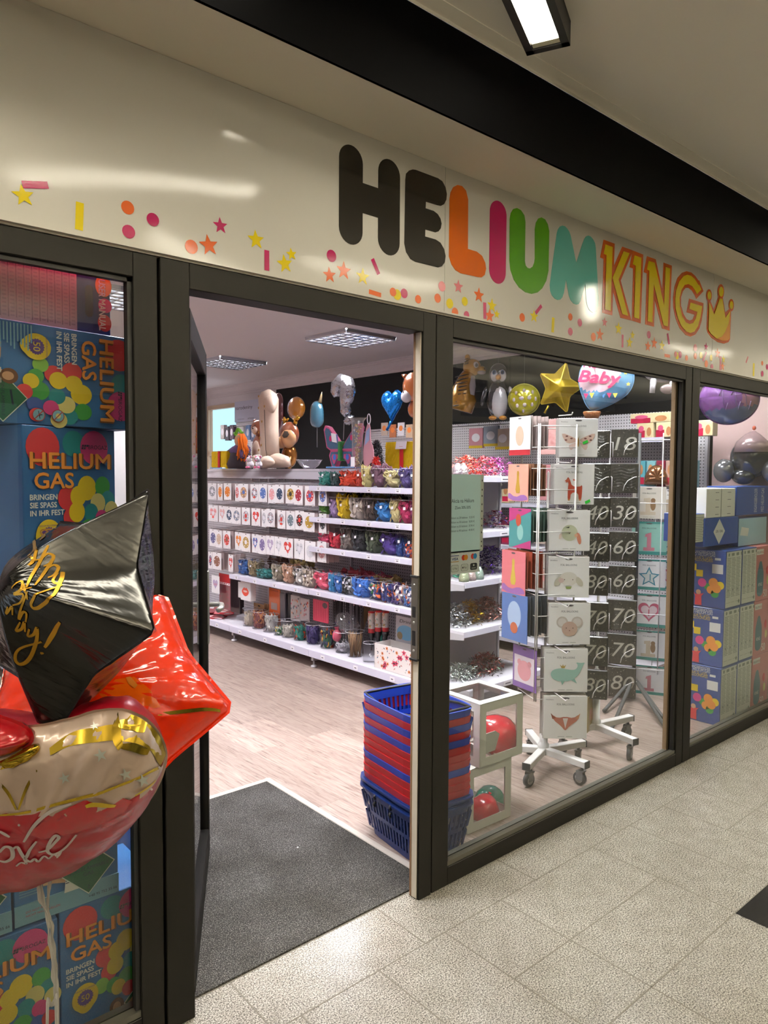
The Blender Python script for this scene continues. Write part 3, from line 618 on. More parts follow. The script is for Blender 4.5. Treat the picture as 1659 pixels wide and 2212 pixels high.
PEG = pegmat('pegboard_grey', '#b9b6bb', '#3c3b3e'); PEGW = pegmat('pegboard_white', '#e2dfe2', '#4a494c')
SHELF = mat('shelf_white', '#e8e6ee', 0.35); RAIL = mat('price_rail', '#dcdaea', 0.3); WIRE = mat('chrome_wire', '#b5b2b4', 0.3, metal=0.7); STEEL = mat('upright_steel', '#c9c7cc', 0.4)
TAGT = mat('price_ink', '#6a6672', 0.7); TAGW = mat('price_tag', '#f4f2f8', 0.5)
# things in the aisle shelving use a frame whose local -y looks into the aisle, local x runs towards the door front, z up
def GT(name, label, cat, s, v, z, group=None): return thing(name, label, cat, G(s, v, z), GROT, group)
def bay(s0, s1, label, shelves, hooks):
    L = s1-s0; t = GT('shelving_bay', label, 'shelf', (s0+s1)/2, 0, 0, 'bays of the white aisle shelving'); h = L/2
    MB().box(-h, h, 0.46, 0.475, 0.10, 1.56, PEG).build('pegboard', t)
    MB().box(-h+.002, h-.002, 0.415, 0.425, 1.545, 1.640, SHELF).box(-h+.002, h-.002, 0.425, 0.96, 1.630, 1.640, SHELF).box(-h+.002, h-.002, .4148, .4152, 1.612, 1.617, mat('seam_grey', '#b8b5c0', .6)).build('header', t)
    MB().box(-h-.012, -h+.012, 0.44, 0.46, 0.0, 1.63, STEEL).build('upright', t)
    MB().box(-h, h, 0.0, 0.47, 0.135, 0.157, SHELF).rbox(-h+.002, h-.002, -0.006, 0.0, 0.097, 0.157, RAIL, 0.002, seg=1).build('shelf', t)
    f = MB(); f.box(-h-.015, -h+.015, 0.03, 0.46, 0.055, 0.134, STEEL).tube([(-h, 0.05, 0.055), (-h, 0.05, 0.012)], 0.008, STEEL, 8).lathe([(0.0, .0005), (0.028, .0005), (0.026, .012), (0.01, .02), (0, .02)], mat('foot_white', '#e4e2e4', .5), 14, Matrix.Translation((-h, .05, 0))); f.build('foot', t)
    for z in shelves:
        d = 0.43
        o = MB().box(-h+.004, h-.004, 0.0, d, z-0.022, z, SHELF).rbox(-h+.004, h-.004, -0.006, 0.0, z-0.040, z+.002, RAIL, 0.002, seg=1)
        for sx in (-h+.01, h-.016): o.add([(sx, 0.05, z-.022), (sx, d+.02, z-.022), (sx, d+.02, z-.09), (sx+.006, 0.05, z-.022), (sx+.006, d+.02, z-.022), (sx+.006, d+.02, z-.09)], [(0, 1, 2), (3, 5, 4), (0, 2, 5, 3)], STEEL)
        o = o.build('shelf', t)
        for k in range(4):
            x = -h + L*(k+.35)/4; MB().box(x, x+.05, -.0068, -.0062, z-.034, z-.004, TAGW).box(x+.004, x+.04, -.0072, -.0068, z-.012, z-.009, TAGT).box(x+.012, x+.034, -.0072, -.0068, z-.026, z-.019, TAGT).build('price_label', o)
    for k in range(3):
        x = -h + L*(k+.4)/3; MB().box(x, x+.05, -.0068, -.0062, .108, .14, TAGW).box(x+.012, x+.034, -.0072, -.0068, .118, .125, TAGT).build('price_label', t)
    for s, z in hooks:
        x = (s0+s1)/2 - s
        MB().tube([(x, .46, z+.030), (x, .455, z+.012), (x, .42, z+.008), (x, .02, z-.002), (x, .0, z+.008)], .0024, WIRE, 6).box(x-.014, x+.014, .455, .459, z+.0, z+.045, WIRE).build('hook', t)
    return t
# hanging packets, measured off the rows of hooks: (left, right edge in the strip, print)
S1 = 1/6.144
def cx1(x): return 430+x*S1
rows = [
 ('top', 1.500, 1046, 0.158, [(130, 245, 'grey oval'), (250, 318, 'small orange oval'), (320, 420, 'orange oval'), (490, 547, 'red and white oval'), (547, 665, 'tan and blue oval'), (690, 800, 'grey oval and red tag'), (802, 912, 'pale blue oval'), (914, 1015, 'pink oval'), (1017, 1130, 'dark blue oval'), (1140, 1270, 'gold and black oval'), (1275, 1390, 'crimson oval'), (1410, 1545, 'red and blue oval'), (1580, 1690, 'blue and brown oval')]),
 ('second', 1.284, 1095, 0.158, [(135, 260, 'pink heart and red tag'), (262, 356, 'pale pink heart'), (358, 453, 'navy oval'), (455, 570, 'grey blue oval'), (580, 690, 'silver oval and red tag'), (700, 818, 'red dotted heart'), (820, 888, 'faint grey oval'), (890, 1005, 'grey and pink oval'), (1050, 1158, 'silver oval and red dot'), (1160, 1275, 'slate oval'), (1280, 1398, 'black and red oval'), (1400, 1545, 'gold wreath oval'), (1590, 1690, 'charcoal oval')]),
 ('third', 1.050, 1150, 0.168, [(135, 230, 'violet oval'), (232, 318, 'beige oval'), (320, 420, 'red brown oval'), (470, 568, 'orange heart'), (570, 685, 'gold and grey oval'), (695, 783, 'blue and red heart'), (785, 883, 'purple dotted oval'), (885, 998, 'lilac heart'), (1000, 1108, 'white and grey heart'), (1110, 1250, 'red wreath heart'), (1255, 1390, 'white heart and grey heart'), (1405, 1545, 'plain white oval'), (1560, 1680, 'pink and grey oval')]),
 ('fourth', 0.825, 1200, 0.165, [(130, 183, 'dark red oval'), (185, 300, 'brown dotted oval'), (382, 445, 'small red heart')]),
]
PC = {'grey': '#9a9ba2', 'orange': '#e08434', 'red': '#d2433c', 'tan': '#c99a63', 'blue': '#5573b4', 'pink': '#e6a5a8', 'dark': '#3b4a6e', 'gold': '#b9983f', 'crimson': '#a82f3f', 'navy': '#2f4560', 'silver': '#b9bcc4', 'faint': '#c3c3c8', 'slate': '#6f8088', 'black': '#2a2626', 'charcoal': '#484d50', 'violet': '#5b5a8a', 'beige': '#cdb39c', 'brown': '#8a5a44', 'purple': '#7a6d9c', 'lilac': '#b8a8c8', 'white': '#dcdde2', 'plain': '#dfe0e4', 'pale': '#e3b4b4', 'small': '#e08434'}
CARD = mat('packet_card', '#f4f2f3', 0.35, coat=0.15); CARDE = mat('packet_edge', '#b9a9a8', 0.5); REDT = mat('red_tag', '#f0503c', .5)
def col(w, k=0):
    ws = [q for q in w.replace(' and', '').split() if q in PC]
    if w.startswith('small red'): ws = ['red']
    if w.startswith('pale blue'): ws = ['blue']
    if w.startswith('dark blue'): ws = ['navy']
    if not ws: ws = ['grey']
    c = PC[ws[min(k, len(ws)-1)]]; return mat('print_'+c[1:], c, 0.35, coat=0.15)
def packet(w, h, pr, label, s, v, z, group):
    t = GT('balloon_packet', label, 'packet', s, v, z, group)
    MB().box(-w/2, w/2, -.0008, .0008, -h, 0, CARD).build('card', t)
    p = MB(); cx, cz = 0, -h*.5; rw, rh = w*.36, h*.31
    if 'heart' in pr: p.poly(heart_pts(cx, cz, rw*2, rh*2), col(pr), -.0013)
    else: p.disc(cx, cz, rw, col(pr), -.0013, rz=rh)
    c2 = col(pr, 1)
    rr = random.Random(hash(pr) % 999 if False else len(pr)*7+int(s*100))
    for k in range(9):
        a = 2*PI*k/9; p.disc(cx+rw*.72*math.cos(a), cz+rh*.72*math.sin(a), rw*.13*rr.uniform(.7, 1.3), c2 if k % 2 else mat('print_pale', '#eceaf0', .3), -.0016, rz=rh*.12)
    p.disc(cx, cz+rh*.05, rw*.42, mat('print_pale') if 'navy' in pr or 'grey' in pr or 'heart' in pr else c2, -.0016, rz=rh*.4)
    p.box(cx-.0012, cx+.0012, -.0013, -.0011, cz-rh-h*.09, cz-rh+.002, mat('print_9a9ba2', '#9a9ba2'))
    p.box(w*.22, w*.42, -.0013, -.0011, -h*.96, -h*.945, mat('print_9a9ba2'))
    if 'tag' in pr or 'dot' in pr.split(): p.poly([(cx-.02, cz-rh*.9), (cx+.012, cz-rh*.95), (cx+.016, cz-rh*.6), (cx-.016, cz-rh*.55)], REDT, -.002)
    p.build('print', t)
    MB().disc(0, -.008, .010, mat('slot_grey', '#5a5658', .6), -.0013, rz=.004).build('hang_slot', t)
    return t
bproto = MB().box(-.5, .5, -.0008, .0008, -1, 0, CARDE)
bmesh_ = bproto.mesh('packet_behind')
hooksA, hooksB, hooksC = [], [], []
cnt = 0
for rname, z, py, hh, cards in rows:
    for i, (l, r, pr) in enumerate(cards):
        sl, _ = PG(cx1(l), py, .02); sr, _ = PG(cx1(r), py, .02); w = sl-sr; s = (sl+sr)/2
        dz = rnd.uniform(-.006, .004)
        packet(w*.985, hh, pr, f'white balloon packet with {pr}, {ORD[i]} from left in {rname} hook row', s, .015+rnd.uniform(-.008, .012), z+dz, 'balloon packets in the hook rows')
        hk = hooksA if s > 1.25 else hooksB if s > 0.01 else hooksC
        hk.append((s, z+.006))
        for k in range(3):
            o = bpy.data.objects.new('balloon_packet', bmesh_); C.objects.link(o); o.location = G(s+rnd.uniform(-.006, .004), .05+.055*k, z+dz-rnd.uniform(0, .008)); o.rotation_euler.z = GROT; o.scale = (min(w, .135), 1, hh)
            tag(o, f'pinkish packet hanging behind the others in the {rname} hook row', 'packet', f'packets behind the front ones, {rname} row')
bay(1.25, 2.50, 'white shelving bay of hooks and red packs, farthest from the door', [], hooksA)
bay(0.0, 1.25, 'white shelving bay with three hook rows over one bin shelf', [0.645], hooksB)
bay(-1.22, 0.0, 'white shelving bay with five bin shelves, nearest the door', [0.650, 1.003, 1.245, 1.497], hooksC)
# ---- clear bins filled with uninflated balloons
BIN = clear('bin_plastic', '#f8f8fa', 0.7, 0.03, haze=0.012)
def pile_mesh(seed, n=85):
    r = random.Random(seed); mb = MB(); DUM = mat('pile_base', '#808080', 0.55)
    for i in range(n):
        a = r.uniform(0, 2*PI); z = r.random()**0.8
        x, y = r.uniform(-.46, .46), r.uniform(-.46, .46)
        if r.random() < .6:
            if r.random() < .5: x = math.copysign(.42, x)
            else: y = math.copysign(.42, y)
        top = 1.0 - 0.10*(abs(x)+abs(y)); z = min(z*1.0, top)
        R = Matrix.Translation((x, y, max(.08, z-.04))) @ Matrix.Rotation(a, 4, 'Z') @ Matrix.Rotation(r.uniform(-1.2, 1.2), 4, 'X') @ Matrix.Rotation(r.uniform(-.9, .9), 4, 'Y')
        ln, wd_, th = r.uniform(.15, .24), r.uniform(.10, .15), r.uniform(.03, .055)
        vs = []; fs = []; nn = 8; prof = [(0, -1), (.75, -.75), (1, -.2), (.8, .35), (.35, .75), (.22, 1.0), (.3, 1.15), (0, 1.15)]
        for q, (rr, zz) in enumerate(prof):
            for k in range(nn):
                t = 2*PI*k/nn; vs.append((rr*wd_*math.cos(t), rr*th*math.sin(t)+.03*math.sin(zz*3+seed+i), zz*ln))
        for q in range(len(prof)-1):
            for k in range(nn): fs.append((q*nn+k, q*nn+(k+1) % nn, (q+1)*nn+(k+1) % nn, (q+1)*nn+k))
        cl = [Vector(v) for v in vs]; tv = [R @ v for v in cl]
        tv = [Vector((max(-.5, min(.5, v.x)), max(-.5, min(.5, v.y)), max(0.0, v.z))) for v in tv]
        if DUM not in mb.mats: mb.mats.append(DUM)
        mb.add(tv, fs, DUM, None, True)
    core = MB().ell((0, 0, .42), (.50, .50, .50), DUM, n=10); mb.add(core.v, core.f, DUM, None, True)
    return mb.mesh('balloon_pile')
PILES = [pile_mesh(s) for s in (1, 5, 9)]
_mix = {}
def pile(cname, color, loc, rz, sx, sy, sz, label, group, mix=None):
    me = PILES[rnd.randrange(3)]
    if mix:
        me = me.copy(); me.materials.clear()
        for c in mix: me.materials.append(mat('latex_'+c[1:], c, 0.5))
        q = random.Random(len(label)); per = 56
        for p in me.polygons: p.material_index = ((p.index//per)*7) % len(mix)
    o = bpy.data.objects.new('balloon_pile', me); C.objects.link(o)
    if not mix:
        o.material_slots[0].link = 'OBJECT'; o.material_slots[0].material = mat('latex_'+color[1:], color, 0.5)
    o.location = loc; o.rotation_euler.z = rz; o.scale = (sx, sy, sz); tag(o, label, 'balloons', group, 'stuff'); return o
def bin_shell(w, d, h, round_=0.02):
    mb = MB(); o = round_pts([(-w/2, -d/2), (w/2, -d/2), (w/2, d/2), (-w/2, d/2)], 2, 0.16); n = len(o)
    for z0, z1, k in ((0, h, 1.0),):
        vs = [(p[0], p[1], z0) for p in o]+[(p[0], p[1], z1) for p in o]; mb.add(vs, [(i, (i+1) % n, (i+1) % n+n, i+n) for i in range(n)], BIN, None, False)
    mb.add([(p[0], p[1], .001) for p in o], [tuple(range(n-1, -1, -1))], BIN)
    rim = MB(); rim.tube([(p[0], p[1], h) for p in o+[o[0]]], 0.0016, mat('bin_rim', '#d9d9e0', .2, coat=1), 5, cap=False)
    return mb, rim
def bins(z, rowname, items, h, fx, py, dep=0.15):
    n_ = len(items)
    for i, (l, r, cname, c, fill) in enumerate(items):
        sl, _ = PG(fx(l), py, .045); sr, _ = PG(fx(r), py, .045); w = max(.05, sl-sr-.006); s = (sl+sr)/2; d = min(dep, max(.10, w*1.05))
        mix = c if isinstance(c, (list, tuple)) else None
        t = GT('clear_bin', f'clear bin of {cname} balloons, {ORD[i]} from left on the {rowname} shelf', 'bin', s, .045+d/2, z+.001, f'clear balloon bins on the {rowname} shelf')
        a, b = bin_shell(w, d, h); a.build('bin_wall', t); b.build('rim', t)
        if fill > .5:
            k = MB(); tx = rnd.uniform(-.2, .2)*w; k.poly([(tx-.012, h*.58), (tx+.012, h*.6), (tx+.012, h*.72), (tx-.012, h*.7)], TAGW, -d/2-.0012); k.build('price_sticker', t)
        if fill: pile(cname, '#ffffff' if mix else c, G(s, .045+d/2, z+.004), GROT, w*.93, d*.93, h*fill, f'{cname} balloons filling the {ORD[i]} bin from left, {rowname} shelf', f'loose balloons in the {rowname} shelf bins', mix)
f2 = lambda x: 660+x/6.381
bins(1.497, 'top bin', [(160, 322, 'teal green', '#1f8a7c', .80), (325, 438, 'dark grey green', '#37504e', .72), (440, 676, 'orange red', '#e5441c', .86), (680, 746, 'vermilion', '#d9503c', .6), (750, 868, 'pale yellow', '#dcd08a', 1.15), (872, 1038, 'mauve', '#7a5465', 1.2), (1042, 1248, 'butter yellow', '#dbcf93', .9), (1252, 1414, 'violet', '#54477f', 1.05), (1420, 1530, 'slate blue', '#5f6b80', .8), (1540, 1700, 'moss', '#6a7a4a', .8)], .138, f2, 1050)
bins(1.245, 'second bin', [(140, 290, 'leaf green', '#4d8a23', .88), (296, 404, 'lilac', '#a58bb8', .92), (406, 574, 'bright yellow', '#e3c311', 1.12), (578, 764, 'ivory', '#d3c6b6', .98), (768, 924, 'brown', '#5a4a41', .85), (928, 1128, 'sky blue', '#2e82c6', .86), (1132, 1253, 'lemon', '#dccf90', 1.0), (1257, 1414, 'magenta', '#b41f56', .95), (1418, 1530, 'plum', '#8f3a68', .9), (1540, 1700, 'white', '#d8d4d0', .8)], .165, f2, 1125)
bins(1.003, 'third bin', [(155, 308, 'hot pink', '#ee5680', .72), (312, 453, 'coral red', '#d8364b', .68), (457, 613, 'taupe', '#81766e', .98), (617, 798, 'black', '#23262a', .92), (802, 988, 'olive', '#45523a', .95), (992, 1226, 'purple', '#4a3288', .86), (1230, 1323, 'navy blue', '#27468a', .75), (1327, 1470, 'mixed dotted', ['#2a3a80', '#e4e4ee', '#23306a', '#d9552f'], .6), (1480, 1660, 'blue', '#3b63a8', .8)], .170, f2, 1200)
f3 = lambda x: 430+x*S1
bins(.648, 'fourth bin', [(505, 633, 'denim blue', '#2f62a4', .88), (637, 738, 'khaki', '#9a8a66', .95), (742, 896, 'sea green', '#3a8a86', .5), (945, 1083, 'stone', '#a39a86', .95), (1087, 1218, 'peach', '#c9a084', 1.05), (1222, 1348, 'black and white', ['#d9d3c9', '#2e2b29', '#e2dccf', '#d9d3c9'], .95), (1352, 1488, 'cream dotted', ['#dccdb9', '#6a5548', '#e3d6c4', '#dccdb9'], 1.0), (1492, 1700, 'rose pink', '#e05a74', .92), (1702, 1772, 'turquoise', '#3f93c4', .95), (1776, 1868, 'azure', '#3f77c0', .9), (1872, 2006, 'black spotted', ['#1f2022', '#26282a', '#1f2022', '#cfd0d4'], .9), (2010, 2224, 'bright blue', '#3b78cc', .95), (2228, 2396, 'green and orange', ['#d9622c', '#2f7a4c', '#e4e0dc', '#3d3c78'], .82), (2400, 2526, 'navy and orange', ['#2c3a78', '#d9622c', '#e8e4e4', '#2c3a78'], .9), (2530, 2694, 'purple and orange', ['#4a3a74', '#e07a3a', '#4a3a74', '#e8e0e0'], .98), (2698, 2830, 'blue and orange', ['#4a76b4', '#d9622c', '#2c3468', '#e4e4e8'], .85), (2850, 3000, 'grey', '#8a8a90', .8)], .150, f3, 1280, .14)
# loose balloons heaped behind the fourth-shelf bins
for (px, py, c, nm, w) in [(600, 1208, '#6a4a3c', 'copper brown', .16), (655, 1215, '#c2b070', 'olive yellow', .22), (770, 1235, '#a8424c', 'dull red', .26), (815, 1245, '#a8485c', 'rose red', .22), (840, 1250, '#b9a468', 'tan yellow', .2)]:
    s, z = PG(px, py, .28); pile(nm, c, G(s, .28, .66), GROT, w, .14, max(.12, z-.64), f'{nm} balloons heaped loose at the back of the fourth bin shelf', 'balloons heaped at the back')
for (px, c, nm, w, z0, zt) in [(775, '#4a2c28', 'maroon', .22, 1.247, .20), (860, '#5a3430', 'chestnut', .1, 1.247, .19), (762, '#151414', 'jet black', .26, 1.005, .205), (822, '#181616', 'soot black', .2, 1.005, .2), (812, '#a89a5c', 'mustard', .2, 1.247, .185)]:
    s, z = PG(px, 1120, .30); pile(nm, c, G(s, .30, z0), GROT, w, .12, zt, f'{nm} balloons heaped at the back of the {"second" if z0 > 1.1 else "third"} bin shelf', 'balloons heaped at the back of the upper shelves')
# ---- lowest shelf: cups and tubs
def cup(s, v, z, r0, r1, h, label, group=None):
    t = GT('clear_cup', label, 'cup', s, v, z, group)
    MB().lathe([(0, .001), (r0, .001), (r1, h)], BIN, 22).build('cup_wall', t)
    MB().tube([(r1*math.cos(2*PI*k/22), r1*math.sin(2*PI*k/22), h) for k in range(23)], .0022, mat('bin_rim'), 5, cap=False).build('rim', t); return t
ZB = .1575
def tubrow(items, fx, py, r_=.9):
    for i, (l, r, nm, c, fill, h, fl) in enumerate(items):
        v0 = .07; sl, _ = PG(fx(l), py, v0); sr, _ = PG(fx(r), py, v0); w = sl-sr; s = (sl+sr)/2; R = min(w/2, .075)
        cup(s, v0+R, ZB, R*(.80 if fl else .98), R, h, f'clear {"cup" if fl else "tub"} of {nm} on the lowest shelf', 'tubs and cups on the lowest shelf')
        if fill: pile(nm, c if not isinstance(c, list) else '#fff', G(s, v0+R, ZB+.003), GROT, R*1.22, R*1.22, h*fill, f'{nm} filling the clear {"cup" if fl else "tub"} on the lowest shelf', 'balloons in the tubs of the lowest shelf', c if isinstance(c, list) else None)
tubrow([(540, 650, 'cream balloons', '#d6c9b4', .8, .165, 0), (652, 778, 'peach and rust balloons', ['#d9935c', '#7a4a4a', '#e0a878', '#8a5050'], .98, .16, 0), (785, 950, 'white balloons', '#d3cfc8', .98, .155, 0), (955, 1048, 'yellow and white bits', ['#e2dfd6', '#d9b12e', '#d8d5cc', '#3c7a44'], .55, .13, 0), (1054, 1168, 'ivory balloons', '#cfc9bc', .7, .15, 0)], f3, 1385)
tubrow([(1172, 1338, 'teal and orange balloons', ['#2f8a78', '#2f8a78', '#d9552f', '#2a7a6c'], .68, .185, 1), (1342, 1512, 'violet balloons', '#3f3368', .85, .17, 1)], f3, 1400)
f4 = lambda x: 660+x/6.381
tubrow([(100, 315, 'dark mixed balloons', ['#3a3f58', '#3a6a4c', '#34304e', '#d9a03a', '#3a3f58', '#d9552f'], .80, .19, 1), (310, 525, 'silver foil and one pink balloon', ['#c9c6cc', '#b4b0b8', '#d9dade'], .45, .17, 1)], f4, 1420)
s, z = PG(f4(435), 1395, .14)
o = MB().ell((0, 0, 0), (.04, .035, .05), mat('latex_pinkrose', '#cf5c72', .4), n=14, warp=.2).lathe([(.012, .04), (.02, .062), (.024, .066)], mat('latex_pinkrose'), 12).build('pink_balloon'); o.location = G(s, .14, ZB+.125); tag(o, 'pink balloon tucked in the clear cup of silver foil', 'balloon')
# cup of wooden sticks, its film bag, and the tall bundle leaning behind
s, z = PG(f4(640), 1425, .10); cs = s
cup(s, .13, ZB, .058, .078, .20, 'clear flared cup of wooden balloon sticks on the lowest shelf')
st = thing('stick_bundle', 'bundle of thin brown wooden sticks standing in the flared clear cup', 'sticks', G(s, .13, ZB+.004), GROT); st['kind'] = 'stuff'
WOODS = mat('stick_wood', '#9a7a58', .7)
mb = MB()
for k in range(46):
    a, q = rnd.uniform(0, 2*PI), rnd.random()**.5; mb.tube([(q*.045*math.cos(a), q*.045*math.sin(a), 0), (q*.06*math.cos(a+.6), q*.06*math.sin(a+.6), rnd.uniform(.14, .2))], .0026, WOODS, 5)
mb.build('stick', st)
FILM = clear('film_bag', '#f2f2f4', 2.2, .06, haze=.08)
def crumple_bag(name, label, loc, rx, ry, h, lean, seed):
    bm = bmesh.new(); bmesh.ops.create_uvsphere(bm, u_segments=24, v_segments=14, radius=1)
    for v in bm.verts:
        k = 1 + .35*noise.noise(v.co*2.2+Vector((seed, 0, 0))) + .16*noise.noise(v.co*5+Vector((seed, 3, 0)))
        zz = (v.co.z+1)/2; v.co = Vector((v.co.x*rx*k + lean*zz*h, v.co.y*ry*k, zz*h*(1+.1*noise.noise(v.co*3))))
    mb = MB(); mb.bm(bm, FILM, None, False); o = mb.build(name, None, loc, GROT); tag(o, label, 'bag'); return o
crumple_bag('film_bag', 'crumpled clear film bag pulled over the clear cups on the lowest shelf', G(cs+.11, .16, ZB+.15), .12, .07, .17, -.3, 3)
s, z = PG(f4(800), 1330, .30)
o = MB()
for k in range(40): o.tube([(rnd.uniform(-.03, .03)-.06, rnd.uniform(-.025, .025), 0), (rnd.uniform(-.03, .03)+.06, rnd.uniform(-.02, .02)+.05, .42)], .003, WOODS, 5)
o = o.build('stick_bundle', None, G(s, .26, ZB+.003), GROT); tag(o, 'tall bundle of brown sticks leaning behind the cups', 'sticks', kind='stuff')
s, z = PG(f4(890), 1440, .12); cup(s, .12, ZB, .055, .055, .145, 'empty clear cylinder beside the floral box on the lowest shelf')
# floral box with pouches
sl, _ = PG(f4(950), 1420, .03); s0_, s1_ = sl-.44, sl
fb = GT('floral_box', 'white cardboard box with pink and orange flower print on the lowest shelf', 'box', (s0_+s1_)/2, .03, ZB)
FW_ = mat('floral_white', '#f2ebe6', .6); mb = MB(); w = .22; hb = .185
mb.box(-w, w, 0, .003, 0, hb, FW_).box(-w, -w+.003, 0, .16, 0, hb, FW_).box(w-.003, w, 0, .16, 0, hb, FW_).box(-w, w, .157, .16, 0, hb, FW_).box(-w, w, 0, .16, 0, .003, FW_); mb.build('box_wall', fb)
fl = MB(); rr = random.Random(4); FC = [mat('fl_'+c[1:], c, .6) for c in ('#d9506a', '#e0803a', '#2c2a30', '#3f6a84', '#e0b8a8', '#c0605a')]
for k in range(70):
    x, z = rr.uniform(-w+.02, w-.02), rr.uniform(.015, hb-.015); t = k % 7
    if t == 0: fl.poly(star_pts(x, z, .026, .012, 5, rr.random()*3), FC[0], -.0008); fl.disc(x, z, .006, FC[2], -.0012, n=8)
    elif t == 1: fl.poly(star_pts(x, z, .017, .008, 6, rr.random()*3), FC[1], -.0008); fl.disc(x, z, .004, FC[2], -.0012, n=8)
    else:
        a = rr.random()*PI; u = Vector((math.cos(a), math.sin(a)))*rr.uniform(.005, .012); n_ = Vector((-u.y, u.x))*.4; c_ = Vector((x, z)); fl.poly([tuple(c_-u), tuple(c_+n_), tuple(c_+u), tuple(c_-n_)], FC[2 + k % 4], -.0006)
fl.build('print', fb)
for k in range(4):
    o = MB().poly(round_pts([(-.05, -.10), (.05, -.10), (.05, .06), (-.05, .06)], 1, .1), mat('pouch_silver', '#b9b9c0', .25, metal=.6, bump=(40, .6)), 0, th=.012)
    t = GT('foil_pouch', f'silver patterned pouch standing in the floral box, {ORD[k]} from left', 'pouch', (s0_+s1_)/2+.15-.09*k, .06+.02*(k % 2), ZB+.105+.0, 'pouches in the floral box'); b = o.build('pouch_body', t); t.rotation_euler.y = (-.15, .1, -.2, .25)[k]

# hanging and leaning packs under the fourth shelf
def slab(name, label, cat, fx, l, r, yt, yb, v, m, group=None, th=.012, extra=None, oy=0, k=S1):
    sl, zt = PG(fx(l), oy+yt*k, v); sr, zb = PG(fx(r), oy+yb*k, v)
    zt = PG((fx(l)+fx(r))/2, oy+yt*k, v)[1]; zb = max(ZB+.001, PG((fx(l)+fx(r))/2, oy+yb*k, v)[1]); w = sl-sr; h = zt-zb
    t = GT(name, label, cat, (sl+sr)/2, v, zb, group)
    MB().rbox(-w/2, w/2, 0, th, 0, h, m, min(.004, th*.3), seg=1).build('pack_body', t)
    if extra: extra(t, w, h)
    return t
def e_red(t, w, h):
    MB().box(-w/2, w/2, -.001, 0, h*.76, h, mat('pack_header_red', '#c01f28', .4)).box(-w/2, w/2, -.001, 0, h*.70, h*.76, mat('pack_header_white', '#eee', .5)).build('header_card', t)
    p = MB()
    for k in range(5): p.poly(heart_pts(-w*.4+k*w*.2, h*.73, w*.14, h*.035, 16), mat('pack_header_red'), -.0016)
    for k in range(4): p.disc(0, h*(.12+.16*k), w*.4, mat('pack_dark_red', '#5c1722', .3, coat=.8), -.0012, rz=h*.085)
    p.build('print', t)
slab('hanging_pack', 'tall clear pack of dark red balloons with a red header', 'pack', f3, 265, 412, 245, 715, .10, mat('pack_clear_red', '#8a5058', .25, coat=.8), oy=1200, extra=e_red)
slab('hanging_pack', 'tall near-black pack beside the red-headed pack', 'pack', f3, 415, 540, 310, 760, .16, mat('pack_black', '#241a1e', .3, coat=.7), oy=1200, th=.05)
def e_love(t, w, h):
    MB().poly(heart_pts(0, h*.5, w*.62, h*.55), mat('print_b8a8c8', '#b8a8c8'), -.001).text('LOVE', 0, h*.45, h*.12, mat('print_d2433c', '#d2433c'), -.0014, w=w*.4, al='c').build('print', t)
slab('balloon_packet', 'white packet with a LOVE heart, low at the far left', 'packet', f3, 165, 270, 270, 500, .06, CARD, oy=1200, extra=e_love, th=.004)
def e_lips(t, w, h):
    L = [(-.42, .0), (-.22, .2), (-.1, .26), (0, .18), (.1, .26), (.22, .2), (.42, 0), (.25, -.2), (0, -.28), (-.25, -.2)]
    p = MB().poly([(x*w*.9, h*.48+z*h*.9) for x, z in round_pts(L, 1)], mat('lips_red', '#e0452c', .3, coat=.6), -.001)
    p.poly([(x*w*.55, h*.5+z*h*.22) for x, z in round_pts(L, 1)], mat('lips_pale', '#f0d0c8', .4), -.0014).build('print', t)
slab('balloon_packet', 'white packet with big red lips, hanging under the bin shelf', 'packet', f3, 548, 682, 350, 600, .05, CARD, oy=1200, extra=e_lips, th=.06)
slab('balloon_packet', 'plain white packet half hidden behind the lips packet', 'packet', f3, 516, 560, 350, 560, .12, CARD, oy=1200, th=.01)
for k, (l, r, yt, yb) in enumerate([(725, 870, 640, 760), (860, 925, 640, 700), (810, 920, 690, 760)]):
    slab('kraft_card', f'brown kraft header card lying at the back, {ORD[k]} of three', 'card', f3, l, r, yt, yb, .36+.02*k, mat('kraft', '#a9825a', .8), 'kraft cards on the lowest shelf', th=.004, oy=1200, extra=lambda t, w, h: MB().disc(0, h*.75, w*.12, mat('slot_black', '#222', .8), -.001, rz=h*.07).build('slot', t))
def e_or(t, w, h): MB().box(-w*.28, w*.28, -.001, 0, h*.44, h*.62, mat('sticker_grey', '#b9a8a4', .6)).box(-w*.4, w*.4, -.0012, 0, h*.93, h*.97, mat('pack_orange_dark', '#b4501c', .4)).build('sticker', t)
slab('candle_pack', 'tall orange pack leaning upright behind the tubs', 'pack', f3, 925, 1070, 440, 935, .22, mat('pack_orange', '#d9662a', .3, coat=.7), oy=1200, extra=e_or)
for k, (l, r) in enumerate([(1072, 1138), (1140, 1205)]):
    slab('tassel_pack', f'dark grey tall pack behind the tubs, {"beside the orange pack" if k == 0 else "beside the white printed pack"}', 'pack', f3, l, r, 500, 860, .20+.02*k, mat('pack_grey' if k == 0 else 'pack_black2', '#55535a' if k == 0 else '#1c1c20', .3, coat=.6), oy=1200, th=.03)
def e_leaf(t, w, h):
    p = MB(); q = random.Random(int(w*1000))
    for k in range(24):
        x, z = q.uniform(-w*.4, w*.4), q.uniform(h*.1, h*.9); p.disc(x, z, .006, FC[k % 6], -.001, rz=.010, n=8)
    p.build('print', t)
slab('printed_bag', 'clear bag with small leaf and hat print behind the cups', 'bag', f3, 1212, 1335, 530, 870, .20, mat('bag_white', '#cfcac8', .3, coat=.8), oy=1200, extra=e_leaf)
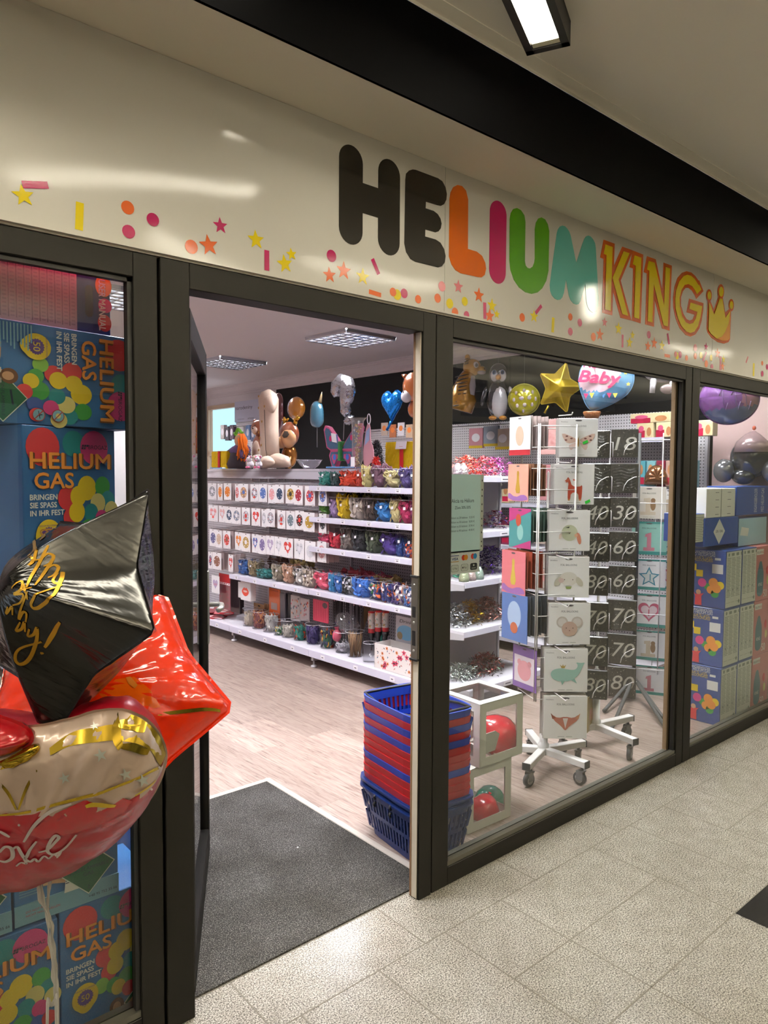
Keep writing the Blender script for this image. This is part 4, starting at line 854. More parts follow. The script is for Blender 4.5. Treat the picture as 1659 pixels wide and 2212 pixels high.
slab('printed_bag', 'clear bag with tiny pink print beside the leaf bag', 'bag', f3, 1337, 1460, 570, 870, .17, mat('bag_white2', '#c9bfc0', .3, coat=.8), oy=1200, extra=e_leaf)
def e_tas(t, w, h):
    p = MB().disc(w*.3, h*.8, w*.16, mat('label_dark', '#4a4244', .5), -.001, rz=h*.13)
    for k in range(7): p.box(-w*.4+k*w*.125, -w*.4+k*w*.125+.002, -.001, 0, h*.06, h*.92, mat('tassel_dark', '#a02c42', .5))
    p.build('print', t)
slab('tassel_pack', 'square coral red tassel pack hanging under the fourth shelf', 'pack', f4, 100, 310, 490, 790, .12, mat('tassel_red', '#c8405a', .5), oy=1220, extra=e_tas, k=1/6.381)
for k, (l, r) in enumerate([(370, 556), (562, 790)]):
    s0, zt = PG(f4(l), 1220+(500+60*k)/6.381, .22); s1, _ = PG(f4(r), 1300, .22)
    o = MB()
    for j in range(26):
        x = -(s0-s1)/2 + (s0-s1)*rnd.random(); y = rnd.uniform(0, .05); z = rnd.uniform(-.02, .02)
        o.tube([(x, y, 0), (x, y, .40+z)], .0035, mat('straw_grey' if j % 2 else 'straw_dark', '#6a666c' if j % 2 else '#2a282c', .4), 5).ell((x, y, .40+z), (.007, .007, .009), mat('straw_tip', '#d8d0c8' if k else '#c9a0b0', .4), n=6)
    o = o.build('straw_bunch', None, G((s0+s1)/2, .22, ZB), GROT); tag(o, ['bunch of dark straws with pink tips behind the film bag', 'bunch of dark straws with pale tips left of the pumps'][k], 'straws', kind='stuff')
# balloon pumps
for k, (xc, yt, yb) in enumerate([(910, 640, 935), (1005, 630, 915), (1105, 640, 915)]):
    s, zt = PG(f4(xc), 1220+yt/6.381, .20); _, zb = PG(f4(xc), 1220+yb/6.381, .20); h = zt-zb; r = .027
    t = GT('balloon_pump', f'red and white balloon pump hanging nozzle down, {["left", "middle", "right"][k]} of three', 'pump', s, .20, zb, 'balloon pumps')
    PR = mat('pump_red', '#c8232a', .35, coat=.5); PW = mat('pump_label', '#ece6e0', .4); PK = mat('pump_black', '#151417', .4)
    MB().lathe([(0, 0), (r, 0), (r, h*.93), (r*1.05, h*.98), (r*.9, h), (0, h)], PR, 20).build('pump_body', t)
    MB().lathe([(r*1.005, h*.2), (r*1.005, h*.93)], PW, 20).build('label', t)
    d = MB()
    for q, (a, z, rr_, c) in enumerate([(-1.9, .78, .5, '#e0702c'), (-1.2, .55, .45, '#8fb4a4'), (-1.9, .5, .4, '#e08a70'), (-1.3, .86, .35, '#e0a03a'), (-1.2, .3, .4, '#d9b04a')]):
        o2 = []
        for j in range(12): u = 2*PI*j/12; aa = a+rr_*math.cos(u)*.8; o2.append((r*1.012*math.cos(aa), r*1.012*math.sin(aa), h*z+rr_*math.sin(u)*.035))
        d.add(o2, [tuple(range(12))], mat('pump_'+c[1:], c, .4))
    d.text('BALLOON', 0, h*.36, .010, PK, -r*1.03, al='c').text('PUMP', 0, h*.28, .010, PK, -r*1.03, al='c'); d.build('print', t)
    MB().lathe([(0, 0), (r*.95, -.001), (r*.9, -.03), (r*.5, -.045), (r*.55, -.085), (r*.25, -.09), (r*.18, -.14), (0, -.14)], PK, 16).build('nozzle', t)
def e_ba(t, w, h): MB().disc(0, h*.40, w*.42, mat('print_skyblue', '#6fa8cc', .35), -.001, rz=h*.28).disc(-w*.28, h*.26, w*.13, mat('print_bronze', '#8a7a5a', .4), -.0014).text('Drink', 0, h*.76, h*.12, mat('ink_black', '#222', .5), -.001, w=w*.6, al='c', shear=.3).build('print', t)
slab('drink_pack', 'clear pack with blue round print and black script, by the door jamb', 'pack', f4, 1240, 1530, 720, 1090, .20, mat('pack_clear_grey', '#c4c2c8', .3, coat=.6), oy=1220, extra=e_ba, k=1/6.381)
slab('teal_scoop', 'teal plastic strip standing behind the balloon pumps', 'strip', f4, 1000, 1050, 900, 1110, .26, mat('teal_plastic', '#2f8a78', .4), oy=1220, k=1/6.381)
# red packets strewn on the lowest shelf
rr = random.Random(11)
for k in range(16):
    px, py = rr.uniform(165, 500), rr.uniform(690, 870); s, _ = PG(f3(px), 1200+py*S1, .18)
    R1 = mat(['strewn_red', 'strewn_deep', 'strewn_pink'][k % 3], ['#c4202c', '#8c1a26', '#cf5a62'][k % 3], .3, coat=.7)
    t = GT('red_packet', f'{["bright red", "deep red", "pinkish red"][k % 3]} packet in the loose heap on the lowest shelf', 'packet', s, .07+.022*(k % 12), ZB+.004+.006*k*.55, ('red', 'deep', 'pink')[k % 3]+' packets strewn on the lowest shelf')
    t.rotation_euler = (rr.uniform(-.08, .2), rr.uniform(-.12, .12), GROT+rr.uniform(-.9, .9))
    MB().rbox(-.07, .07, -.05, .05, 0, .008, R1, .002, seg=1).build('packet_body', t)
    if k % 3 == 0:
        MB().add([(.05*math.cos(2*PI*j/14)-.01, .028*math.sin(2*PI*j/14), .0088) for j in range(14)], [tuple(range(14))], mat('strewn_white', '#eadfdc', .5)).build('print', t)
# ================================================================== SHOPPING BASKETS by the door jamb
BLUE = mat('basket_blue', '#1b3fa8', .4, coat=.2); BDK = mat('basket_dark_blue', '#14306f', .4, coat=.2); RED = mat('basket_red', '#b31a20', .4, coat=.2); BLK = mat('handle_black', '#101012', .5)
def basket(bx, by, z, m, label, rot, bottom=False, top=False):
    t = thing('shopping_basket', label, 'basket', (bx, by, z), rot, 'stacked shopping baskets')
    w0, l0, w1, l1, h = .118, .18, .155, .222, .225
    def rect(w, l, z, r=.03): return [(x, y, z) for x, y in round_pts([(-w, -l), (w, -l), (w, l), (-w, l)], 2, .12)]
    n = len(rect(1, 1, 0))
    def band(z0, z1, out=0.0, th=.003):
        k0, k1 = z0/h, z1/h
        a = rect(w0+(w1-w0)*k0+out, l0+(l1-l0)*k0+out, z0); b = rect(w0+(w1-w0)*k1+out, l0+(l1-l0)*k1+out, z1)
        c = rect(w0+(w1-w0)*k1+out-th, l0+(l1-l0)*k1+out-th, z1); d = rect(w0+(w1-w0)*k0+out-th, l0+(l1-l0)*k0+out-th, z0)
        f = []
        for i in range(n):
            j = (i+1) % n; f += [(i, j, j+n, i+n), (i+n, j+n, j+2*n, i+2*n), (i+2*n, j+2*n, j+3*n, i+3*n), (i+3*n, j+3*n, j, i)]
        return a+b+c+d, f
    if bottom or top:
        b = MB()
        for z0, z1 in ((0, .03), (.095, .115), (.180, .225)): b.add(*band(z0, z1), m)
        b.add(rect(w0, l0, .002), [tuple(range(n-1, -1, -1))], m); b.add(rect(w0, l0, .004), [tuple(range(n))], m)
        # slats between the bands leave the slots open
        for z0, z1 in ((.03, .095), (.115, .18)):
            for side, N in ((0, 17), (1, 12)):
                for k in range(N):
                    u = -0.93 + 1.86*k/(N-1)
                    for sg in (-1, 1):
                        q = []
                        for zz in (z0-.002, z1+.002):
                            w = w0+(w1-w0)*zz/h; l = l0+(l1-l0)*zz/h
                            if side == 0: q += [(sg*w, u*l-.0055, zz), (sg*w, u*l+.0055, zz), (sg*(w-.003), u*l+.0055, zz), (sg*(w-.003), u*l-.0055, zz)]
                            else: q += [(u*w-.0055, sg*l, zz), (u*w+.0055, sg*l, zz), (u*w+.0055, sg*(l-.003), zz), (u*w-.0055, sg*(l-.003), zz)]
                        b.add(q, [(0, 1, 5, 4), (1, 2, 6, 5), (2, 3, 7, 6), (3, 0, 4, 7)], m)
        b.build('basket_body', t)
    else:
        b = MB(); b.add(*band(.16, .225), m); b.build('basket_body', t)
    r = MB(); r.add(*band(h-.034, h+.002, .004, .006), m)
    if bottom:
        r.add(*band(h-.012, h-.002, .016, .018), m)
    r.build('rim', t)
    if top:
        hd = MB(); 
        for sg in (-1, 1): hd.tube([(-w1+.01, sg*.02, h-.02), (-w1+.012, sg*.12, h-.006), (-w1+.02, sg*(l1-.02), h+.001), (0, sg*(l1-.018), h+.002), (w1-.02, sg*(l1-.02), h+.001), (w1-.012, sg*.12, h-.006), (w1-.01, sg*.02, h-.02)], .006, BLK, 8)
        hd.build('handle', t)
    if bottom:
        c = MB()
        for y in (-.06, .06): c.tube([(-w1-.012, y, h-.035), (-w1-.02, y, h-.045), (-w1-.014, y, h-.055)], .006, BLK, 8)
        c.build('handle_clip', t)
    return t
seq = ['B', 'B', 'R', 'R', 'R', 'B', 'R', 'R', 'R', 'B', 'R', 'B', 'R', 'B']
cb = Vector((2.128, 0.338)); rb = math.radians(-7.2); nb = len(seq); pit = (.622-.225)/(nb-1)
for k, c in enumerate(seq):
    nm = {'B': 'blue', 'R': 'red'}[c]; where = 'at the bottom of the stack' if k == 0 else 'on top of the stack' if k == nb-1 else f'{ORD[k]} up from the bottom of the stack'
    basket(cb.x+rnd.uniform(-.001, .001), cb.y, .0005+pit*k, BDK if k < 2 else BLUE if c == 'B' else RED, f'{nm} plastic shopping basket, {where} by the door', rb, bottom=k < 2, top=k == nb-1)

# ================================================================== CARDBOARD BALLOON BOXES behind the baskets
WC = mat('white_card', '#ecebe4', .55); FILMW = clear('window_film', '#f6f6f6', 1.6, .03, haze=.03)
def window_box(x, y, z, s, label, rz):
    t = thing('balloon_box', label, 'box', (x, y, z), rz, 'white window boxes'); w = s/2; b = s*.14; th = .003
    mb = MB()
    def panel(M):
        o = [(-w, 0), (w, 0), (w, s), (-w, s)]; i = round_pts([(-w+b, b), (w-b, b), (w-b, s-b), (-w+b, s-b)], 2, .12)
        for q in ((-w, w, 0, b), (-w, w, s-b, s), (-w, -w+b, b, s-b), (w-b, w, b, s-b)): mb.box(q[0], q[1], -w, -w+th, q[2], q[3], WC, M)
    T0 = Matrix.Identity(4)
    for k in range(4): panel(Matrix.Rotation(k*PI/2, 4, 'Z'))
    Mt = Matrix.Translation((0, 0, s/2)) @ Matrix.Rotation(PI/2, 4, 'X') @ Matrix.Translation((0, 0, -s/2))
    for k in (1, -1): panel(Matrix.Translation((0, 0, s/2)) @ Matrix.Rotation(k*PI/2, 4, 'X') @ Matrix.Translation((0, 0, -s/2)))
    mb.build('carton', t)
    f = MB()
    for k in range(4): f.add([(-w+b*.8, -w+.004, b*.8), (w-b*.8, -w+.004, b*.8), (w-b*.8, -w+.004, s-b*.8), (-w+b*.8, -w+.004, s-b*.8)], [(0, 1, 2, 3)], FILMW, Matrix.Rotation(k*PI/2, 4, 'Z'))
    f.add([(-w+b*.8, -w+b*.8, s-.004), (w-b*.8, -w+b*.8, s-.004), (w-b*.8, w-b*.8, s-.004), (-w+b*.8, w-b*.8, s-.004)], [(0, 1, 2, 3)], FILMW); f.build('window', t)
    return t
bs_ = .288; rzb = math.radians(-2)
window_box(2.485, 0.360, 0.0005, bs_, 'white window box holding a teal and a red balloon, under the other box', rzb)
window_box(2.545, 0.345, bs_+.002, bs_, 'white window box holding a big red balloon, on top of the other box', rzb)
RB = mat('latex_gloss_red', '#d3303c', .22, coat=1); TB = mat('latex_gloss_teal', '#1f8a76', .25, coat=1)
def latex(r, m): return MB().lathe([(0, r*1.02), (r*.4, r*.94), (r*.75, r*.7), (r*.97, r*.25), (r, -.02), (r*.93, -r*.4), (r*.7, -r*.8), (r*.4, -r*1.08), (r*.14, -r*1.22), (r*.07, -r*1.28), (r*.13, -r*1.36), (0, -r*1.36)], m, 26)
o = latex(.105, RB).build('latex_balloon', None, P(1078, 1590, y=.315)); o.rotation_euler = (.4, 2.4, 0); o.scale = (.93, .93, .93); tag(o, 'big glossy red balloon inside the upper window box', 'balloon')
o = latex(.078, TB).build('latex_balloon', None, P(1058, 1732, y=.37)); o.rotation_euler = (0, .6, 0); tag(o, 'teal balloon inside the lower window box', 'balloon')
o = latex(.072, RB).build('latex_balloon', None, P(1045, 1752, y=.30)); o.rotation_euler = (.3, -2.2, 0); tag(o, 'red balloon in front of the teal one in the lower window box', 'balloon')
MB().poly([(-.10, .0), (.02, .0), (.05, -.02), (.02, -.09), (-.1, -.09)], WC, 0, th=.004).build('letter_cutout', None, (2.50, .222, bs_+.14)); tag(bpy.data.objects['letter_cutout'], 'white card shape standing behind the film of the upper window box', 'card')

# ================================================================== HELIUM BOXES in the left window
HB = mat('box_blue', '#3a74b2', .45, var=(3.0, '#2d62a0')); HB2 = mat('box_navy', '#27356e', .45); HO = mat('box_orange', '#f09a3e', .5); HSH = mat('box_brown_shadow', '#7a4a20', .6); HWH = mat('box_white', '#efefe8', .5)
HY = mat('badge_yellow', '#e8c928', .5); HP = mat('badge_purple', '#5a3a86', .5); HG = mat('diamond_green', '#0f5a38', .5); HGB = mat('diamond_border', '#dfe6dc', .5); HTB = mat('box_lightblue', '#7fb0c8', .5); SKIN = mat('print_skin', '#d0a07c', .6); HAIR = mat('print_hair', '#6a3f22', .6); INK = mat('print_ink', '#14203a', .6); HRED = mat('print_redink', '#b04038', .6)
BC = {'r': '#d83c44', 'g': '#3f9a44', 'l': '#8cc450', 'y': '#efd028', 't': '#2a8f98', 'b': '#3a54a0', 'm': '#d8408a', 'p': '#a25aa0', 'c': '#e9dc8a'}
BMAT = {k: mat('boxballoon_'+k, v, .45) for k, v in BC.items()}
def art_front(mb, w, h, M, y0=-.0008, gas=True):
    """printed front of a helium box: x in -w/2..w/2, z in 0..h"""
    e = .0002; y = [y0]
    def L(): y[0] -= e; return y[0]
    for x, z, r, c in [(-.30, .90, .17, 'r'), (.02, .90, .12, 't'), (.25, .93, .16, 'm')]: mb.disc(x*w, min(z, .99-r*w/h)*h, r*w, BMAT[c], L(), M=M)
    for x, z, r, c in [(.16, .62, .17, 'y'), (.34, .63, .14, 'g'), (-.06, .56, .16, 'r'), (.06, .57, .14, 'y'), (.40, .54, .13, 't'), (.44, .47, .13, 'c'), (.28, .52, .14, 'c'), (.20, .46, .13, 't'), (-.02, .44, .14, 'r'), (.04, .47, .14, 'y'), (.32, .42, .12, 'm'), (-.10, .36, .12, 'l'), (.16, .35, .15, 'g'), (.30, .32, .12, 'b'), (.02, .33, .12, 'g'), (.07, .30, .12, 'y'), (.18, .26, .12, 'r'), (.40, .33, .11, 'r')]:
        mb.disc(x*w, z*h, r*w*.62, BMAT[c], L(), rz=r*w*.68, M=M)
    yy = L(); mb.text('HELIUM', .012*w-.44*w+.006*w, .745*h-.004*h, .095*h, HSH, yy, M, w=.86*w, bold=.03); yy = L(); mb.text('HELIUM', -.44*w, .745*h, .095*h, HO, yy, M, w=.86*w, bold=.03); y[0] -= .0002
    yy = L(); mb.text('GAS', -.395*w, .625*h-.004*h, .092*h, HSH, yy, M, w=.40*w, bold=.03); yy = L(); mb.text('GAS', -.40*w, .625*h, .092*h, HO, yy, M, w=.40*w, bold=.03); y[0] -= .0002
    yy = L()
    for k, s in enumerate(('BRINGEN', 'SIE SPASS', 'IN IHR FEST')): mb.text(s, -.45*w, (.555-.048*k)*h, .032*h, HWH, yy, M, bold=.04)
    mb.text('BROGAZ', .17*w, .87*h, .026*h, INK, yy, M)
    for i, (a, b) in enumerate([(0, 0), (1, 0), (0, 1), (1, 1), (2, 1)]): mb.poly([(.09*w+a*.025*w+b*.006*w, .868*h+b*.016*h), (.11*w+a*.025*w+b*.006*w, .868*h+b*.016*h), (.115*w+a*.025*w+b*.006*w, .881*h+b*.016*h), (.095*w+a*.025*w+b*.006*w, .881*h+b*.016*h)], INK, yy, M)
    # badge: a yellow balloon with a purple seal
    mb.poly([(-.27*w+.13*w*math.cos(t)*(1 if math.sin(t) > -.6 else .8), .335*h+.145*w*math.sin(t)*(1 if math.sin(t) > -.6 else 1.12)) for t in [2*PI*k/30 for k in range(30)]], HY, L(), M)
    mb.poly(star_pts(-.27*w, .335*h, .082*w, .072*w, 18), HP, L(), M); mb.text('50', -.27*w, .335*h-.02*h, .042*h, HY, L(), M, al='c'); mb.text('SET', -.27*w, .27*h, .012*h, HP, y[0], M, al='c')
    mb.text('HELIUM BALLONGAS', -.27*w, .392*h, .010*h, HP, y[0], M, al='c')
    # person print: striped top, pale overall, arms up
    yy = L(); Rr = [(-.02, .235), (.02, .24), (.10, .15), (.17, .20), (.26, .265), (.285, .25), (.2, .165), (.13, .09), (.13, .0), (-.06, .0), (-.06, .09), (-.18, .115), (-.29, .12), (-.29, .15), (-.16, .145), (-.05, .13), (-.02, .16)]
    mb.poly([(x*w+.02*w, z*h*.86) for x, z in Rr], SKIN, yy, M); yy = L()
    mb.poly([(-.05*w, 0), (.14*w, 0), (.12*w, .125*h), (-.03*w, .125*h)], HWH, yy, M); yy = L()
    for k in range(4): mb.box(-.035*w, .125*w, yy, yy+.0001, (.065+.016*k)*h, (.072+.016*k)*h, INK, M)
    mb.disc(.045*w, .17*h, .075*w, HAIR, L(), rz=.085*w, M=M); mb.disc(.045*w, .163*h, .042*w, SKIN, L(), rz=.056*w, M=M)
def art_diamond(mb, w, x, z, s, M, y0):
    mb.poly([(x, z-s), (x+s, z), (x, z+s), (x-s, z)], HGB, y0, M); mb.poly([(x, z-s*.95), (x+s*.95, z), (x, z+s*.95), (x-s*.95, z)], HG, y0-.0002, M)
    mb.text('NON-FLAMMABLE', x, z-.05*s, s*.13, INK, y0-.0004, M, al='c').text('GAS', x, z-.26*s, s*.14, INK, y0-.0004, M, al='c').text('2', x, z-.78*s, s*.14, INK, y0-.0004, M, al='c')
    mb.add([(x-.3*s, y0-.0004, z+.28*s), (x+.3*s, y0-.0004, z+.36*s), (x+.3*s, y0-.0004, z+.44*s), (x-.3*s, y0-.0004, z+.36*s)], [(0, 1, 2, 3)], INK, M)
def art_nofly(mb, x, z, r, M, y, kind):
    mb.disc(x, z, r, HRED, y, M=M); mb.disc(x, z, r*.88, HTB, y-.0002, M=M)
    if kind: mb.poly([(x-r*.6, z-r*.1), (x+r*.6, z+r*.1), (x+r*.6, z+r*.2), (x+r*.1, z+r*.15), (x, z+r*.55), (x-r*.12, z+r*.55), (x-r*.05, z+r*.1), (x-r*.6, z)], INK, y-.0004, M)
    else: mb.disc(x, z, r*.4, BMAT['c'], y-.0004, M=M)
    mb.add([(x-.66*r, y-.0006, z+.56*r), (x-.56*r, y-.0006, z+.66*r), (x+.66*r, y-.0006, z-.56*r), (x+.56*r, y-.0006, z-.66*r)], [(0, 1, 2, 3)], HRED, M)
def hbox(name, label, cx, y, z, w, d, h, rz, art, body=None, group=None):
    t = thing(name, label, 'box', (cx, y, z), rz, group); MB().rbox(-w/2, w/2, 0, d, 0, h, body or HB, .002, seg=1).box(-w/2+.01, w/2-.01, -.0002, 0, h*.0, h*.004, INK).build('carton', t)
    mb = MB(); art(mb, w, h); mb.build('print', t); return t
I4 = Matrix.Identity(4)
gb = 'helium boxes in the left window'
def a_std(mb, w, h): art_front(mb, w, h, I4); art_nofly(mb, .42*w, .2*h, .05*w, I4, -.006, 1); art_diamond(mb, w, .36*w, .1*h, .15*w, I4, -.0065)
def a_b6(mb, w, h): art_front(mb, w, h, I4); art_diamond(mb, w, .33*w, .16*h, .21*w, I4, -.0065)
hbox('helium_box', 'blue HELIUM GAS box at the bottom, beside the window frame', .722, .110, .0005, .275, .26, .40, 0, a_b6, None, gb)
hbox('helium_box', 'blue HELIUM GAS box at the bottom, partly cut off on the left', .440, .105, .0005, .275, .26, .393, math.radians(-2), a_std, None, gb)
def a_b4(mb, w, h):
    art_front(mb, w, h, Matrix.Translation((0, 0, .12*h)) @ Matrix.Scale(.9, 4)); mb.box(-w/2, w/2, -.0045, -.0002, 0, .13*h, HTB)
    art_diamond(mb, w, .19*w, .235*h, .27*w, I4, -.0072); art_nofly(mb, .40*w, .52*h, .065*w, I4, -.0072, 1); art_nofly(mb, .40*w, .64*h, .065*w, I4, -.0072, 0)
    mb.text('+48 95 752 35 66', .48*w, .03*h, .018*h, INK, -.0048, al='r').text('DO NOT REFILL', -.4*w, .07*h, .014*h, HRED, -.0048).text('NICHT NACHFUELLEN', -.4*w, .045*h, .014*h, HRED, -.0048)
    for k in range(16): mb.box(-.46*w, (-.46+.24*(.7+.3*((k*7) % 5)/5))*w, -.0072, -.0070, (.44-.017*k)*h, (.446-.017*k)*h, HTB)
hbox('helium_box', 'blue helium box with green diamond sign, second level beside the frame', .610, .112, .402, .272, .26, .42, math.radians(-1), a_b4, None, gb)
hbox('helium_box', 'blue helium box with green diamond, second level at the left edge', .330, .112, .402, .272, .26, .42, math.radians(-2), a_b4, None, gb)
hbox('helium_box', 'blue HELIUM GAS box on the third level, behind the black star balloon', .560, .15, .825, .272, .26, .455, math.radians(4), a_std, None, gb)
hbox('helium_box', 'upright blue HELIUM GAS box on the fourth level, behind the black star', .650, .150, 1.285, .30, .26, .435, math.radians(22), a_std, None, gb)
def a_b2(mb, w, h):   # lies on its side: the front is turned a quarter clockwise
    M = Matrix.Translation((-w/2, 0, h/2)) @ Matrix.Rotation(PI/2, 4, 'Y')
    art_front(mb, h, w, M); art_diamond(mb, h, .25*h, .13*w, .24*h, M, -.0072); art_nofly(mb, .40*h, .34*w, .065*h, M, -.0072, 1); art_nofly(mb, .40*h, .46*w, .065*h, M, -.0072, 0)
    for k in range(14): mb.box((-.46+.02*k)*w, (-.452+.02*k)*w, -.0072, -.007, (.72+.1*((k*3) % 4)/4)*h, .97*h, HTB)
hbox('helium_box', 'blue HELIUM GAS box lying on its side near the top of the pile', .625, .135, 1.722, .43, .27, .262, math.radians(10), a_b2, None, gb)
def a_b1(mb, w, h):
    mb.box(-w/2, .26*w, -.0012, -.0002, 0, .84*h, mat('manual_panel', '#b9a3ad', .6))
    for k in range(15):
        x = -.48*w + k*.049*w
        mb.box(x, x+.003, -.0016, -.0012, .04*h, .8*h, mat('manual_ink', '#8d7d88', .7)); 
        for j in range(20): mb.box(x+.006, x+.04*w, -.0015, -.0012, (.05+.037*j)*h, (.065+.037*j)*h, mat('manual_ink2', '#9f8d99', .7))
    for k in range(7): mb.disc(-.46*w+k*.155*w, .90*h, .055*w, HWH, -.0016); mb.disc(-.46*w+k*.155*w, .90*h, .050*w, mat('photo_brown', '#7a5648', .6), -.002)
    mb.disc(.45*w, .50*h, .06*w, HO, -.0014, rz=.075*w); mb.disc(.455*w, .12*h, .05*w, BMAT['r'], -.0014, rz=.06*w); mb.disc(.45*w, .76*h, .06*w, BMAT['p'], -.0014); mb.disc(.46*w, .3*h, .05*w, BMAT['m'], -.0014)
    mb.text('USER MANUAL', .415*w, .56*h, .075*w*.62, HWH, -.0022, rot=-PI/2, w=.52*h, bold=.03)
    mb.poly(capsule((.345*w, .20*h), (.345*w, .44*h), .028*w), mat('hand_hole', '#0c0c0e', .8), -.0018)
hbox('helium_box', 'dark blue box marked USER MANUAL on top of the pile, lit red', .570, .150, 1.986, .40, .27, .27, math.radians(6), a_b1, HB2, gb)
hbox('blue_case', 'plain bright blue film-wrapped box behind the bottom helium box', .80, .40, .0005, .22, .25, .55, math.radians(10), lambda mb, w, h: mb.box(-w*.4, -w*.38, -.0003, 0, .1*h, .9*h, HTB), mat('case_blue', '#3f6fd0', .25, coat=.8))
# red running-text display hanging inside the left window above the frame; its glow reddens the top box
ld = thing('led_display', 'red running-text display hung above the left window, out of the view', 'display', (0.30, .100, 2.29))
MB().box(-.5, .5, 0, .035, 0, .12, BLK).build('display_case', ld)
MB().box(-.49, .49, 0.002, .033, -.003, -.001, mat('led_red', '#ff1030', .5, emit=130, ecol=(1, .03, .12))).build('led_row', ld)

# ================================================================== BOXES in the right window
gb = 'helium boxes in the right window'
NB = mat('box_navy_print', '#2f4a8e', .4, coat=.3); TX = mat('box_textpanel', '#e4e6dc', .5); TXI = mat('box_textink', '#8f978c', .7); PKB = mat('box_pink', '#cf7f7c', .45)
def rightbox(x, y, z, w, d, h, label, text=True):
    t = thing('helium_box', label, 'box', (x, y, z), 0, gb); MB().rbox(0, w, 0, d, 0, h, NB, .002, seg=1).build('carton', t)
    p = MB()
    if text:
        p.box(.008, w-.004, -.0012, -.0002, .008, h-.008, TX)
        for c in range(3):
            x0 = .016 + c*(w-.03)/3
            for j in range(26): p.box(x0, x0+(w-.04)/3*(.75+.25*((j*5+c) % 3)/3), -.0016, -.0012, h*(.20+.0265*j), h*(.209+.0265*j), TXI)
            for j in range(2): p.disc(x0+(w-.05)/6*(1+2*j)*.8, h*.93, .011, TXI, -.0016, n=10)
            p.box(x0, x0+.05, -.0016, -.0012, h*.10, h*.105, TXI); p.box(x0+.02, x0+.026, -.0016, -.0012, h*.3, h*.33, INK)
        p.poly([(w-.03, .02), (w-.015, .035), (w-.03, .05), (w-.045, .035)], TXI, -.0016)
    M = Matrix.Rotation(-PI/2, 4, 'Z')   # left side print: local x runs towards the front
    M = Matrix.Translation((0, 0, 0)) @ Matrix(((0, 1, 0, 0), (-1, 0, 0, 0), (0, 0, 1, 0), (0, 0, 0, 1)))
    for k, (s, zz, q) in enumerate([('ENGANGSBEHOLDER', .93, HWH), ('MED HELIUM GAS', .885, HWH), ('HELIUM TIL LATEX-', .83, HY), ('BALLOONGASS', .79, HY)]): p.text(s, -d*.55, zz*h, .018, q, -.0012, M, w=.16 if k < 2 else .13, al='c')
    for x_, z_, m_, r_ in [(-d*.78, .68, HY, .022), (-d*.62, .58, HY, .022)]: p.box(x_-r_, x_+r_, -.0014, -.001, (z_*h)-r_, z_*h+r_, m_, M)
    p.box(-d*.32, -d*.06, -.0014, -.001, .60*h, .76*h, HWH, M); p.box(-d*.26, -d*.12, -.0014, -.001, .83*h, .87*h, HWH, M)
    for x_, z_, m_, r_ in [(-.55, .42, 'm', .028), (-.28, .44, 'r', .03), (-.2, .34, 'r', .028), (-.12, .40, 'y', .026), (-.34, .31, 'r', .026), (-.24, .25, 'g', .026), (-.42, .36, 'g', .022)]: p.disc(x_*d, z_*h, r_, BMAT[m_] if m_ != 'r' else HO, -.0016-.0002*r_*100, M=M)
    p.poly([(x_*d, z_*h) for x_, z_ in [(-.72, .02), (-.55, .02), (-.56, .18), (-.50, .24), (-.56, .22), (-.62, .28), (-.70, .20), (-.76, .25), (-.71, .17)]], BMAT['r'], -.0018, M); p.disc(-.635*d, .25*h, .016, SKIN, -.002, M=M)
    p.build('print', t); return t
def lvl(c): return ['lowest', 'middle', 'upper'][c]
for k in range(3):
    rightbox(4.598+.012*k, .135, .0005+.375*k, .228, .27, .372, f'navy helium box, {lvl(k)} of the left column in the right window')
    rightbox(4.836+.012*k, .137, .0005+.375*k, .222, .27, .372, f'navy helium box, {lvl(k)} of the middle column in the right window')
    t = thing('helium_box', f'pink box marked HELIUM KING, {lvl(k)} of the pink column', 'box', (5.075, .137, .0005+.375*k), 0, gb); MB().rbox(0, .26, 0, .27, 0, .372, PKB, .002, seg=1).build('carton', t)
    p = MB().box(.01, .12, -.0012, -.0002, .315, .352, HWH).text('HELIUM', .014, .323, .016, INK, -.0016, w=.06).text('KING', .078, .323, .016, LO, -.0016, w=.04)
    p.poly(round_pts([(.03, .03), (.12, .03), (.13, .12), (.13, .19), (.11, .23), (.095, .27), (.06, .27), (.045, .23), (.025, .19), (.025, .1)], 2), mat('bottle_teal', '#3f6f7c', .5), -.0012)
    p.text('KING', .045, .10, .022, HWH, -.0016, w=.06).text('50', .13, .02, .05, HWH, -.0018, w=.06); p.ell((.19, -.001, .2), (.022, .0008, .03), BMAT['r'], n=10).ell((.2, -.001, .13), (.02, .0008, .03), BMAT['c'], n=10); p.build('print', t)
def pbox(name, label, l, r, yt, yb, y, d, body, art):
    a = P(l, (yt+yb)/2, y=y); b = P(r, (yt+yb)/2, y=y); zt = P((l+r)/2, yt, y=y).z; zb = P((l+r)/2, yb, y=y).z; w = b.x-a.x; h = zt-zb
    t = thing(name, label, 'box', (a.x, y, max(zb, 1.1265)), 0, gb); h = zt-max(zb, 1.1265); MB().rbox(0, w, 0, d, 0, h, body, .002, seg=1).build('carton', t); m2 = MB(); art(m2, w, h); m2.build('print', t); return t, zt
def a_un(mb, w, h):
    s = h*.46; mb.poly([(w*.42, h*.5-s), (w*.42+s*1.0, h*.5), (w*.42, h*.5+s), (w*.42-s*1.0, h*.5)], HWH, -.001); mb.text('UN 1046', w*.42, h*.46, h*.105, INK, -.0014, al='c')
t1, z1 = pbox('helium_box', 'blue box with a white UN 1046 diamond in the right window', 1522, 1594, 1118, 1177, .20, .2, mat('box_unblue', '#2e4f9c', .4), a_un)
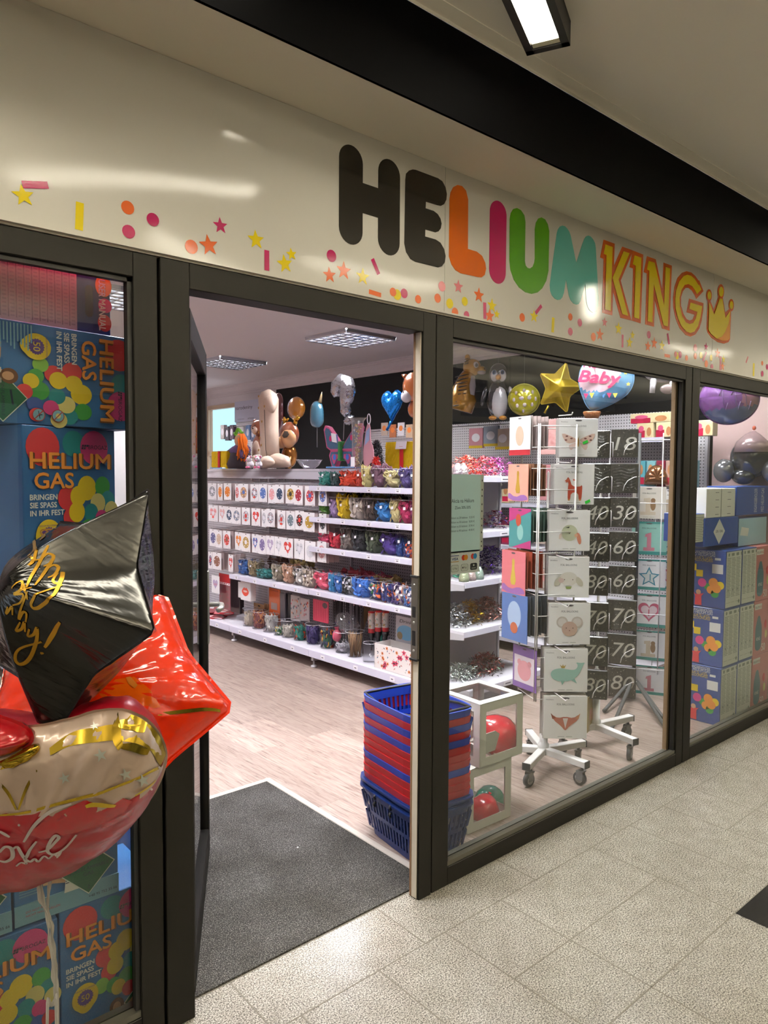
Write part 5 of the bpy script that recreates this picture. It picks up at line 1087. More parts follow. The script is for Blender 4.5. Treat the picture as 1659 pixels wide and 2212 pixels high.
def a_tx(mb, w, h):
    mb.box(.004, w-.004, -.001, -.0002, .004, h-.004, TX)
    for j in range(14): mb.box(w*.1, w*(.8+.1*(j % 2)), -.0014, -.001, h*(.08+.06*j), h*(.10+.06*j), TXI)
pbox('helium_box', 'narrow white text box left of the UN 1046 box', 1500, 1521, 1110, 1172, .21, .2, NB, a_tx)
def a_lb(mb, w, h): mb.box(.002, w-.002, -.001, -.0002, .002, h-.002, mat('box_paleblue', '#a9cfe0', .4, coat=.6)).add([(w*.05, -.0014, h*.4), (w*.32, -.0014, h*.34), (w*.36, -.0014, h*.62), (w*.10, -.0014, h*.7)], [(0, 1, 2, 3)], HWH)
pbox('helium_box', 'pale blue film-wrapped box right of the UN 1046 box', 1595, 1655, 1118, 1182, .20, .2, NB, a_lb)
def upper(label, l, r, yt, yb, y, d, body, art, zb):
    a = P(l, (yt+yb)/2, y=y); b = P(r, (yt+yb)/2, y=y); zt = P((l+r)/2, yt, y=y).z; w = b.x-a.x
    t = thing('helium_box', label, 'box', (a.x, y, zb), 0, gb); h = zt-zb; MB().rbox(0, w, 0, d, 0, h, body, .002, seg=1).build('carton', t); m2 = MB(); art(m2, w, h); m2.build('print', t)
def a_wh(mb, w, h):
    mb.box(w*.49, w*.51, -.001, -.0002, 0, h, TXI)
    for x in (.3, .72):
        for k in range(4): mb.box(w*x, w*(x+.12), -.001, -.0004, h*(.1+.25*k), h*(.115+.25*k), INK)
upper('white carton with slotted side on top of the UN 1046 box', 1526, 1588, 1055, 1116, .205, .18, HWH, a_wh, z1+.002)
def a_en(mb, w, h):
    for k, (s, m_) in enumerate([('ENGANGSBEHOLDER', HWH), ('MED HELIUM GAS', HWH), ('TIL ALLE LIVETS', mat('pinkink', '#e05a78', .5)), ('FEST', mat('pinkink'))]): mb.text(s, w*(.42+.15*k), h*.08, w*.06, m_, -.001, rot=PI/2, w=h*(.84 if k < 3 else .4))
upper('navy box with sideways ENGANGSBEHOLDER lettering, topmost at the right', 1591, 1690, 1050, 1117, .205, .2, mat('box_unblue'), a_en, z1+.004)
# ================================================================== FOIL BALLOON BUNCH in the hall, before the left window
FBK = mat('foil_black', '#030303', .13, metal=.0, coat=0, spec=.5); FBKg = mat('script_gold', '#c0902c', .25, metal=.75)
FRO = mat('foil_red_orange', '#ff3600', .22, metal=0, coat=1); FOR = mat('foil_orange', '#fb6a08', .22, metal=0, coat=1); FGD = mat('foil_gold', '#c9a838', .14, metal=.9)
FCR = mat('foil_cream', '#cdb4a2', .3, metal=.3, coat=.6); FRD = mat('foil_red', '#b00c18', .24, metal=.2, coat=.6); FCM = mat('foil_crimson', '#a00c20', .35, metal=.1, coat=.2); FPK = mat('print_palewhite', '#ddd0cc', .35); FSV = mat('print_silverstar', '#c2c6bc', .3, metal=.4)
FBK.node_tree.nodes['Principled BSDF'].inputs['Coat Roughness'].default_value = .09
def wrinkle(m, sc=60, st=.35, dist=.004, stretch=(1, 1, 6)):
    nt = m.node_tree; b = nt.nodes['Principled BSDF']; tc = node(nt, 'ShaderNodeTexCoord'); mp = node(nt, 'ShaderNodeMapping'); mp.inputs['Scale'].default_value = stretch
    nt.links.new(tc.outputs['Object'], mp.inputs['Vector']); n = node(nt, 'ShaderNodeTexNoise', Scale=sc, Detail=2.0); nt.links.new(mp.outputs[0], n.inputs['Vector'])
    bp = node(nt, 'ShaderNodeBump'); bp.inputs['Strength'].default_value = st; bp.inputs['Distance'].default_value = dist
    nt.links.new(n.outputs['Fac'], bp.inputs['Height']); nt.links.new(bp.outputs[0], b.inputs['Normal']); nt.links.new(bp.outputs[0], b.inputs['Coat Normal'])
wrinkle(FBK, 14, .25, .004, (1, 1, 7))
for m_ in (FRO, FOR, FCR, FRD, FCM): wrinkle(m_, 22, .6, .008, (1, 1, 1))
class Foil:
    """an inflated foil balloon: a plane frame (origin, ex, ez, normal towards the viewer) and its outline"""
    def __init__(s, o, ex, ez, outline, depth, pw=None):
        s.pw = pw
        s.o = o; s.ex = ex; s.ez = ez; s.n = ex.cross(ez)*-1.0 if False else ez.cross(ex)*-1.0
        s.n = ex.cross(ez)     # local x, z in plane; local -y = n
        s.O = [Vector(p) for p in outline]; s.depth = depth
        s.M = Matrix((ex, -s.n, ez)).transposed().to_4x4(); s.M.translation = o
        s.c = sum(s.O, Vector((0, 0)))/len(s.O); s.R = max(s.dist(s.c), 1e-6)
    def dist(s, p):
        best = 9
        for i in range(len(s.O)):
            a = s.O[i]; ab = s.O[(i+1) % len(s.O)]-a; t = max(0, min(1, (p-a).dot(ab)/max(ab.dot(ab), 1e-12))); best = min(best, (p-a-ab*t).length)
        return best
    def h(s, p):
        d = min(s.dist(p), s.R)
        if not s.inside(p): return -1e-4
        return s.depth*math.sin(PI/2*(d/s.R)**s.pw) if s.pw else s.depth*math.sqrt(max(0, d*(2*s.R-d)))/s.R
    def hitpx(s, px, py):
        d = ray(px, py); t0 = ((s.o+s.n*s.depth*1.05)-CAM).dot(s.n)/d.dot(s.n); t1 = (s.o-CAM).dot(s.n)/d.dot(s.n)
        f = lambda t: (lambda p: (p.dot(s.n)-s.h(Vector((p.dot(s.ex), p.dot(s.ez)))), p))(CAM+d*t-s.o)
        a = t0; b = t1
        for k in range(1, 41):
            t = t0+(t1-t0)*k/40
            if f(t)[0] <= 0: b = t; break
            a = t
        for _ in range(9):
            m = (a+b)/2
            if f(m)[0] <= 0: b = m
            else: a = m
        p = f(b)[1]; return Vector((p.dot(s.ex), p.dot(s.ez)))
    def inside(s, p):
        c = False; j = len(s.O)-1
        for i in range(len(s.O)):
            a, b = s.O[i], s.O[j]
            if (a.y > p.y) != (b.y > p.y) and p.x < (b.x-a.x)*(p.y-a.y)/(b.y-a.y)+a.x: c = not c
            j = i
        return c
    def strip(s, mb, pts, w, m, lift=.0015):
        """a printed stroke lying on the front skin, through the given places"""
        P2 = [s.hitpx(*p) for p in pts]; fine = []
        for i in range(len(P2)-1):
            a, b = P2[max(i-1, 0)], P2[i]; c, e = P2[i+1], P2[min(i+2, len(P2)-1)]
            for k in range(6):
                t = k/6; fine.append(.5*((2*b)+(c-a)*t+(2*a-5*b+4*c-e)*t*t+(3*b-a-3*c+e)*t**3))
        fine.append(P2[-1]); vs = []
        for i, p in enumerate(fine):
            t = (fine[min(i+1, len(fine)-1)]-fine[max(i-1, 0)]); t = t.normalized() if t.length > 1e-7 else Vector((1, 0)); nn = Vector((-t.y, t.x))*w*(.55+.45*math.sin(PI*i/(len(fine)-1)))
            for q in (p+nn, p-nn): vs.append((q.x, -s.h(q)-lift, q.y))
        mb.add(vs, [(2*i, 2*i+1, 2*i+3, 2*i+2) for i in range(len(fine)-1)], m, None, True)
    def patch(s, mb, pts, m, lift=.0012, rings=4):
        q = [s.hitpx(*p) for p in pts]; c = sum(q, Vector((0, 0)))/len(q); vs = []; n = len(q)
        for k in range(rings):
            for p in q: r = p.lerp(c, k/rings); vs.append((r.x, -s.h(r)-lift, r.y))
        vs.append((c.x, -s.h(c)-lift, c.y)); fs = [(k*n+i, k*n+(i+1) % n, (k+1)*n+(i+1) % n, (k+1)*n+i) for k in range(rings-1) for i in range(n)]+[((rings-1)*n+i, (rings-1)*n+(i+1) % n, len(vs)-1) for i in range(n)]
        mb.add(vs, fs, m, None, True)
    def place(s, t): t.matrix_world = s.M
def cam_frame(rx, ry, rz): return (RT*rx + UP*ry - FW*rz)
# --- black star: its plane follows from the five tips seen in perspective
tips = [(151, 251), (141, -46), (-64, -279), (-181, -126), (-48, 202)]   # right, up from its middle
cs_ = [(math.cos(PI/2-2*PI*k/5), math.sin(PI/2-2*PI*k/5)) for k in range(5)]
Rs = .24; want = [tuple(q) for q in tips]
for _ in range(7):      # settle the plane so that the five tips fall where they are seen
    a1 = [sum(t[j]*c[0] for t, c in zip(tips, cs_))/2.5 for j in (0, 1)]; b1 = [sum(t[j]*c[1] for t, c in zip(tips, cs_))/2.5 for j in (0, 1)]
    A2 = a1[0]**2+a1[1]**2; B2 = b1[0]**2+b1[1]**2; AB = a1[0]*b1[0]+a1[1]*b1[1]
    s2 = (A2+B2)/2+math.sqrt(((A2-B2)/2)**2+AB**2); za = math.sqrt(max(0, s2-A2)); zb = math.sqrt(max(0, s2-B2))
    if za*zb*(-AB) < 0: zb = -zb
    best = None
    for sg in (1, -1):
        s_ = math.sqrt(s2); e1 = cam_frame(a1[0]/s_, a1[1]/s_, sg*za/s_); e2 = cam_frame(b1[0]/s_, b1[1]/s_, sg*zb/s_); nn = e1.cross(e2)
        if best is None or nn.dot(RT) < best[2].dot(RT): best = (e1, e2, nn)
    e1, e2, nn = best
    if nn.dot(FW) > 0: e1 = -e1      # keep the printed side towards the hall
    dist_ = FPX*Rs/math.sqrt(s2); O_ = PD(169, 1311, dist_)
    for q in range(5):
        p = O_ + e1*Rs*cs_[q][0] + e2*Rs*cs_[q][1] - CAM; k_ = FPX/p.dot(FW); r_ = (p.dot(RT)*k_+829.5-169, p.dot(UP)*k_-1106+1311)
        tips[q] = (tips[q][0]+.6*(want[q][0]-r_[0]), tips[q][1]+.6*(want[q][1]-r_[1]))
out = resample(round_pts(star_pts(0, 0, Rs*1.02, Rs*.66), 1, .04), .012)
bk = Foil(O_, e1, e2, out, Rs*.60, 1.15)
t = thing('star_balloon', 'shiny black star balloon with gold birthday lettering, in front of the left window', 'balloon'); bk.place(t)
MB().foil(out, Rs*.60, FBK, rings=16, wr=.025, ex=1.15, fin=.005, freq=.31).build('foil_skin', t)
mb = MB(); cc = lambda L: [(x/3.318, 1040+y/3.318) for x, y in L]
for w, L in [(.0040, [(215, 545), (250, 440), (300, 375), (350, 345), (408, 338)]), (.0036, [(330, 352), (320, 385), (290, 420)]), (.0036, [(262, 470), (225, 540), (212, 600), (245, 560), (268, 490), (255, 560), (290, 560)]),
             (.0042, [(352, 460), (300, 560), (225, 690), (195, 760)]), (.0036, [(300, 560), (345, 520), (388, 535), (372, 580), (320, 610)]), (.0042, [(395, 530), (340, 630), (255, 745)]), (.0036, [(340, 630), (390, 600), (425, 620), (395, 670), (350, 690)]),
             (.0042, [(420, 655), (385, 710), (425, 730), (455, 650), (440, 720), (370, 830), (300, 895), (250, 912), (228, 880), (250, 830), (330, 785), (455, 742)]),
             (.0034, [(90, 770), (130, 725), (165, 720), (150, 775), (105, 810), (170, 810), (150, 870), (95, 890)]), (.0034, [(175, 735), (190, 800), (200, 850)]), (.003, [(130, 800), (235, 760)]), (.0034, [(60, 900), (50, 950), (90, 900), (95, 960)]),
             (.0034, [(205, 790), (160, 900), (140, 990), (170, 940), (195, 950), (190, 1010)]), (.0034, [(150, 1010), (120, 1070), (160, 1060), (180, 1010), (185, 1080)]), (.0040, [(215, 1060), (205, 1110), (245, 1100), (272, 1050), (268, 1140), (235, 1240), (195, 1295), (150, 1312), (118, 1285), (122, 1230), (170, 1190), (305, 1152)]),
             (.0048, [(435, 1012), (405, 1060), (365, 1130), (325, 1192)]), (.004, [(302, 1225), (308, 1235), (312, 1240)])]:
    bk.strip(mb, cc(L), w*.55, FBKg)
mb.build('lettering', t)
def knot(t, x, z, y0, m):
    return MB().tube([(x, y0, z), (x+.004, y0+.01, z-.025), (x, y0+.012, z-.05)], [.012, .006, .012], m, 8).build('neck', t)
# --- orange red star behind
e1 = (RT*math.cos(.06)-UP*math.sin(.06)); e2 = (UP*.80+FW*.60).normalized(); e1 = (e1-e2*e1.dot(e2)).normalized()
D2 = 1.50; Rr_ = 275*D2/FPX; O2 = PD(212, 1520, D2)
out = resample(round_pts(star_pts(0, 0, Rr_*1.05, Rr_*.76, rot=-2*PI/20*1.05), 1, .08), .016)
orr = Foil(O2, e1, e2, out, Rr_*.36)
t = thing('star_balloon', 'orange red star foil balloon behind the black star, with creased tips', 'balloon'); orr.place(t)
MB().foil(out, Rr_*.36, FRO, rings=12, wr=.07, fin=.006, freq=.27).build('foil_skin', t)
mb = MB(); orr.strip(mb, [(285, 1541), (340, 1543), (400, 1537), (440, 1533), (476, 1536)], .0032, FGD)
orr.patch(mb, [(215, 1500), (250, 1468), (290, 1462), (325, 1490), (348, 1528), (300, 1535), (240, 1538)], FOR); orr.patch(mb, [(272, 1464), (282, 1462), (298, 1480), (292, 1488), (278, 1478)], mat('foil_orange_pale', '#ee8a28', .25, metal=.2, coat=1), .002); orr.patch(mb, [(170, 1560), (175, 1530), (210, 1527), (224, 1545), (215, 1562)], mat('foil_pinkpatch', '#d8646a', .3, metal=.2, coat=1)); mb.build('print', t)
# --- cream and red balloon, lowest
D3 = 1.27; O3 = PD(110, 1715, D3); k3 = D3/FPX
e1 = (RT*.985+FW*.17).normalized(); e2 = (UP*.86-FW*.50); e2 = (e2-e1*e2.dot(e1)).normalized()
raw = [(-190, 1660), (-150, 1590), (-60, 1562), (60, 1575), (150, 1556), (215, 1535), (270, 1533), (325, 1560), (358, 1615), (352, 1668), (318, 1735), (255, 1795), (180, 1842), (90, 1872), (0, 1886), (-100, 1862), (-170, 1790)]
pl = []
for px, py in raw:
    d = ray(px, py); tt = (O3-CAM).dot(e1.cross(e2))/d.dot(e1.cross(e2)); p = CAM+d*tt-O3; pl.append((p.dot(e1), p.dot(e2)))
out = resample(round_pts(pl, 2), .014)
cr_ = Foil(O3, e1, e2, out, .105)
L1a = cr_.hitpx(0, 1757); L1b = cr_.hitpx(356, 1650)
def side_(x, z, side):
    if side > 0: return FCM
    f = (L1b.x-L1a.x)*(z-L1a.y)-(L1b.y-L1a.y)*(x-L1a.x)
    return FCR if f > 0 else FCM
t = thing('foil_balloon', 'cream and red foil balloon with gold bands and white script, lowest of the bunch', 'balloon'); cr_.place(t)
MB().foil(out, .105, FCR, rings=22, wr=.05, fin=.005, split=side_, freq=.23).build('foil_skin', t)
mb = MB()
cr_.strip(mb, [(0, 1759), (60, 1752), (150, 1728), (240, 1702), (320, 1668), (354, 1642)], .0026, FGD, .0022)
cr_.strip(mb, [(108, 1622), (150, 1598), (200, 1588), (250, 1582), (300, 1588), (335, 1606), (355, 1630)], .0058, FGD, .002)
cr_.strip(mb, [(248, 1556), (252, 1575), (254, 1592), (262, 1612)], .006, FGD, .0035); cr_.strip(mb, [(262, 1608), (290, 1612), (322, 1622)], .0036, FGD, .0032); cr_.strip(mb, [(258, 1560), (290, 1562), (316, 1568)], .0028, FGD, .003)
cr_.strip(mb, [(0, 1690), (20, 1715), (36, 1748)], .0022, FGD); cr_.strip(mb, [(80, 1662), (58, 1700), (40, 1748)], .0022, FGD)
cr_.patch(mb, [(110, 1760), (180, 1728), (260, 1720), (296, 1732), (285, 1760), (230, 1785), (150, 1800), (95, 1810), (60, 1800)], FRD, .0018)
cr_.strip(mb, [(186, 1739), (205, 1735), (230, 1737), (250, 1738)], .0045, mat('foil_yellow', '#d8b82c', .3, metal=.4), .0034)
cr_.strip(mb, [(292, 1716), (318, 1700), (338, 1682)], .0028, mat('foil_yellow'), .003)
for x, y, r in [(140, 1678, 14), (218, 1628, 16), (272, 1670, 15), (310, 1683, 16), (205, 1565, 10)]: cr_.patch(mb, [(x+dx, y-dz) for dx, dz in star_pts(0, 0, r, r*.36, 5, .3)], FSV, .003, 1)
for x, y in [(42, 1779), (345, 1655), (328, 1702)]: cr_.patch(mb, [(x+3*math.cos(k), y+3*math.sin(k)) for k in range(6)], FPK, .003, 1)
mb.build('print', t)
mb = MB()
for w, L in [(.0034, [(0, 1838), (12, 1826), (26, 1830), (28, 1848), (14, 1858), (0, 1856)]), (.0030, [(26, 1834), (38, 1826), (48, 1842), (56, 1850), (66, 1832), (80, 1814)]), (.0030, [(84, 1838), (104, 1832), (120, 1816), (128, 1806), (120, 1802), (108, 1818), (104, 1836), (118, 1842), (142, 1828), (166, 1800)]),
             (.003, [(52, 1816), (75, 1780), (110, 1750), (155, 1733)]), (.0028, [(0, 1792), (22, 1805)]), (.0024, [(36, 1868), (46, 1860), (58, 1862), (54, 1852), (66, 1858), (76, 1852), (84, 1858), (96, 1846), (106, 1852)]), (.0024, [(106, 1852), (118, 1842), (126, 1846), (132, 1836), (124, 1850)])]:
    cr_.strip(mb, L, w, FPK, .003)
mb.build('lettering', t)
# --- red balloon with a gold ruffle, cut by the left edge of the view
D4 = 1.16; O4 = PD(-40, 1588, D4); k4 = D4/FPX
e1 = RT.copy(); e2 = UP.copy(); out = resample(round_pts([(x*k4, z*k4) for x, z in [(-150, 0), (-110, 52), (-40, 60), (30, 40), (85, 22), (112, -2), (95, -28), (40, -48), (-50, -56), (-120, -40)]], 2), .012)
rd = Foil(O4, e1, e2, out, .05)
t = thing('foil_balloon', 'red foil balloon with a gold ruffle, at the left edge of the view', 'balloon'); rd.place(t); MB().foil(out, .05, FRD, rings=8, wr=.10, fin=.005, freq=.21).build('foil_skin', t)
mb = MB(); q = [(x*k4, (z-4)*k4) for x, z in [(-40, -58), (20, -50), (70, -38), (112, -12), (130, -22), (112, -48), (70, -66), (20, -80), (-40, -84)]]; mb.foil(resample(round_pts(q, 2), .01), .018, FGD, rings=5, wr=.3, freq=.37); mb.build('ruffle', t)
# --- dark balloon piece between the stars, at the left edge
D5 = 1.62; O5 = PD(-60, 1470, D5); k5 = D5/FPX
out = resample(round_pts([(x*k5, z*k5) for x, z in [(-90, 0), (-60, 75), (10, 85), (70, 40), (95, -20), (60, -80), (-30, -90)]], 2), .014); t = thing('foil_balloon', 'dark foil balloon at the left edge, between the black and red ones', 'balloon')
dk = Foil(O5, RT.copy(), UP.copy(), out, .08); dk.place(t); MB().foil(out, .08, mat('foil_darkred', '#2a0a0c', .2, metal=.3, coat=1), rings=7, wr=.06, fin=.005).build('foil_skin', t)
# --- white ribbons down to a weight on the floor
RBN = mat('ribbon_white', '#d8d4cc', .45)
t = thing('balloon_ribbon', 'white curling ribbons hanging from the balloon bunch to the floor', 'ribbon')
knotp = PD(105, 2090, 1.28)
for k, L in enumerate([[(74, 1866), (82, 1905), (86, 1945), (102, 1975), (106, 2030), (112, 2060), (115, 2110), (120, 2150), (122, 2212)], [(84, 1868), (92, 1930), (98, 1965), (112, 2000), (114, 2050), (120, 2085), (122, 2140), (112, 2175), (102, 2212)], [(79, 1868), (86, 1920), (94, 1950), (108, 1990), (112, 2045), (118, 2080), (120, 2120), (124, 2212)], [(112, 1868), (106, 1920), (103, 1960), (110, 2005), (118, 2060), (122, 2100), (118, 2160), (126, 2212)]]):
    p = [PD(x, y, 1.275+.004*k) for x, y in L]; p.append(Vector((p[-1].x, p[-1].y, .10))); p.append(Vector((knotp.x, knotp.y, .03)))
    fine = []
    for i in range(len(p)-1):
        a, b, c, e = p[max(i-1, 0)], p[i], p[i+1], p[min(i+2, len(p)-1)]
        for q in range(5): u = q/5; fine.append(.5*((2*b)+(c-a)*u+(2*a-5*b+4*c-e)*u*u+(3*b-a-3*c+e)*u**3))
    fine.append(p[-1]); vs = []
    for i, q in enumerate(fine):
        d = RT*(.0028*(1+.3*math.sin(i*1.3+k)))+FW*.0016*math.sin(i*.9+k); vs += [q-d, q+d]
    mb = MB(); mb.add(vs, [(2*i, 2*i+1, 2*i+3, 2*i+2) for i in range(len(fine)-1)], RBN, None, True)
    mb.tube(fine, .0010, RBN, 5); mb.build('strand', t)
o = MB().lathe([(0, 0), (.05, 0), (.055, .01), (.045, .05), (.02, .065), (0, .067)], FGD, 20).build('balloon_weight', None, (knotp.x, knotp.y, .0005)); tag(o, 'gold weight on the floor under the balloon bunch, below the view', 'weight')
# ================================================================== TOYS AND BALLOONS ON TOP OF THE AISLE SHELVING
ZTOP = 1.641
def at_top(px, py, v): s, z = PG(px, py, v); return G(s, v, z), MPP(G(s, v, z))
def rest(px, v, z=ZTOP):   # a spot on the deck below a given column of the view
    s, _ = PG(px, 1000, v); return G(s, v, z), MPP(G(s, v, z))
def fringe_box(name, label, l, r, yt, yb, v, ribbon, seed):
    s0, zt = PG(l, yt, v); s1, _ = PG(r, yt, v); W = s0-s1; h = zt-ZTOP
    t = GT(name, label, 'pinata', (s0+s1)/2, v, ZTOP+.001); Y = mat('crepe_yellow', '#e8c40c', .8); rr = random.Random(seed)
    w = W*.82; d = W*.55
    MB().rbox(-w/2, w/2, 0, d, 0, h, Y, .006).build('carton', t)
    mb = MB()
    for row in range(9):
        z = h*(1-row/9)
        for side in range(3):
            n = 22
            for k in range(n):
                u = (k+.5)/n; ww = (w if side != 1 else d)/n; hh = h/9*rr.uniform(1.1, 1.7); o = rr.uniform(.004, .014); x = -w/2+u*w; y = u*d
                if side == 0: q = [(x-ww*.6, -.001, z), (x+ww*.6, -.001, z), (x+ww*.5, -o, z-hh), (x-ww*.5, -o, z-hh)]
                elif side == 1: q = [(w/2+.001, y-ww*.6, z), (w/2+.001, y+ww*.6, z), (w/2+o, y+ww*.5, z-hh), (w/2+o, y-ww*.5, z-hh)]
                else: q = [(-w/2-.001, y-ww*.6, z), (-w/2-.001, y+ww*.6, z), (-w/2-o, y+ww*.5, z-hh), (-w/2-o, y-ww*.5, z-hh)]
                q = [(a, b, max(c, .001)) for a, b, c in q]; mb.add(q, [(0, 1, 2, 3)], Y)
    f = mb.build('paper_fringe', t); f['kind'] = 'stuff'
    MB().box(w*ribbon-.02, w*ribbon+.02, -.018, -.015, 0, h+.002, mat('ribbon_red', '#b8181c', .5)).box(w*ribbon-.02, w*ribbon+.02, -.018, d, h, h+.003, mat('ribbon_red')).build('ribbon', t)
    return t
fringe_box('present_pinata', 'small yellow present pinata with thin red ribbon, far end of the shelf top', 455, 494, 976, 1008, .30, .05, 1)
t = fringe_box('present_pinata', 'big yellow present pinata with a red ribbon, beside the door jamb', 828, 905, 956, 1010, .42, .08, 2)
MB().box(-.02, .10, -.03, .09, .21, .212, TAGW).add([(-.02, -.03, .21), (.10, -.03, .21), (.10, -.04, .15), (-.02, -.04, .15)], [(0, 1, 2, 3)], TAGW).box(.02, .06, -.037, -.036, .16, .17, mat('lips_red')).build('care_label', t)
# purple knitted doll with orange wool hair and a leafy green hat
p, k = rest(520, .40); t = thing('knitted_doll', 'purple knitted doll with orange wool hair and leafy green hat', 'doll', p, GROT)
PU = mat('wool_purple', '#5a4468', .9, bump=(90, .8)); GR = mat('leaf_green', '#6fb22c', .7); OR = mat('wool_orange', '#e8741c', .9); DK = mat('felt_dark', '#2e2428', .9)
q = k*1.0
MB().lathe([(0, 0), (26*q, 0), (30*q, 10*q), (24*q, 24*q), (20*q, 40*q), (0, 44*q)], DK, 18).ell((0, 0, 38*q), (24*q, 22*q, 16*q), PU, n=14, warp=.2).build('body', t)
mb = MB()
for a in (-1, 1): mb.tube([(a*14*q, -6*q, 42*q), (a*28*q, -12*q, 34*q), (a*32*q, -16*q, 22*q)], [8*q, 7*q, 5*q], PU, 9)
mb.build('arm', t); MB().ell((8*q, -4*q, 60*q), (15*q, 14*q, 15*q), mat('felt_tan', '#b98a68', .9), n=14).build('head', t)
mb = MB(); rr = random.Random(5)
for j in range(60):
    a = rr.uniform(-1.2, 2.0); x0 = 8*q+8*q*math.cos(a); y0 = -4*q-9*q*math.sin(a)*.6
    mb.tube([(x0, y0, 74*q), (x0+rr.uniform(2, 14)*q, y0-rr.uniform(0, 8)*q, 60*q), (x0+rr.uniform(6, 22)*q, y0-rr.uniform(0, 10)*q, rr.uniform(14, 40)*q)], 1.5*q, OR, 5)
h_ = mb.build('wool_hair', t); h_['kind'] = 'stuff'
mb = MB()
for a in (-2.6, -.6, .8, 2.2): mb.ell((0, 0, 0), (11*q, 4*q, 2.5*q), GR, Matrix.Translation((-2*q+12*q*math.cos(a), -4*q, 76*q+5*q*math.sin(a))) @ Matrix.Rotation(a, 4, 'Y'), n=10)
mb.ell((-30*q, -16*q, 20*q), (8*q, 3*q, 7*q), GR, n=10); mb.build('leaf', t)
# big cream digit one (foil, lying foot)
CRM = mat('foil_beige', '#d9c2ae', .35, coat=.5, bump=(26, .35, .006)); GSTAR = mat('foil_goldstar', '#b98a3a', .3, metal=.7)
p, k = rest(582, .34); t = thing('number_balloon', 'big beige number one foil balloon with small gold stars, standing on the shelf top', 'balloon', p, GROT)
MB().tube([(4*k, 0, 22*k), (2*k, 0, 30*k), (0, 0, 80*k), (-2*k, 0, 125*k), (-3*k, 0, 150*k), (-2*k, 0, 163*k), (0, 0, 170*k)], [12*k, 21*k, 20*k, 21*k, 22*k, 16*k, 3*k], CRM, 22).build('column', t)
MB().tube([(0, 0, 146*k), (9*k, -4*k, 140*k), (18*k, -7*k, 129*k), (24*k, -8*k, 120*k)], [18*k, 17*k, 12*k, 4*k], CRM, 16).build('flag', t)
MB().tube([(-78*k, -6*k, 4*k), (-70*k, -6*k, 11*k), (-45*k, -4*k, 16*k), (-10*k, 0, 17*k), (30*k, 4*k, 17*k), (52*k, 6*k, 14*k), (62*k, 8*k, 6*k)], [4*k, 10*k, 15*k, 16*k, 16*k, 13*k, 4*k], CRM, 16).tube([(2*k, -14*k, 12*k), (14*k, -22*k, 14*k), (34*k, -26*k, 14*k), (48*k, -22*k, 12*k)], [5*k, 12*k, 13*k, 5*k], CRM, 14).build('foot', t)
mb = MB()
for x, z in [(-12, 40), (2, 50), (-13, 78), (4, 100), (-12, 130), (-14, 155), (10, 132), (-4, 66)]: mb.poly(star_pts(x*k, z*k, 4*k, 1.8*k), GSTAR, -math.sqrt(max(1, 21.5**2-(x+1)**2))*k-.0035)
mb.build('print', t); MB().tube([(9*k, -18.5*k, 125*k), (11*k, -18*k, 80*k), (13*k, -18*k, 40*k), (18*k, -18*k, 26*k)], .7*k, mat('seam_dark', '#5a4a40', .6), 5).build('seam', t)
# brown bear balloon behind it
p, k = rest(562, .62); BR = mat('foil_brown', '#8a4a2c', .28, metal=.15, coat=1, bump=(20, .3, .006)); t = thing('bear_balloon', 'brown teddy bear foil balloon behind the beige number one', 'balloon', p, GROT)
MB().ell((0, 0, 40*k), (24*k, 15*k, 38*k), BR, n=20).build('body', t); MB().ell((-3*k, -4*k, 88*k), (19*k, 13*k, 17*k), BR, n=18).build('head', t); MB().ell((2*k, -10*k, 36*k), (15*k, 8*k, 26*k), CRM, n=16).build('belly', t)
MB().ell((2*k, -14*k, 84*k), (8*k, 6*k, 7*k), CRM, n=12).ell((3*k, -20*k, 86*k), (2*k, 1.5*k, 1.5*k), BLK, n=8).build('muzzle', t)
for sx in (-17, 11): MB().ell((sx*k, -2*k, 102*k), (6*k, 4*k, 6*k), BR, n=10).build('ear', t)
mb = MB().ell((-9*k, -15*k, 93*k), (1.6*k, 1.2*k, 1.6*k), BLK, n=8).ell((4*k, -15.5*k, 93*k), (1.6*k, 1.2*k, 1.6*k), BLK, n=8); mb.build('eye', t)
# plush mice
for j, px in enumerate((541, 559)):
    p, k = rest(px, .12); t = thing('plush_mouse', f'small white plush mouse with pink ears, {["left", "right"][j]} of the pair on the shelf edge', 'toy', p, GROT+(.3 if j else -.2), 'plush mice'); WP = mat('plush_white', '#dcd8de', .95, bump=(120, .8)); PK_ = mat('plush_pink', '#e0709a', .8); q = k*.95
    MB().ell((0, 0, 9*q), (8*q, 8*q, 9*q), WP, n=14).build('body', t); MB().ell((0, -3*q, 20*q), (7*q, 7*q, 6.5*q), WP, n=14).ell((0, -10*q, 18*q), (2*q, 2.5*q, 1.8*q), PK_, n=8).build('head', t)
    for sx in (-6, 6): MB().ell((sx*q, -1*q, 26*q), (4*q, 1.5*q, 4*q), WP, n=10).ell((sx*q, -2.2*q, 26*q), (2.8*q, 1*q, 2.8*q), PK_, n=10).build('ear', t)
    for sx in (-5, 5): MB().ell((sx*q, -7*q, 2.5*q), (3*q, 4*q, 2.5*q), PK_, n=8).build('foot', t)
    MB().ell((-3*q, -9*q, 22*q), 1*q, BLK, n=6).ell((3*q, -9*q, 22*q), 1*q, BLK, n=6).build('eye', t)
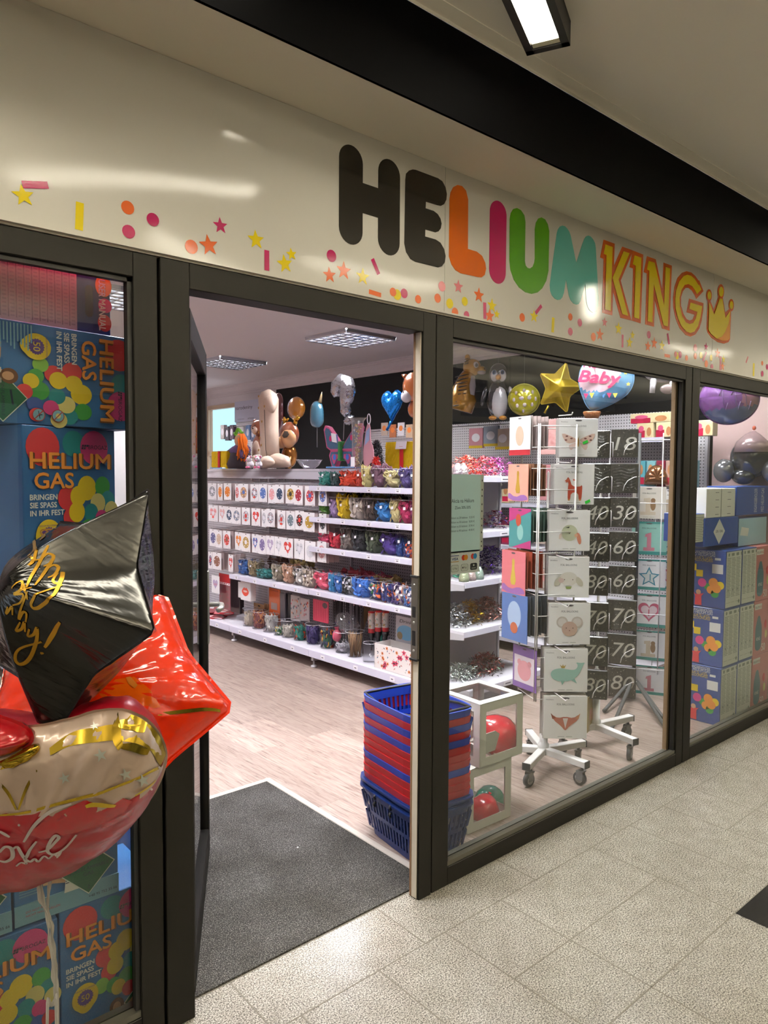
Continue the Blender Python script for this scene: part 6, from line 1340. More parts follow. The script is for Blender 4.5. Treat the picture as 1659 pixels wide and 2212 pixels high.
# reindeer foil balloon
p, k = rest(625, .55); t = thing('deer_balloon', 'brown deer foil balloon with gold antlers and a red pompom nose', 'balloon', p, GROT); TAN = mat('foil_tan', '#d9a878', .3, coat=.9); GB = mat('foil_bronze', '#8a5a28', .2, metal=.7)
MB().ell((0, 0, 28*k), (22*k, 14*k, 26*k), GB, n=16).build('body', t); mb = MB().ell((2*k, -2*k, 74*k), (30*k, 16*k, 27*k), BR, n=20); mb.build('head', t)
MB().ell((8*k, -8*k, 66*k), (24*k, 13*k, 22*k), TAN, n=18).tube([(-4*k, -8*k, 60*k), (-20*k, -12*k, 54*k), (-32*k, -14*k, 50*k)], [15*k, 11*k, 6*k], TAN, 14).build('face', t)
MB().ell((-36*k, -15*k, 56*k), (6*k, 6*k, 6*k), mat('pompom_red', '#c01c24', .6, bump=(200, 1)), n=12, warp=.4).build('nose', t); MB().poly([(4*k, 70*k), (12*k, 80*k), (24*k, 79*k), (30*k, 72*k), (22*k, 66*k), (10*k, 65*k)], BLK, -21.5*k).build('eye', t)
mb = MB(); GLD = mat('foil_goldbright', '#b98a2c', .2, metal=.8, bump=(60, .5))
for sx in (-14, 22): mb.tube([(sx*k, 0, 96*k), (sx*1.1*k, 0, 104*k), (sx*1.4*k, 0, 112*k)], [5*k, 4*k, 2*k], GLD, 8).tube([(sx*1.1*k, 0, 102*k), (sx*1.1*k+12*k, 0, 108*k)], [3.5*k, 2*k], GLD, 8).tube([(sx*1.1*k, 0, 102*k), (sx*1.1*k-10*k, 0, 107*k)], [3.5*k, 2*k], GLD, 8)
mb.build('antler', t)
for sx in (6, 16): MB().tube([(sx*k, -10*k, 26*k), ((sx+2)*k, -13*k, 12*k), ((sx+1)*k, -13*k, 1*k)], [6*k, 5*k, 5*k], GB, 10).build('leg', t)
# clear bowl set on the deck, plain round balloon behind
p, k = rest(668, .20); t = thing('plastic_bowl', 'clear lilac-tinted plastic bowl standing on the shelf top', 'bowl', p, GROT); MB().lathe([(0, .001), (12*k, .001), (20*k, 6*k), (27*k, 17*k), (29*k, 19*k), (27*k, 17.5*k)], clear('bowl_plastic', '#e4dff0', 1.6, .05, haze=.15), 28).build('bowl_wall', t)
def hung(name, label, px, py, v, kind): p, k = at_top(px, py, v); return thing(name, label, kind, p, GROT), k
t, k = hung('round_balloon', 'plain amber and white round foil balloon behind the deer balloon', 640, 882, 1.05, 'balloon')
FSVW = mat('foil_white', '#d8d6da', .25, metal=.1, coat=1)
MB().foil([(26*k*math.cos(2*PI*j/40), 25*k*math.sin(2*PI*j/40)) for j in range(40)], 15*k, mat('foil_amber', '#b0701c', .25, metal=.2, coat=1), rings=8, split=lambda x, z, s: FSVW if x < -9*k+.25*z else None).build('foil_skin', t)
MB().tube([(0, 0, -25*k), (0, .0, -60*k)], .5*k, WIRE, 4).build('stick', t)
t, k = hung('round_balloon', 'dark red round foil balloon half hidden behind the beige number one', 602, 893, 1.0, 'balloon'); MB().foil([(17*k*math.cos(2*PI*j/36), 44*k*math.sin(2*PI*j/36)) for j in range(36)], 10*k, mat('foil_wine', '#4a0f14', .25, metal=.3, coat=1), rings=7).build('foil_skin', t); MB().tube([(0, 0, -44*k), (0, 0, -76*k)], .5*k, WIRE, 4).build('stick', t)
t, k = hung('narwhal_balloon', 'teal blue whale foil balloon with a pale horn, behind the shelf top', 685, 890, 1.0, 'balloon')
MB().foil(round_pts([(-18*k, -34*k), (18*k, -34*k), (19*k, 4*k), (10*k, 22*k), (-4*k, 25*k), (-16*k, 16*k), (-20*k, 0)], 2), 12*k, mat('foil_teal', '#3f7086', .22, metal=.3, coat=1), rings=8).build('body', t); MB().tube([(10*k, 0, 20*k), (14*k, 0, 32*k), (17*k, 0, 42*k)], [4*k, 2.5*k, .4*k], mat('horn_pale', '#c9b48a', .3, metal=.4), 10).build('horn', t); MB().tube([(0, 0, -34*k), (0, 0, -76*k)], .5*k, WIRE, 4).build('stick', t)
# butterfly pinata
p, k = rest(738, .16); t = thing('butterfly_pinata', 'blue and pink butterfly pinata with green body on the shelf top', 'pinata', p, GROT); q = k*1.75
BL_ = mat('crepe_blue', '#3f5f7c', .85, bump=(140, .9)); PN = mat('crepe_pink', '#c0507c', .85, bump=(140, .9)); GRN = mat('crepe_green', '#2f7a3a', .85, bump=(140, .9)); SPB = mat('crepe_spot', '#3f6ac0', .8)
for sx in (-1, 1):
    up_ = [(0, 24), (sx*8, 34), (sx*26, 52), (sx*33, 54), (sx*36, 49), (sx*30, 26), (sx*22, 22), (0, 20)]; lo = [(0, 22), (sx*22, 22), (sx*25, 16), (sx*19, 1), (sx*13, 0), (sx*9, 8), (sx*3, 13), (0, 12)]
    for w_, nm in ((up_, 'upper_wing'), (lo, 'lower_wing')):
        pts = [(x*q, z*q) for x, z in w_]; c = sum((Vector(a) for a in pts), Vector((0, 0)))/len(pts)
        mb = MB().poly(pts, PN, 0, th=6*q); mb.poly([tuple(c+(Vector(a)-c)*.84) for a in pts], BL_, -.003); mb.poly([tuple(c+(Vector(a)-c)*.55) for a in pts], PN, -.006) if nm == 'lower_wing' else mb.box(min(0, sx*20*q), max(0, sx*20*q), -.006, -.0035, 21.5*q, 24*q, PN)
        mb.disc(c.x+sx*1*q, c.y+2*q, 3*q, SPB if nm == 'lower_wing' else mat('crepe_magenta', '#b81c5c', .8), -.009, rz=3.6*q); mb.build(nm, t)
MB().rbox(-2.4*q, 2.4*q, -.03, 7*q, 9*q, 33*q, GRN, .006).build('body', t); MB().add([(-19*q, -.012, 44*q), (-6*q, -.012, 42*q), (-4*q, -.012, 31*q), (-17*q, -.012, 33*q)], [(0, 1, 2, 3)], TAGW).add([(-9*q, -.0125, 42.2*q), (-6*q, -.0125, 42*q), (-4*q, -.0125, 31*q), (-7*q, -.0125, 31.2*q)], [(0, 1, 2, 3)], mat('tag_violet', '#5a5a9c', .5)).build('hang_tag', t)
# question mark foil
t, k = hung('question_balloon', 'silver foil question mark balloon before the black wall', 742, 868, .9, 'balloon'); SV_ = mat('foil_silver', '#b4b4ba', .12, metal=.95, bump=(18, .9, .02)); k *= 1.02
MB().tube([(-22*k, 0, 12*k), (-25*k, 0, 22*k), (-21*k, 0, 36*k), (-6*k, 0, 44*k), (10*k, 0, 38*k), (16*k, 0, 22*k), (10*k, 0, 4*k), (6*k, 0, -8*k), (8*k, 0, -22*k), (8*k, 0, -32*k)], [7*k, 12*k, 14*k, 16*k, 17*k, 17*k, 15*k, 11*k, 12*k, 5*k], SV_, 18).build('hook_part', t)
MB().ell((-2*k, 0, -44*k), (13*k, 10*k, 9*k), SV_, Matrix.Rotation(-.5, 4, 'Y'), n=14, warp=.4).build('dot_part', t); MB().tube([(6*k, 0, -30*k), (2*k, 0, -44*k), (0, 0, -80*k)], .6*k, WIRE, 4).build('stick', t)
# film sleeve with gold glitter, pink pack, black fur boa, red bow
p, k = rest(772, .06); t = thing('glitter_sleeve', 'clear sleeve of gold glitter sticks standing at the shelf edge', 'pack', p, GROT); q = k
MB().lathe([(8*q, 0), (17*q, 20*q), (16*q, 60*q), (18*q, 100*q), (26*q, 108*q)], FILM, 16, sy=.5).build('film', t)
mb = MB(); rr = random.Random(8); GLT = mat('glitter_gold', '#b08a4a', .3, metal=.7)
for j in range(110):
    z = rr.uniform(2, 94)*q; w = (5+.10*z/q)*q; mb.ell((rr.uniform(-w, w)*.8, rr.uniform(-3, 3)*q, z), 1.7*q, GLT if j % 3 else mat('glitter_pale', '#d8c49a', .3, metal=.5), n=5)
o = mb.build('glitter', t); o['kind'] = 'stuff'; MB().box(-11*q, 2*q, -9.5*q, -9*q, 3*q, 24*q, TAGW).build('price_label', t)
p, k = rest(794, .10); t = thing('pink_pack', 'pink wing-shaped pack with hanging loop beside the glitter sleeve', 'pack', p, GROT+.5); q = k*1.2
MB().poly(round_pts([(-9*q, 10*q), (-2*q, 0), (3*q, 8*q), (12*q, 14*q), (10*q, 38*q), (5*q, 48*q), (4*q, 80*q), (-2*q, 80*q), (-8*q, 40*q)], 1), mat('pack_rose', '#c08a96', .5), 0, th=4*q).build('pack_body', t); MB().poly([(-6*q, 40*q), (3*q, 50*q), (4*q, 74*q), (-3*q, 66*q)], mat('pack_bluelabel', '#8fa0c8', .5), -.001).build('label', t); MB().tube([(2*q+3*q*math.cos(a), 0, 88*q+9*q*math.sin(a)) for a in [2*PI*j/16 for j in range(17)]], .9*q, TAGW, 6, cap=False).build('loop', t)
def tinsel(name, label, p, rx, ry, h, col_, n, seed, rz=0, group=None, metal=.75, ln=.03, kind='tinsel'):
    rr = random.Random(seed); mb = MB(); ms = [mat(f'tinsel_{c[1:]}_{i}', c, .25 if metal else .8, metal=metal) for i, c in enumerate(col_)]
    for j in range(n):
        a = rr.uniform(0, 2*PI); r = rr.random()**.5; z = h*rr.random(); k = math.sqrt(max(.05, 1-(z/h)**2.2)); b = Vector((rx*r*k*math.cos(a), ry*r*k*math.sin(a), z+.004)); d = Vector((rr.gauss(0, 1), rr.gauss(0, 1), rr.gauss(.3, .8))).normalized()*ln*rr.uniform(.6, 1.3); s_ = d.orthogonal().normalized()*.0028; e = b+d; e.z = max(.003, e.z); mid = (b+e)/2+Vector((rr.gauss(0, .004), rr.gauss(0, .004), .004))
        mb.add([b-s_, b+s_, mid+s_, mid-s_, e+s_*.3, e-s_*.3], [(0, 1, 2, 3), (3, 2, 4, 5)], ms[j % len(ms)])
    o = mb.build(name, None, p, rz); return tag(o, label, kind, group, 'stuff')
p, k = rest(812, .30); tinsel('fur_boa', 'black fluffy boa heaped between pink pack and yellow pinata', p, .06, .06, .20, ['#141315', '#2a282c'], 700, 3, GROT, metal=0, kind='boa')
p, k = rest(812, .12); tinsel('red_bow', 'red ribbon pompom before the black boa', p, .035, .03, .075, ['#c81c1c', '#e04030'], 160, 4, GROT, metal=.2, ln=.02, kind='bow')
for j, (x, c, nm) in enumerate([(725, '#4a8ac4', 'light blue'), (745, '#6fa4d4', 'pale blue'), (768, '#54508c', 'violet')]):
    p, k = rest(x, .05+.03*j); o = MB().rbox(-.10, .10, -.02, .02, 0, .012, mat('wrap_'+c[1:], c, .3, coat=.8), .004).build('candle_pack', None, p, GROT); tag(o, f'{nm} flat candle pack lying on the shelf edge by the butterfly', 'pack', 'flat candle packs on the shelf top')
o = MB().rbox(-.12, .12, -.02, .02, 0, .010, mat('wrap_4a8ac4'), .004).build('candle_pack', None, rest(470, .12)[0], GROT); tag(o, 'light blue flat pack on the shelf edge below the small pinata', 'pack')
# blue heart and fox before the black wall
t, k = hung('heart_balloon', 'blue heart foil balloon before the black wall', 847, 880, 1.3, 'balloon'); k *= 1.0
MB().foil(heart_pts(0, 2*k, 60*k, 66*k, 40), 12*k, mat('foil_blue', '#1668b0', .15, metal=.75, bump=(14, .7, .02)), c=(0, 6*k), rings=9, wr=.05, fin=2*k).build('foil_skin', t); MB().tube([(-3*k, 0, -30*k), (-9*k, 0, -40*k), (-16*k, 0, -48*k)], [3*k, 2.4*k, 3.4*k], mat('foil_blue'), 8).build('neck', t)
t, k = hung('fox_balloon', 'orange and white fox foil balloon cut off by the door jamb', 890, 850, 1.1, 'balloon'); FX = mat('foil_fox', '#a85a24', .25, metal=.2, coat=1)
MB().ell((2*k, 0, 14*k), (28*k, 15*k, 32*k), FX, n=20).build('head', t); MB().ell((-8*k, -8*k, -6*k), (16*k, 10*k, 14*k), FSVW, n=14).build('cheek', t); MB().tube([(-14*k, 0, 34*k), (-24*k, 0, 40*k), (-32*k, 0, 43*k)], [8*k, 5*k, 1.5*k], FX, 10).build('ear', t); MB().ell((-10*k, -16*k, 2*k), (2*k, 1.5*k, 3*k), BLK, n=8).build('eye', t); MB().ell((2*k, 2*k, -34*k), (14*k, 10*k, 18*k), FX, n=14).build('body', t)
# ================================================================== FAR WALL: topper sign, pegboards
s0, zt = PG(510, 868, 1.95); s1, zb = PG(556, 908, 1.95)
t = GT('birthday_topper', 'white topper board lettered narodeniny above hooks by the window', 'sign', (s0+s1)/2, 1.95, zb); w = (s0-s1)*1.15; h = zt-zb
MB().box(-w/2, w/2, 0, .012, 0, h, mat('topper_white', '#cfd2e4', .5)).build('board', t); MB().text('narodeniny', -w*.46, h*.60, h*.17, mat('topper_ink', '#2c3046', .6), -.001, w=w*.70).text('amscan', w*.05, h*.10, h*.09, mat('topper_ink'), -.001, w=w*.25).text('GODAN', -w*.38, h*.10, h*.06, mat('price_ink'), -.001, w=w*.28).build('lettering', t)
t2 = GT('peg_stand', 'white peg stand with hooks and small packs below the narodeniny board', 'shelf', (s0+s1)/2, 1.97, 0); MB().box(-w/2, w/2, 0, .03, 0, zb-.001, PEGW).build('pegboard', t2)
for j in range(5):
    x = -w*.4+j*w*.2; MB().tube([(x, 0, zb-.06), (x, -.22, zb-.08)], .004, WIRE, 5).build('hook', t2)
for j, (px, c, nm) in enumerate([(480, '#b9b4b0', 'grey'), (490, '#4a4850', 'dark'), (500, '#5a4a58', 'plum'), (522, '#d8d4d4', 'white'), (535, '#6a86b0', 'blue'), (546, '#48506c', 'navy'), (552, '#7a9cc0', 'pale blue')]):
    s, zt = PG(px, 918+(j % 2)*3, 1.80); t = GT('small_pack', f'{nm} small pack hanging near the far window', 'pack', s, 1.80, zt, 'small packs near the far window'); MB().box(-.05, .05, 0, .05, -.20, 0, mat('smallpack_'+c[1:], c, .5)).build('pack_body', t); MB().disc(0, -.1, .03, mat('print_pale'), -.001, rz=.05).build('print', t)
# right wall: white pegboard with shelves
t = GT('wall_shelving', 'white pegboard shelving along the black right wall', 'shelf', -.2, WV-.002, 0); L0, L1 = -2.4, 2.7   # local x runs towards the front
MB().box(-1.9, 1.95, -.03, 0, .05, 2.115, PEGW).build('pegboard', t)
for z, d in ((.12, .42), (.55, .38), (.95, .38), (1.335, .38), (1.51, .38), (1.89, .34)):
    a = -.9 if z in (.95, 1.335) else .85 if z in (1.51, 1.89) else -1.9
    b_ = 1.9 if z not in (.95, 1.335) else .85
    o = MB().box(a, b_, -.03-d, -.03, z-.02, z, SHELF).box(a, b_, -.036-d, -.03-d, z-.035, z+.002, RAIL).build('shelf', t)
for j in range(16): MB().tube([(-1.7+.13*j, -.03, 2.09), (-1.7+.13*j, -.25, 2.07), (-1.7+.13*j, -.26, 2.085)], .004, WIRE, 5).build('hook', t)
def packs(z, px0, px1, n, nm, cols, h, v, py, grp, kindn, art=None):
    for j in range(n):
        px = px0+(px1-px0)*(j+.5)/n; s, _ = PG(px, py, v); w = abs(PG(px0, py, v)[0]-PG(px1, py, v)[0])/n*.9; c = cols[j % len(cols)]
        t = GT(kindn, f'{nm}, {ORD[j]} from left', 'pack' if 'box' not in kindn else 'box', s, v, z+.001, grp); MB().rbox(-w/2, w/2, 0, .09, 0, h, mat('goods_'+c[1:], c, .4, coat=.4), .003, seg=1).build('pack_body', t); p = MB()
        (art or (lambda p, w, h: p.box(-w*.42, w*.42, -.001, -.0002, h*.08, h*.35, mat('goods_crimson', '#a81c3c', .4)).disc(0, h*.65, w*.28, mat('goods_biscuit', '#d9a85a', .5), -.001, rz=h*.2)))(p, w, h); p.build('print', t)
def a_bk(p, w, h): p.box(-w*.48, w*.0, -.001, -.0002, 0, h*.5, mat('goods_crimson', '#b81c44', .4)).disc(-w*.22, h*.62, w*.16, mat('goods_pinkcrown', '#e0608a', .4), -.0014, rz=h*.2).disc(w*.25, h*.4, w*.14, mat('goods_biscuit', '#c98a5a', .5), -.001, rz=h*.3)
packs(1.89, 1372, 1540, 4, 'cream and crimson baking box on the upper right wall shelf', ['#efe0b0'], .115, 1.80, 930, 'baking boxes on the upper right wall shelf', 'baking_box', a_bk)
packs(1.512, 1373, 1500, 6, 'small baking bag on the second right wall shelf', ['#5aa8b4', '#8ac4cc', '#8a2440', '#c9a89a'], .2, 1.80, 1030, 'baking bags on the second right wall shelf', 'baking_bag')
s, _ = PG(1405, 905, 1.80); t = GT('baking_box', 'crimson and cream baking box lying on top of the row', 'box', s, 1.80, 2.007); MB().rbox(-.17, .17, 0, .08, 0, .075, mat('goods_efe0b0'), .003, seg=1).build('pack_body', t); p = MB(); a_bk(p, .34, .075); p.build('print', t)
packs(1.337, 1050, 1100, 3, 'pale baking bag behind the price notice', ['#e8d8b0', '#e0d4c0', '#e9d9ac'], .17, 1.82, 1070, 'baking bags behind the price notice', 'baking_bag')
packs(.952, 1050, 1100, 3, 'dark pink party pack behind the price notice', ['#8a3458', '#7a2c50', '#96385a'], .22, 1.82, 1130, 'party packs behind the price notice', 'party_pack')
for j, (px, c) in enumerate([(830, '#c9b4a4'), (848, '#b8704a'), (866, '#d9d4d8'), (884, '#c4a88c')]):
    s, z = PG(px, 925+(j % 2)*4, 1.9); t = GT('small_pack', f'small hanging pack on the right wall above the big pinata, {ORD[j]} from left', 'pack', s, 1.9, z+.06, 'small packs on the right wall'); MB().box(-.05, .05, 0, .01, -.14, 0, mat('smallpack_'+c[1:], c, .5)).build('pack_body', t); MB().disc(0, -.06, .03, mat('fl_e0803a'), -.001).build('print', t)
for j, (px, py, c, nm) in enumerate([(1060, 920, '#8f9aa8', 'grey blue'), (1028, 925, '#c88a94', 'pink'), (1086, 926, '#b9a898', 'beige')]):
    s, z = PG(px, py, 1.80); t = GT('small_pack', f'{nm} pack with a yellow foot hanging on the wall above the tinsel', 'pack', s, 1.80, z, 'packs on the wall above the tinsel'); MB().box(-.085, .085, 0, .03, -.19, 0, mat('smallpack_'+c[1:], c, .5)).build('pack_body', t); MB().box(-.085, .085, -.001, 0, -.19, -.165, mat('goods_yellow', '#d8b820', .5)).disc(0, -.09, .05, mat('print_pale'), -.001, rz=.04).build('print', t)
# ================================================================== END OF THE AISLE SHELVING (faces the right-hand window)
ec = thing('end_shelving', 'white shelf end with tinsel garlands, behind the price notice', 'shelf', G(-1.245, .48, 0), AL)
MB().box(-.43, .43, 0, .02, 0.02, 1.60, mat('end_panel', '#c3c0c2', .5)).build('back_panel', ec)
for x in (-.415, .395): MB().box(x, x+.02, -.012, 0, 0.02, 1.62, STEEL).build('upright', ec)
ZE = (1.585, 1.21, .885, .555, .17)
for z in ZE:
    d = .37 if z > .2 else .42
    o = MB().box(-.42, .42, -d, 0, z-.02, z, SHELF).rbox(-.418, .418, -d-.006, -d, z-.04, z+.002, RAIL, .002, seg=1)
    for sx in (-.42, .414): o.add([(sx, -.05, z-.02), (sx, -d, z-.02), (sx, -d, z-.055), (sx, 0, z-.10), (sx+.006, -.05, z-.02), (sx+.006, -d, z-.02), (sx+.006, -d, z-.055), (sx+.006, 0, z-.10)], [(0, 1, 2, 3), (7, 6, 5, 4)], STEEL)
    o = o.build('shelf', ec); MB().box(-.06, .04, -d-.0075, -d-.0065, z-.034, z-.004, TAGW).box(-.04, .02, -d-.008, -d-.0075, z-.024, z-.016, TAGT).build('price_label', o)
def EP(x, y, z): return ec.location + Vector((x*math.cos(AL)-y*math.sin(AL), x*math.sin(AL)+y*math.cos(AL), z))
def epx(px, py, ydep):   # local x on the end shelving for a column of the view
    o = EP(0, ydep, 0); d = ray(px, py); nrm = GD; t = (o-CAM).dot(nrm)/d.dot(nrm); p = CAM+d*t; return (p-ec.location).dot(GN)
for k, (px, z, rx, h, cols, nm, n) in enumerate([(1005, ZE[0], .10, .13, ['#a81c1c', '#d8402c', '#e86a50'], 'red', 420), (1042, ZE[0], .09, .13, ['#b8304a', '#d85a5a', '#c8344c'], 'coral red', 380), (1072, ZE[0], .08, .13, ['#9c2c7c', '#c85aa0', '#7a2468'], 'magenta', 360),
        (1060, ZE[2], .13, .19, ['#2a1850', '#4a2c84', '#1c1238', '#7a58b8'], 'purple', 650), (985, ZE[2], .06, .10, ['#3a8a70', '#5ab090'], 'green', 160),
        (985, ZE[3], .09, .15, ['#a9acb0', '#d4d8dc', '#787c80'], 'silver', 480), (1015, ZE[3], .06, .15, ['#9a7a18', '#d0a828'], 'gold', 300), (1052, ZE[3], .14, .15, ['#8a5a50', '#c08a80', '#6a4038'], 'rose gold', 650),
        (1000, ZE[4], .12, .10, ['#c8d4cc', '#e4ece8', '#b4c8c0'], 'white iridescent', 420), (1050, ZE[4], .16, .13, ['#7a3430', '#a85850', '#5a2824', '#3a4a3c'], 'dusty red', 620), (1068, ZE[1], .08, .12, ['#8a2c3c', '#3a2c60'], 'wine red', 250)]):
    x = max(-.34, min(.34, epx(px, 1200, -.20))); where = ['top', 'second', 'third', 'fourth', 'lowest'][ZE.index(z)]
    tinsel('tinsel_garland', f'{nm} tinsel garland heaped on the {where} shelf of the shelving end', EP(x, -.2, z+.001), rx, .13, h, cols, n, 20+k, AL, 'tinsel garlands on the shelving end', ln=.028)
for k, (px, z, c) in enumerate([(1000, ZE[2], '#d0dcb8'), (1015, ZE[2], '#dcc8c4'), (1032, ZE[2], '#c4dccc'), (983, ZE[0], '#d8c8d0'), (995, ZE[0], '#e0d4d0')]):
    x = epx(px, 1240, -.32); o = MB().lathe([(0, .001), (.034, .001), (.036, .02), (.026, .065), (.012, .085), (0, .088)], mat('foilcone_'+c[1:], c, .18, metal=.55, bump=(60, .8)), 16).build('foil_cone', None, EP(x, -.33, z+.001)); tag(o, f'pale iridescent foil-wrapped cone, {ORD[k]} of the cones, {"below" if z < 1 else "above"} the price notice', 'decoration', 'foil cones')
# ================================================================== FOIL BALLOONS high behind the window
def hang(name, label, px, py, v, cat='balloon', thread=None):
    s, z = PG(px, py, v); p = G(s, v, z); t = thing(name, label, cat, p, face_cam(p)); k = MPP(p)
    return t, k
def thread(t, z0, x=0): MB().tube([(x, 0, z0), (x, 0, ZI-t.location.z-.01)], .0008, WIRE, 4).build('thread', t)
VB = 1.55
TGO = mat('foil_tiger', '#b8862c', .2, metal=.45, coat=1); TSK = mat('tiger_stripe', '#1e1610', .4)
t, k = hang('tiger_balloon', 'golden tiger foil balloon sitting up, at the left of the window top', 1003, 835, VB)
MB().tube([(-8*k, 0, -52*k), (-2*k, 0, -30*k), (-2*k, 0, -5*k), (6*k, 0, 18*k), (12*k, 0, 30*k)], [26*k, 30*k, 24*k, 18*k, 14*k], TGO, 18).build('body', t)
MB().ell((16*k, -3*k, 40*k), (20*k, 15*k, 19*k), TGO, n=18).ell((36*k, -6*k, 34*k), (10*k, 9*k, 9*k), TGO, n=12).build('head', t); MB().ell((6*k, 0, 62*k), (6*k, 4*k, 7*k), TGO, n=10).build('ear', t)
MB().tube([(14*k, -14*k, -20*k), (16*k, -12*k, 0), (16*k, -8*k, 20*k)], [8*k, 9*k, 7*k], FSVW, 10).ell((36*k, -8*k, 29*k), (10*k, 8*k, 5*k), FSVW, n=10).build('chest', t)
mb = MB()
for j in range(9): z = (-45+8*j)*k; mb.tube([(-32*k+j*1.5*k, -8*k, z), (-18*k+j*2*k, -25*k, z+2*k), (0+j*1.2*k, -27*k, z+4*k)], [1*k, 1.6*k, .6*k], TSK, 5)
for j in range(3): mb.tube([(0, -12*k, (46+5*j)*k), (8*k, -17*k, (48+5*j)*k)], 1*k, TSK, 5)
mb.build('stripe', t); MB().ell((24*k, -16*k, 44*k), (6*k, 3*k, 7*k), FSVW, n=10).ell((25*k, -18.5*k, 43*k), (3*k, 1.5*k, 4*k), BLK, n=8).build('eye', t); MB().ell((43*k, -12*k, 36*k), (3*k, 3*k, 2.4*k), BLK, n=8).build('nose', t); thread(t, 60*k, 5*k)
t, k = hang('penguin_balloon', 'black and white penguin foil balloon with orange beak', 1076, 845, VB); PGN = mat('foil_charcoal', '#202224', .2, metal=.3, coat=1)
MB().ell((0, 0, -18*k), (24*k, 15*k, 42*k), PGN, n=20).build('body', t); MB().ell((2*k, -5*k, -22*k), (19*k, 12*k, 36*k), FSVW, n=18).build('belly', t); MB().ell((0, 0, 36*k), (20*k, 15*k, 24*k), PGN, n=18).build('head', t)
for sx in (-8, 8): MB().ell((sx*k, -11*k, 32*k), (9*k, 6*k, 13*k), FSVW, n=12).build('cheek', t); MB().ell((sx*1.1*k, -16*k, 38*k), (4*k, 2*k, 5*k), mat('eye_blue', '#2c4a78', .3), n=10).ell((sx*1.1*k, -17.5*k, 38*k), (2*k, 1*k, 3*k), BLK, n=8).build('eye', t)
MB().tube([(0, -14*k, 28*k), (0, -21*k, 26*k), (1*k, -26*k, 24*k)], [7*k, 5*k, 1*k], mat('beak_orange', '#c98a2c', .3, coat=.8), 10).build('beak', t)
for sx in (-1, 1): MB().ell((sx*26*k, -2*k, -18*k), (6*k, 4*k, 22*k), PGN if sx < 0 else FSVW, Matrix.Rotation(sx*-.25, 4, 'Y'), n=10).build('wing', t); MB().ell((sx*11*k, -8*k, -58*k), (9*k, 8*k, 5*k), mat('beak_orange'), n=10).build('foot', t)
thread(t, 58*k)
t, k = hang('polka_balloon', 'round olive yellow foil balloon with pale dots', 1132, 863, VB); r = 33*k; OLY = mat('foil_olive', '#b0a81c', .25, metal=.3, coat=1, bump=(16, .5, .01)); PD_ = [(-.6, .45), (0, .62), (.62, .5), (-.75, -.05), (-.2, .05), (.38, .08), (.85, 0), (-.5, -.5), (.05, -.45), (.6, -.42), (-.05, -.88)]
circ = [(r*math.cos(2*PI*j/44), r*math.sin(2*PI*j/44)) for j in range(44)]
MB().foil(circ, 17*k, OLY, rings=12, wr=.05, fin=1.5*k, freq=.27).build('foil_skin', t); mb = MB()
for x, z in PD_:
    x *= r*.86; z *= r*.86; d = r-math.hypot(x, z); h = 17*k*math.sqrt(max(0, d*(2*r-d)))/r; q = 4.6*k; mb.ell((x, -h*1.02, z), (q*max(.5, d/r+.35), q*.35, q), mat('dot_pale', '#b8a8a8', .3, coat=.8), n=10)
mb.build('dot', t); thread(t, r)
t, k = hang('star_balloon', 'satin gold star foil balloon high in the right-hand window', 1208, 838, VB-.1); GST = mat('foil_satin_gold', '#9c8420', .3, metal=.65, bump=(14, .4, .01))
o2 = resample(round_pts(star_pts(0, 0, 56*k, 31*k, 5, -.28, .88), 1, .08), 4*k); MB().foil(o2, 19*k, GST, c=(0, 0), rings=10, wr=.04, ex=1.1, fin=1.5*k).build('foil_skin', t); MB().tube([(-22*k, 0, -38*k), (-26*k, 0, -46*k), (-30*k, 0, -54*k)], [2.5*k, 2*k, 3*k], GST, 8).build('neck', t); thread(t, 52*k, 12*k)
t, k = hang('baby_balloon', 'hot-air-balloon shaped foil balloon reading NEW Baby, with wicker basket', 1308, 835, VB-.15); BLU = mat('foil_babyblue', '#6a9cc0', .25, metal=.25, coat=1); PWH = mat('foil_pinkwhite', '#d4b8c0', .28, metal=.15, coat=1)
o2 = resample(round_pts([(-58*k, 18*k), (-48*k, 52*k), (-18*k, 72*k), (18*k, 72*k), (48*k, 54*k), (60*k, 18*k), (50*k, -14*k), (22*k, -34*k), (-14*k, -50*k), (-34*k, -50*k), (-50*k, -14*k)], 2), 5*k)
nb_ = Foil(t.location.copy(), Vector((math.cos(t.rotation_euler.z), math.sin(t.rotation_euler.z), 0)), Vector((0, 0, 1)), o2, 22*k)
MB().foil(o2, 22*k, BLU, rings=14, wr=.04, fin=1.5*k, freq=.29, split=lambda x, z, s: PWH if s < 0 and ((x+18*k)**2/(48*k)**2+(z-22*k)**2/(34*k)**2 < 1) else None).build('foil_skin', t); mb = MB(); CRS = mat('print_cerise', '#b82c5c', .35, coat=.5)
mb.text('NEW', -46*k, 40*k, 13*k, CRS, -23*k, w=50*k, rot=-.10, bold=.05).text('Baby', -56*k, 10*k, 24*k, CRS, -23.2*k, w=82*k, shear=.25, rot=-.10, bold=.05)
for j in range(6): x = (-40+12*j)*k; mb.poly([(x-5*k, -14*k-abs(j-2)*1*k), (x+5*k, -14*k-abs(j-2)*1*k), (x, -27*k)], [CRS, mat('print_e3cc00b', '#d8c04c', .4), BLU, mat('print_babyblue2', '#4a78b0', .4)][j % 4], -19*k)
for x, z in [(40, 26), (28, 44), (46, 2)]: mb.poly(star_pts(x*k, z*k, 5*k, 2.2*k), mat('print_e3cc00b'), -17*k)
mb.build('print', t); MB().lathe([(0, -68*k), (14*k, -68*k), (19*k, -56*k), (18*k, -53*k), (0, -53*k)], mat('wicker_brown', '#8a5428', .5, bump=(80, .8), coat=.4), 16, Matrix.Translation((-27*k, 0, 0)), sy=.7).build('basket_part', t); thread(t, 72*k)
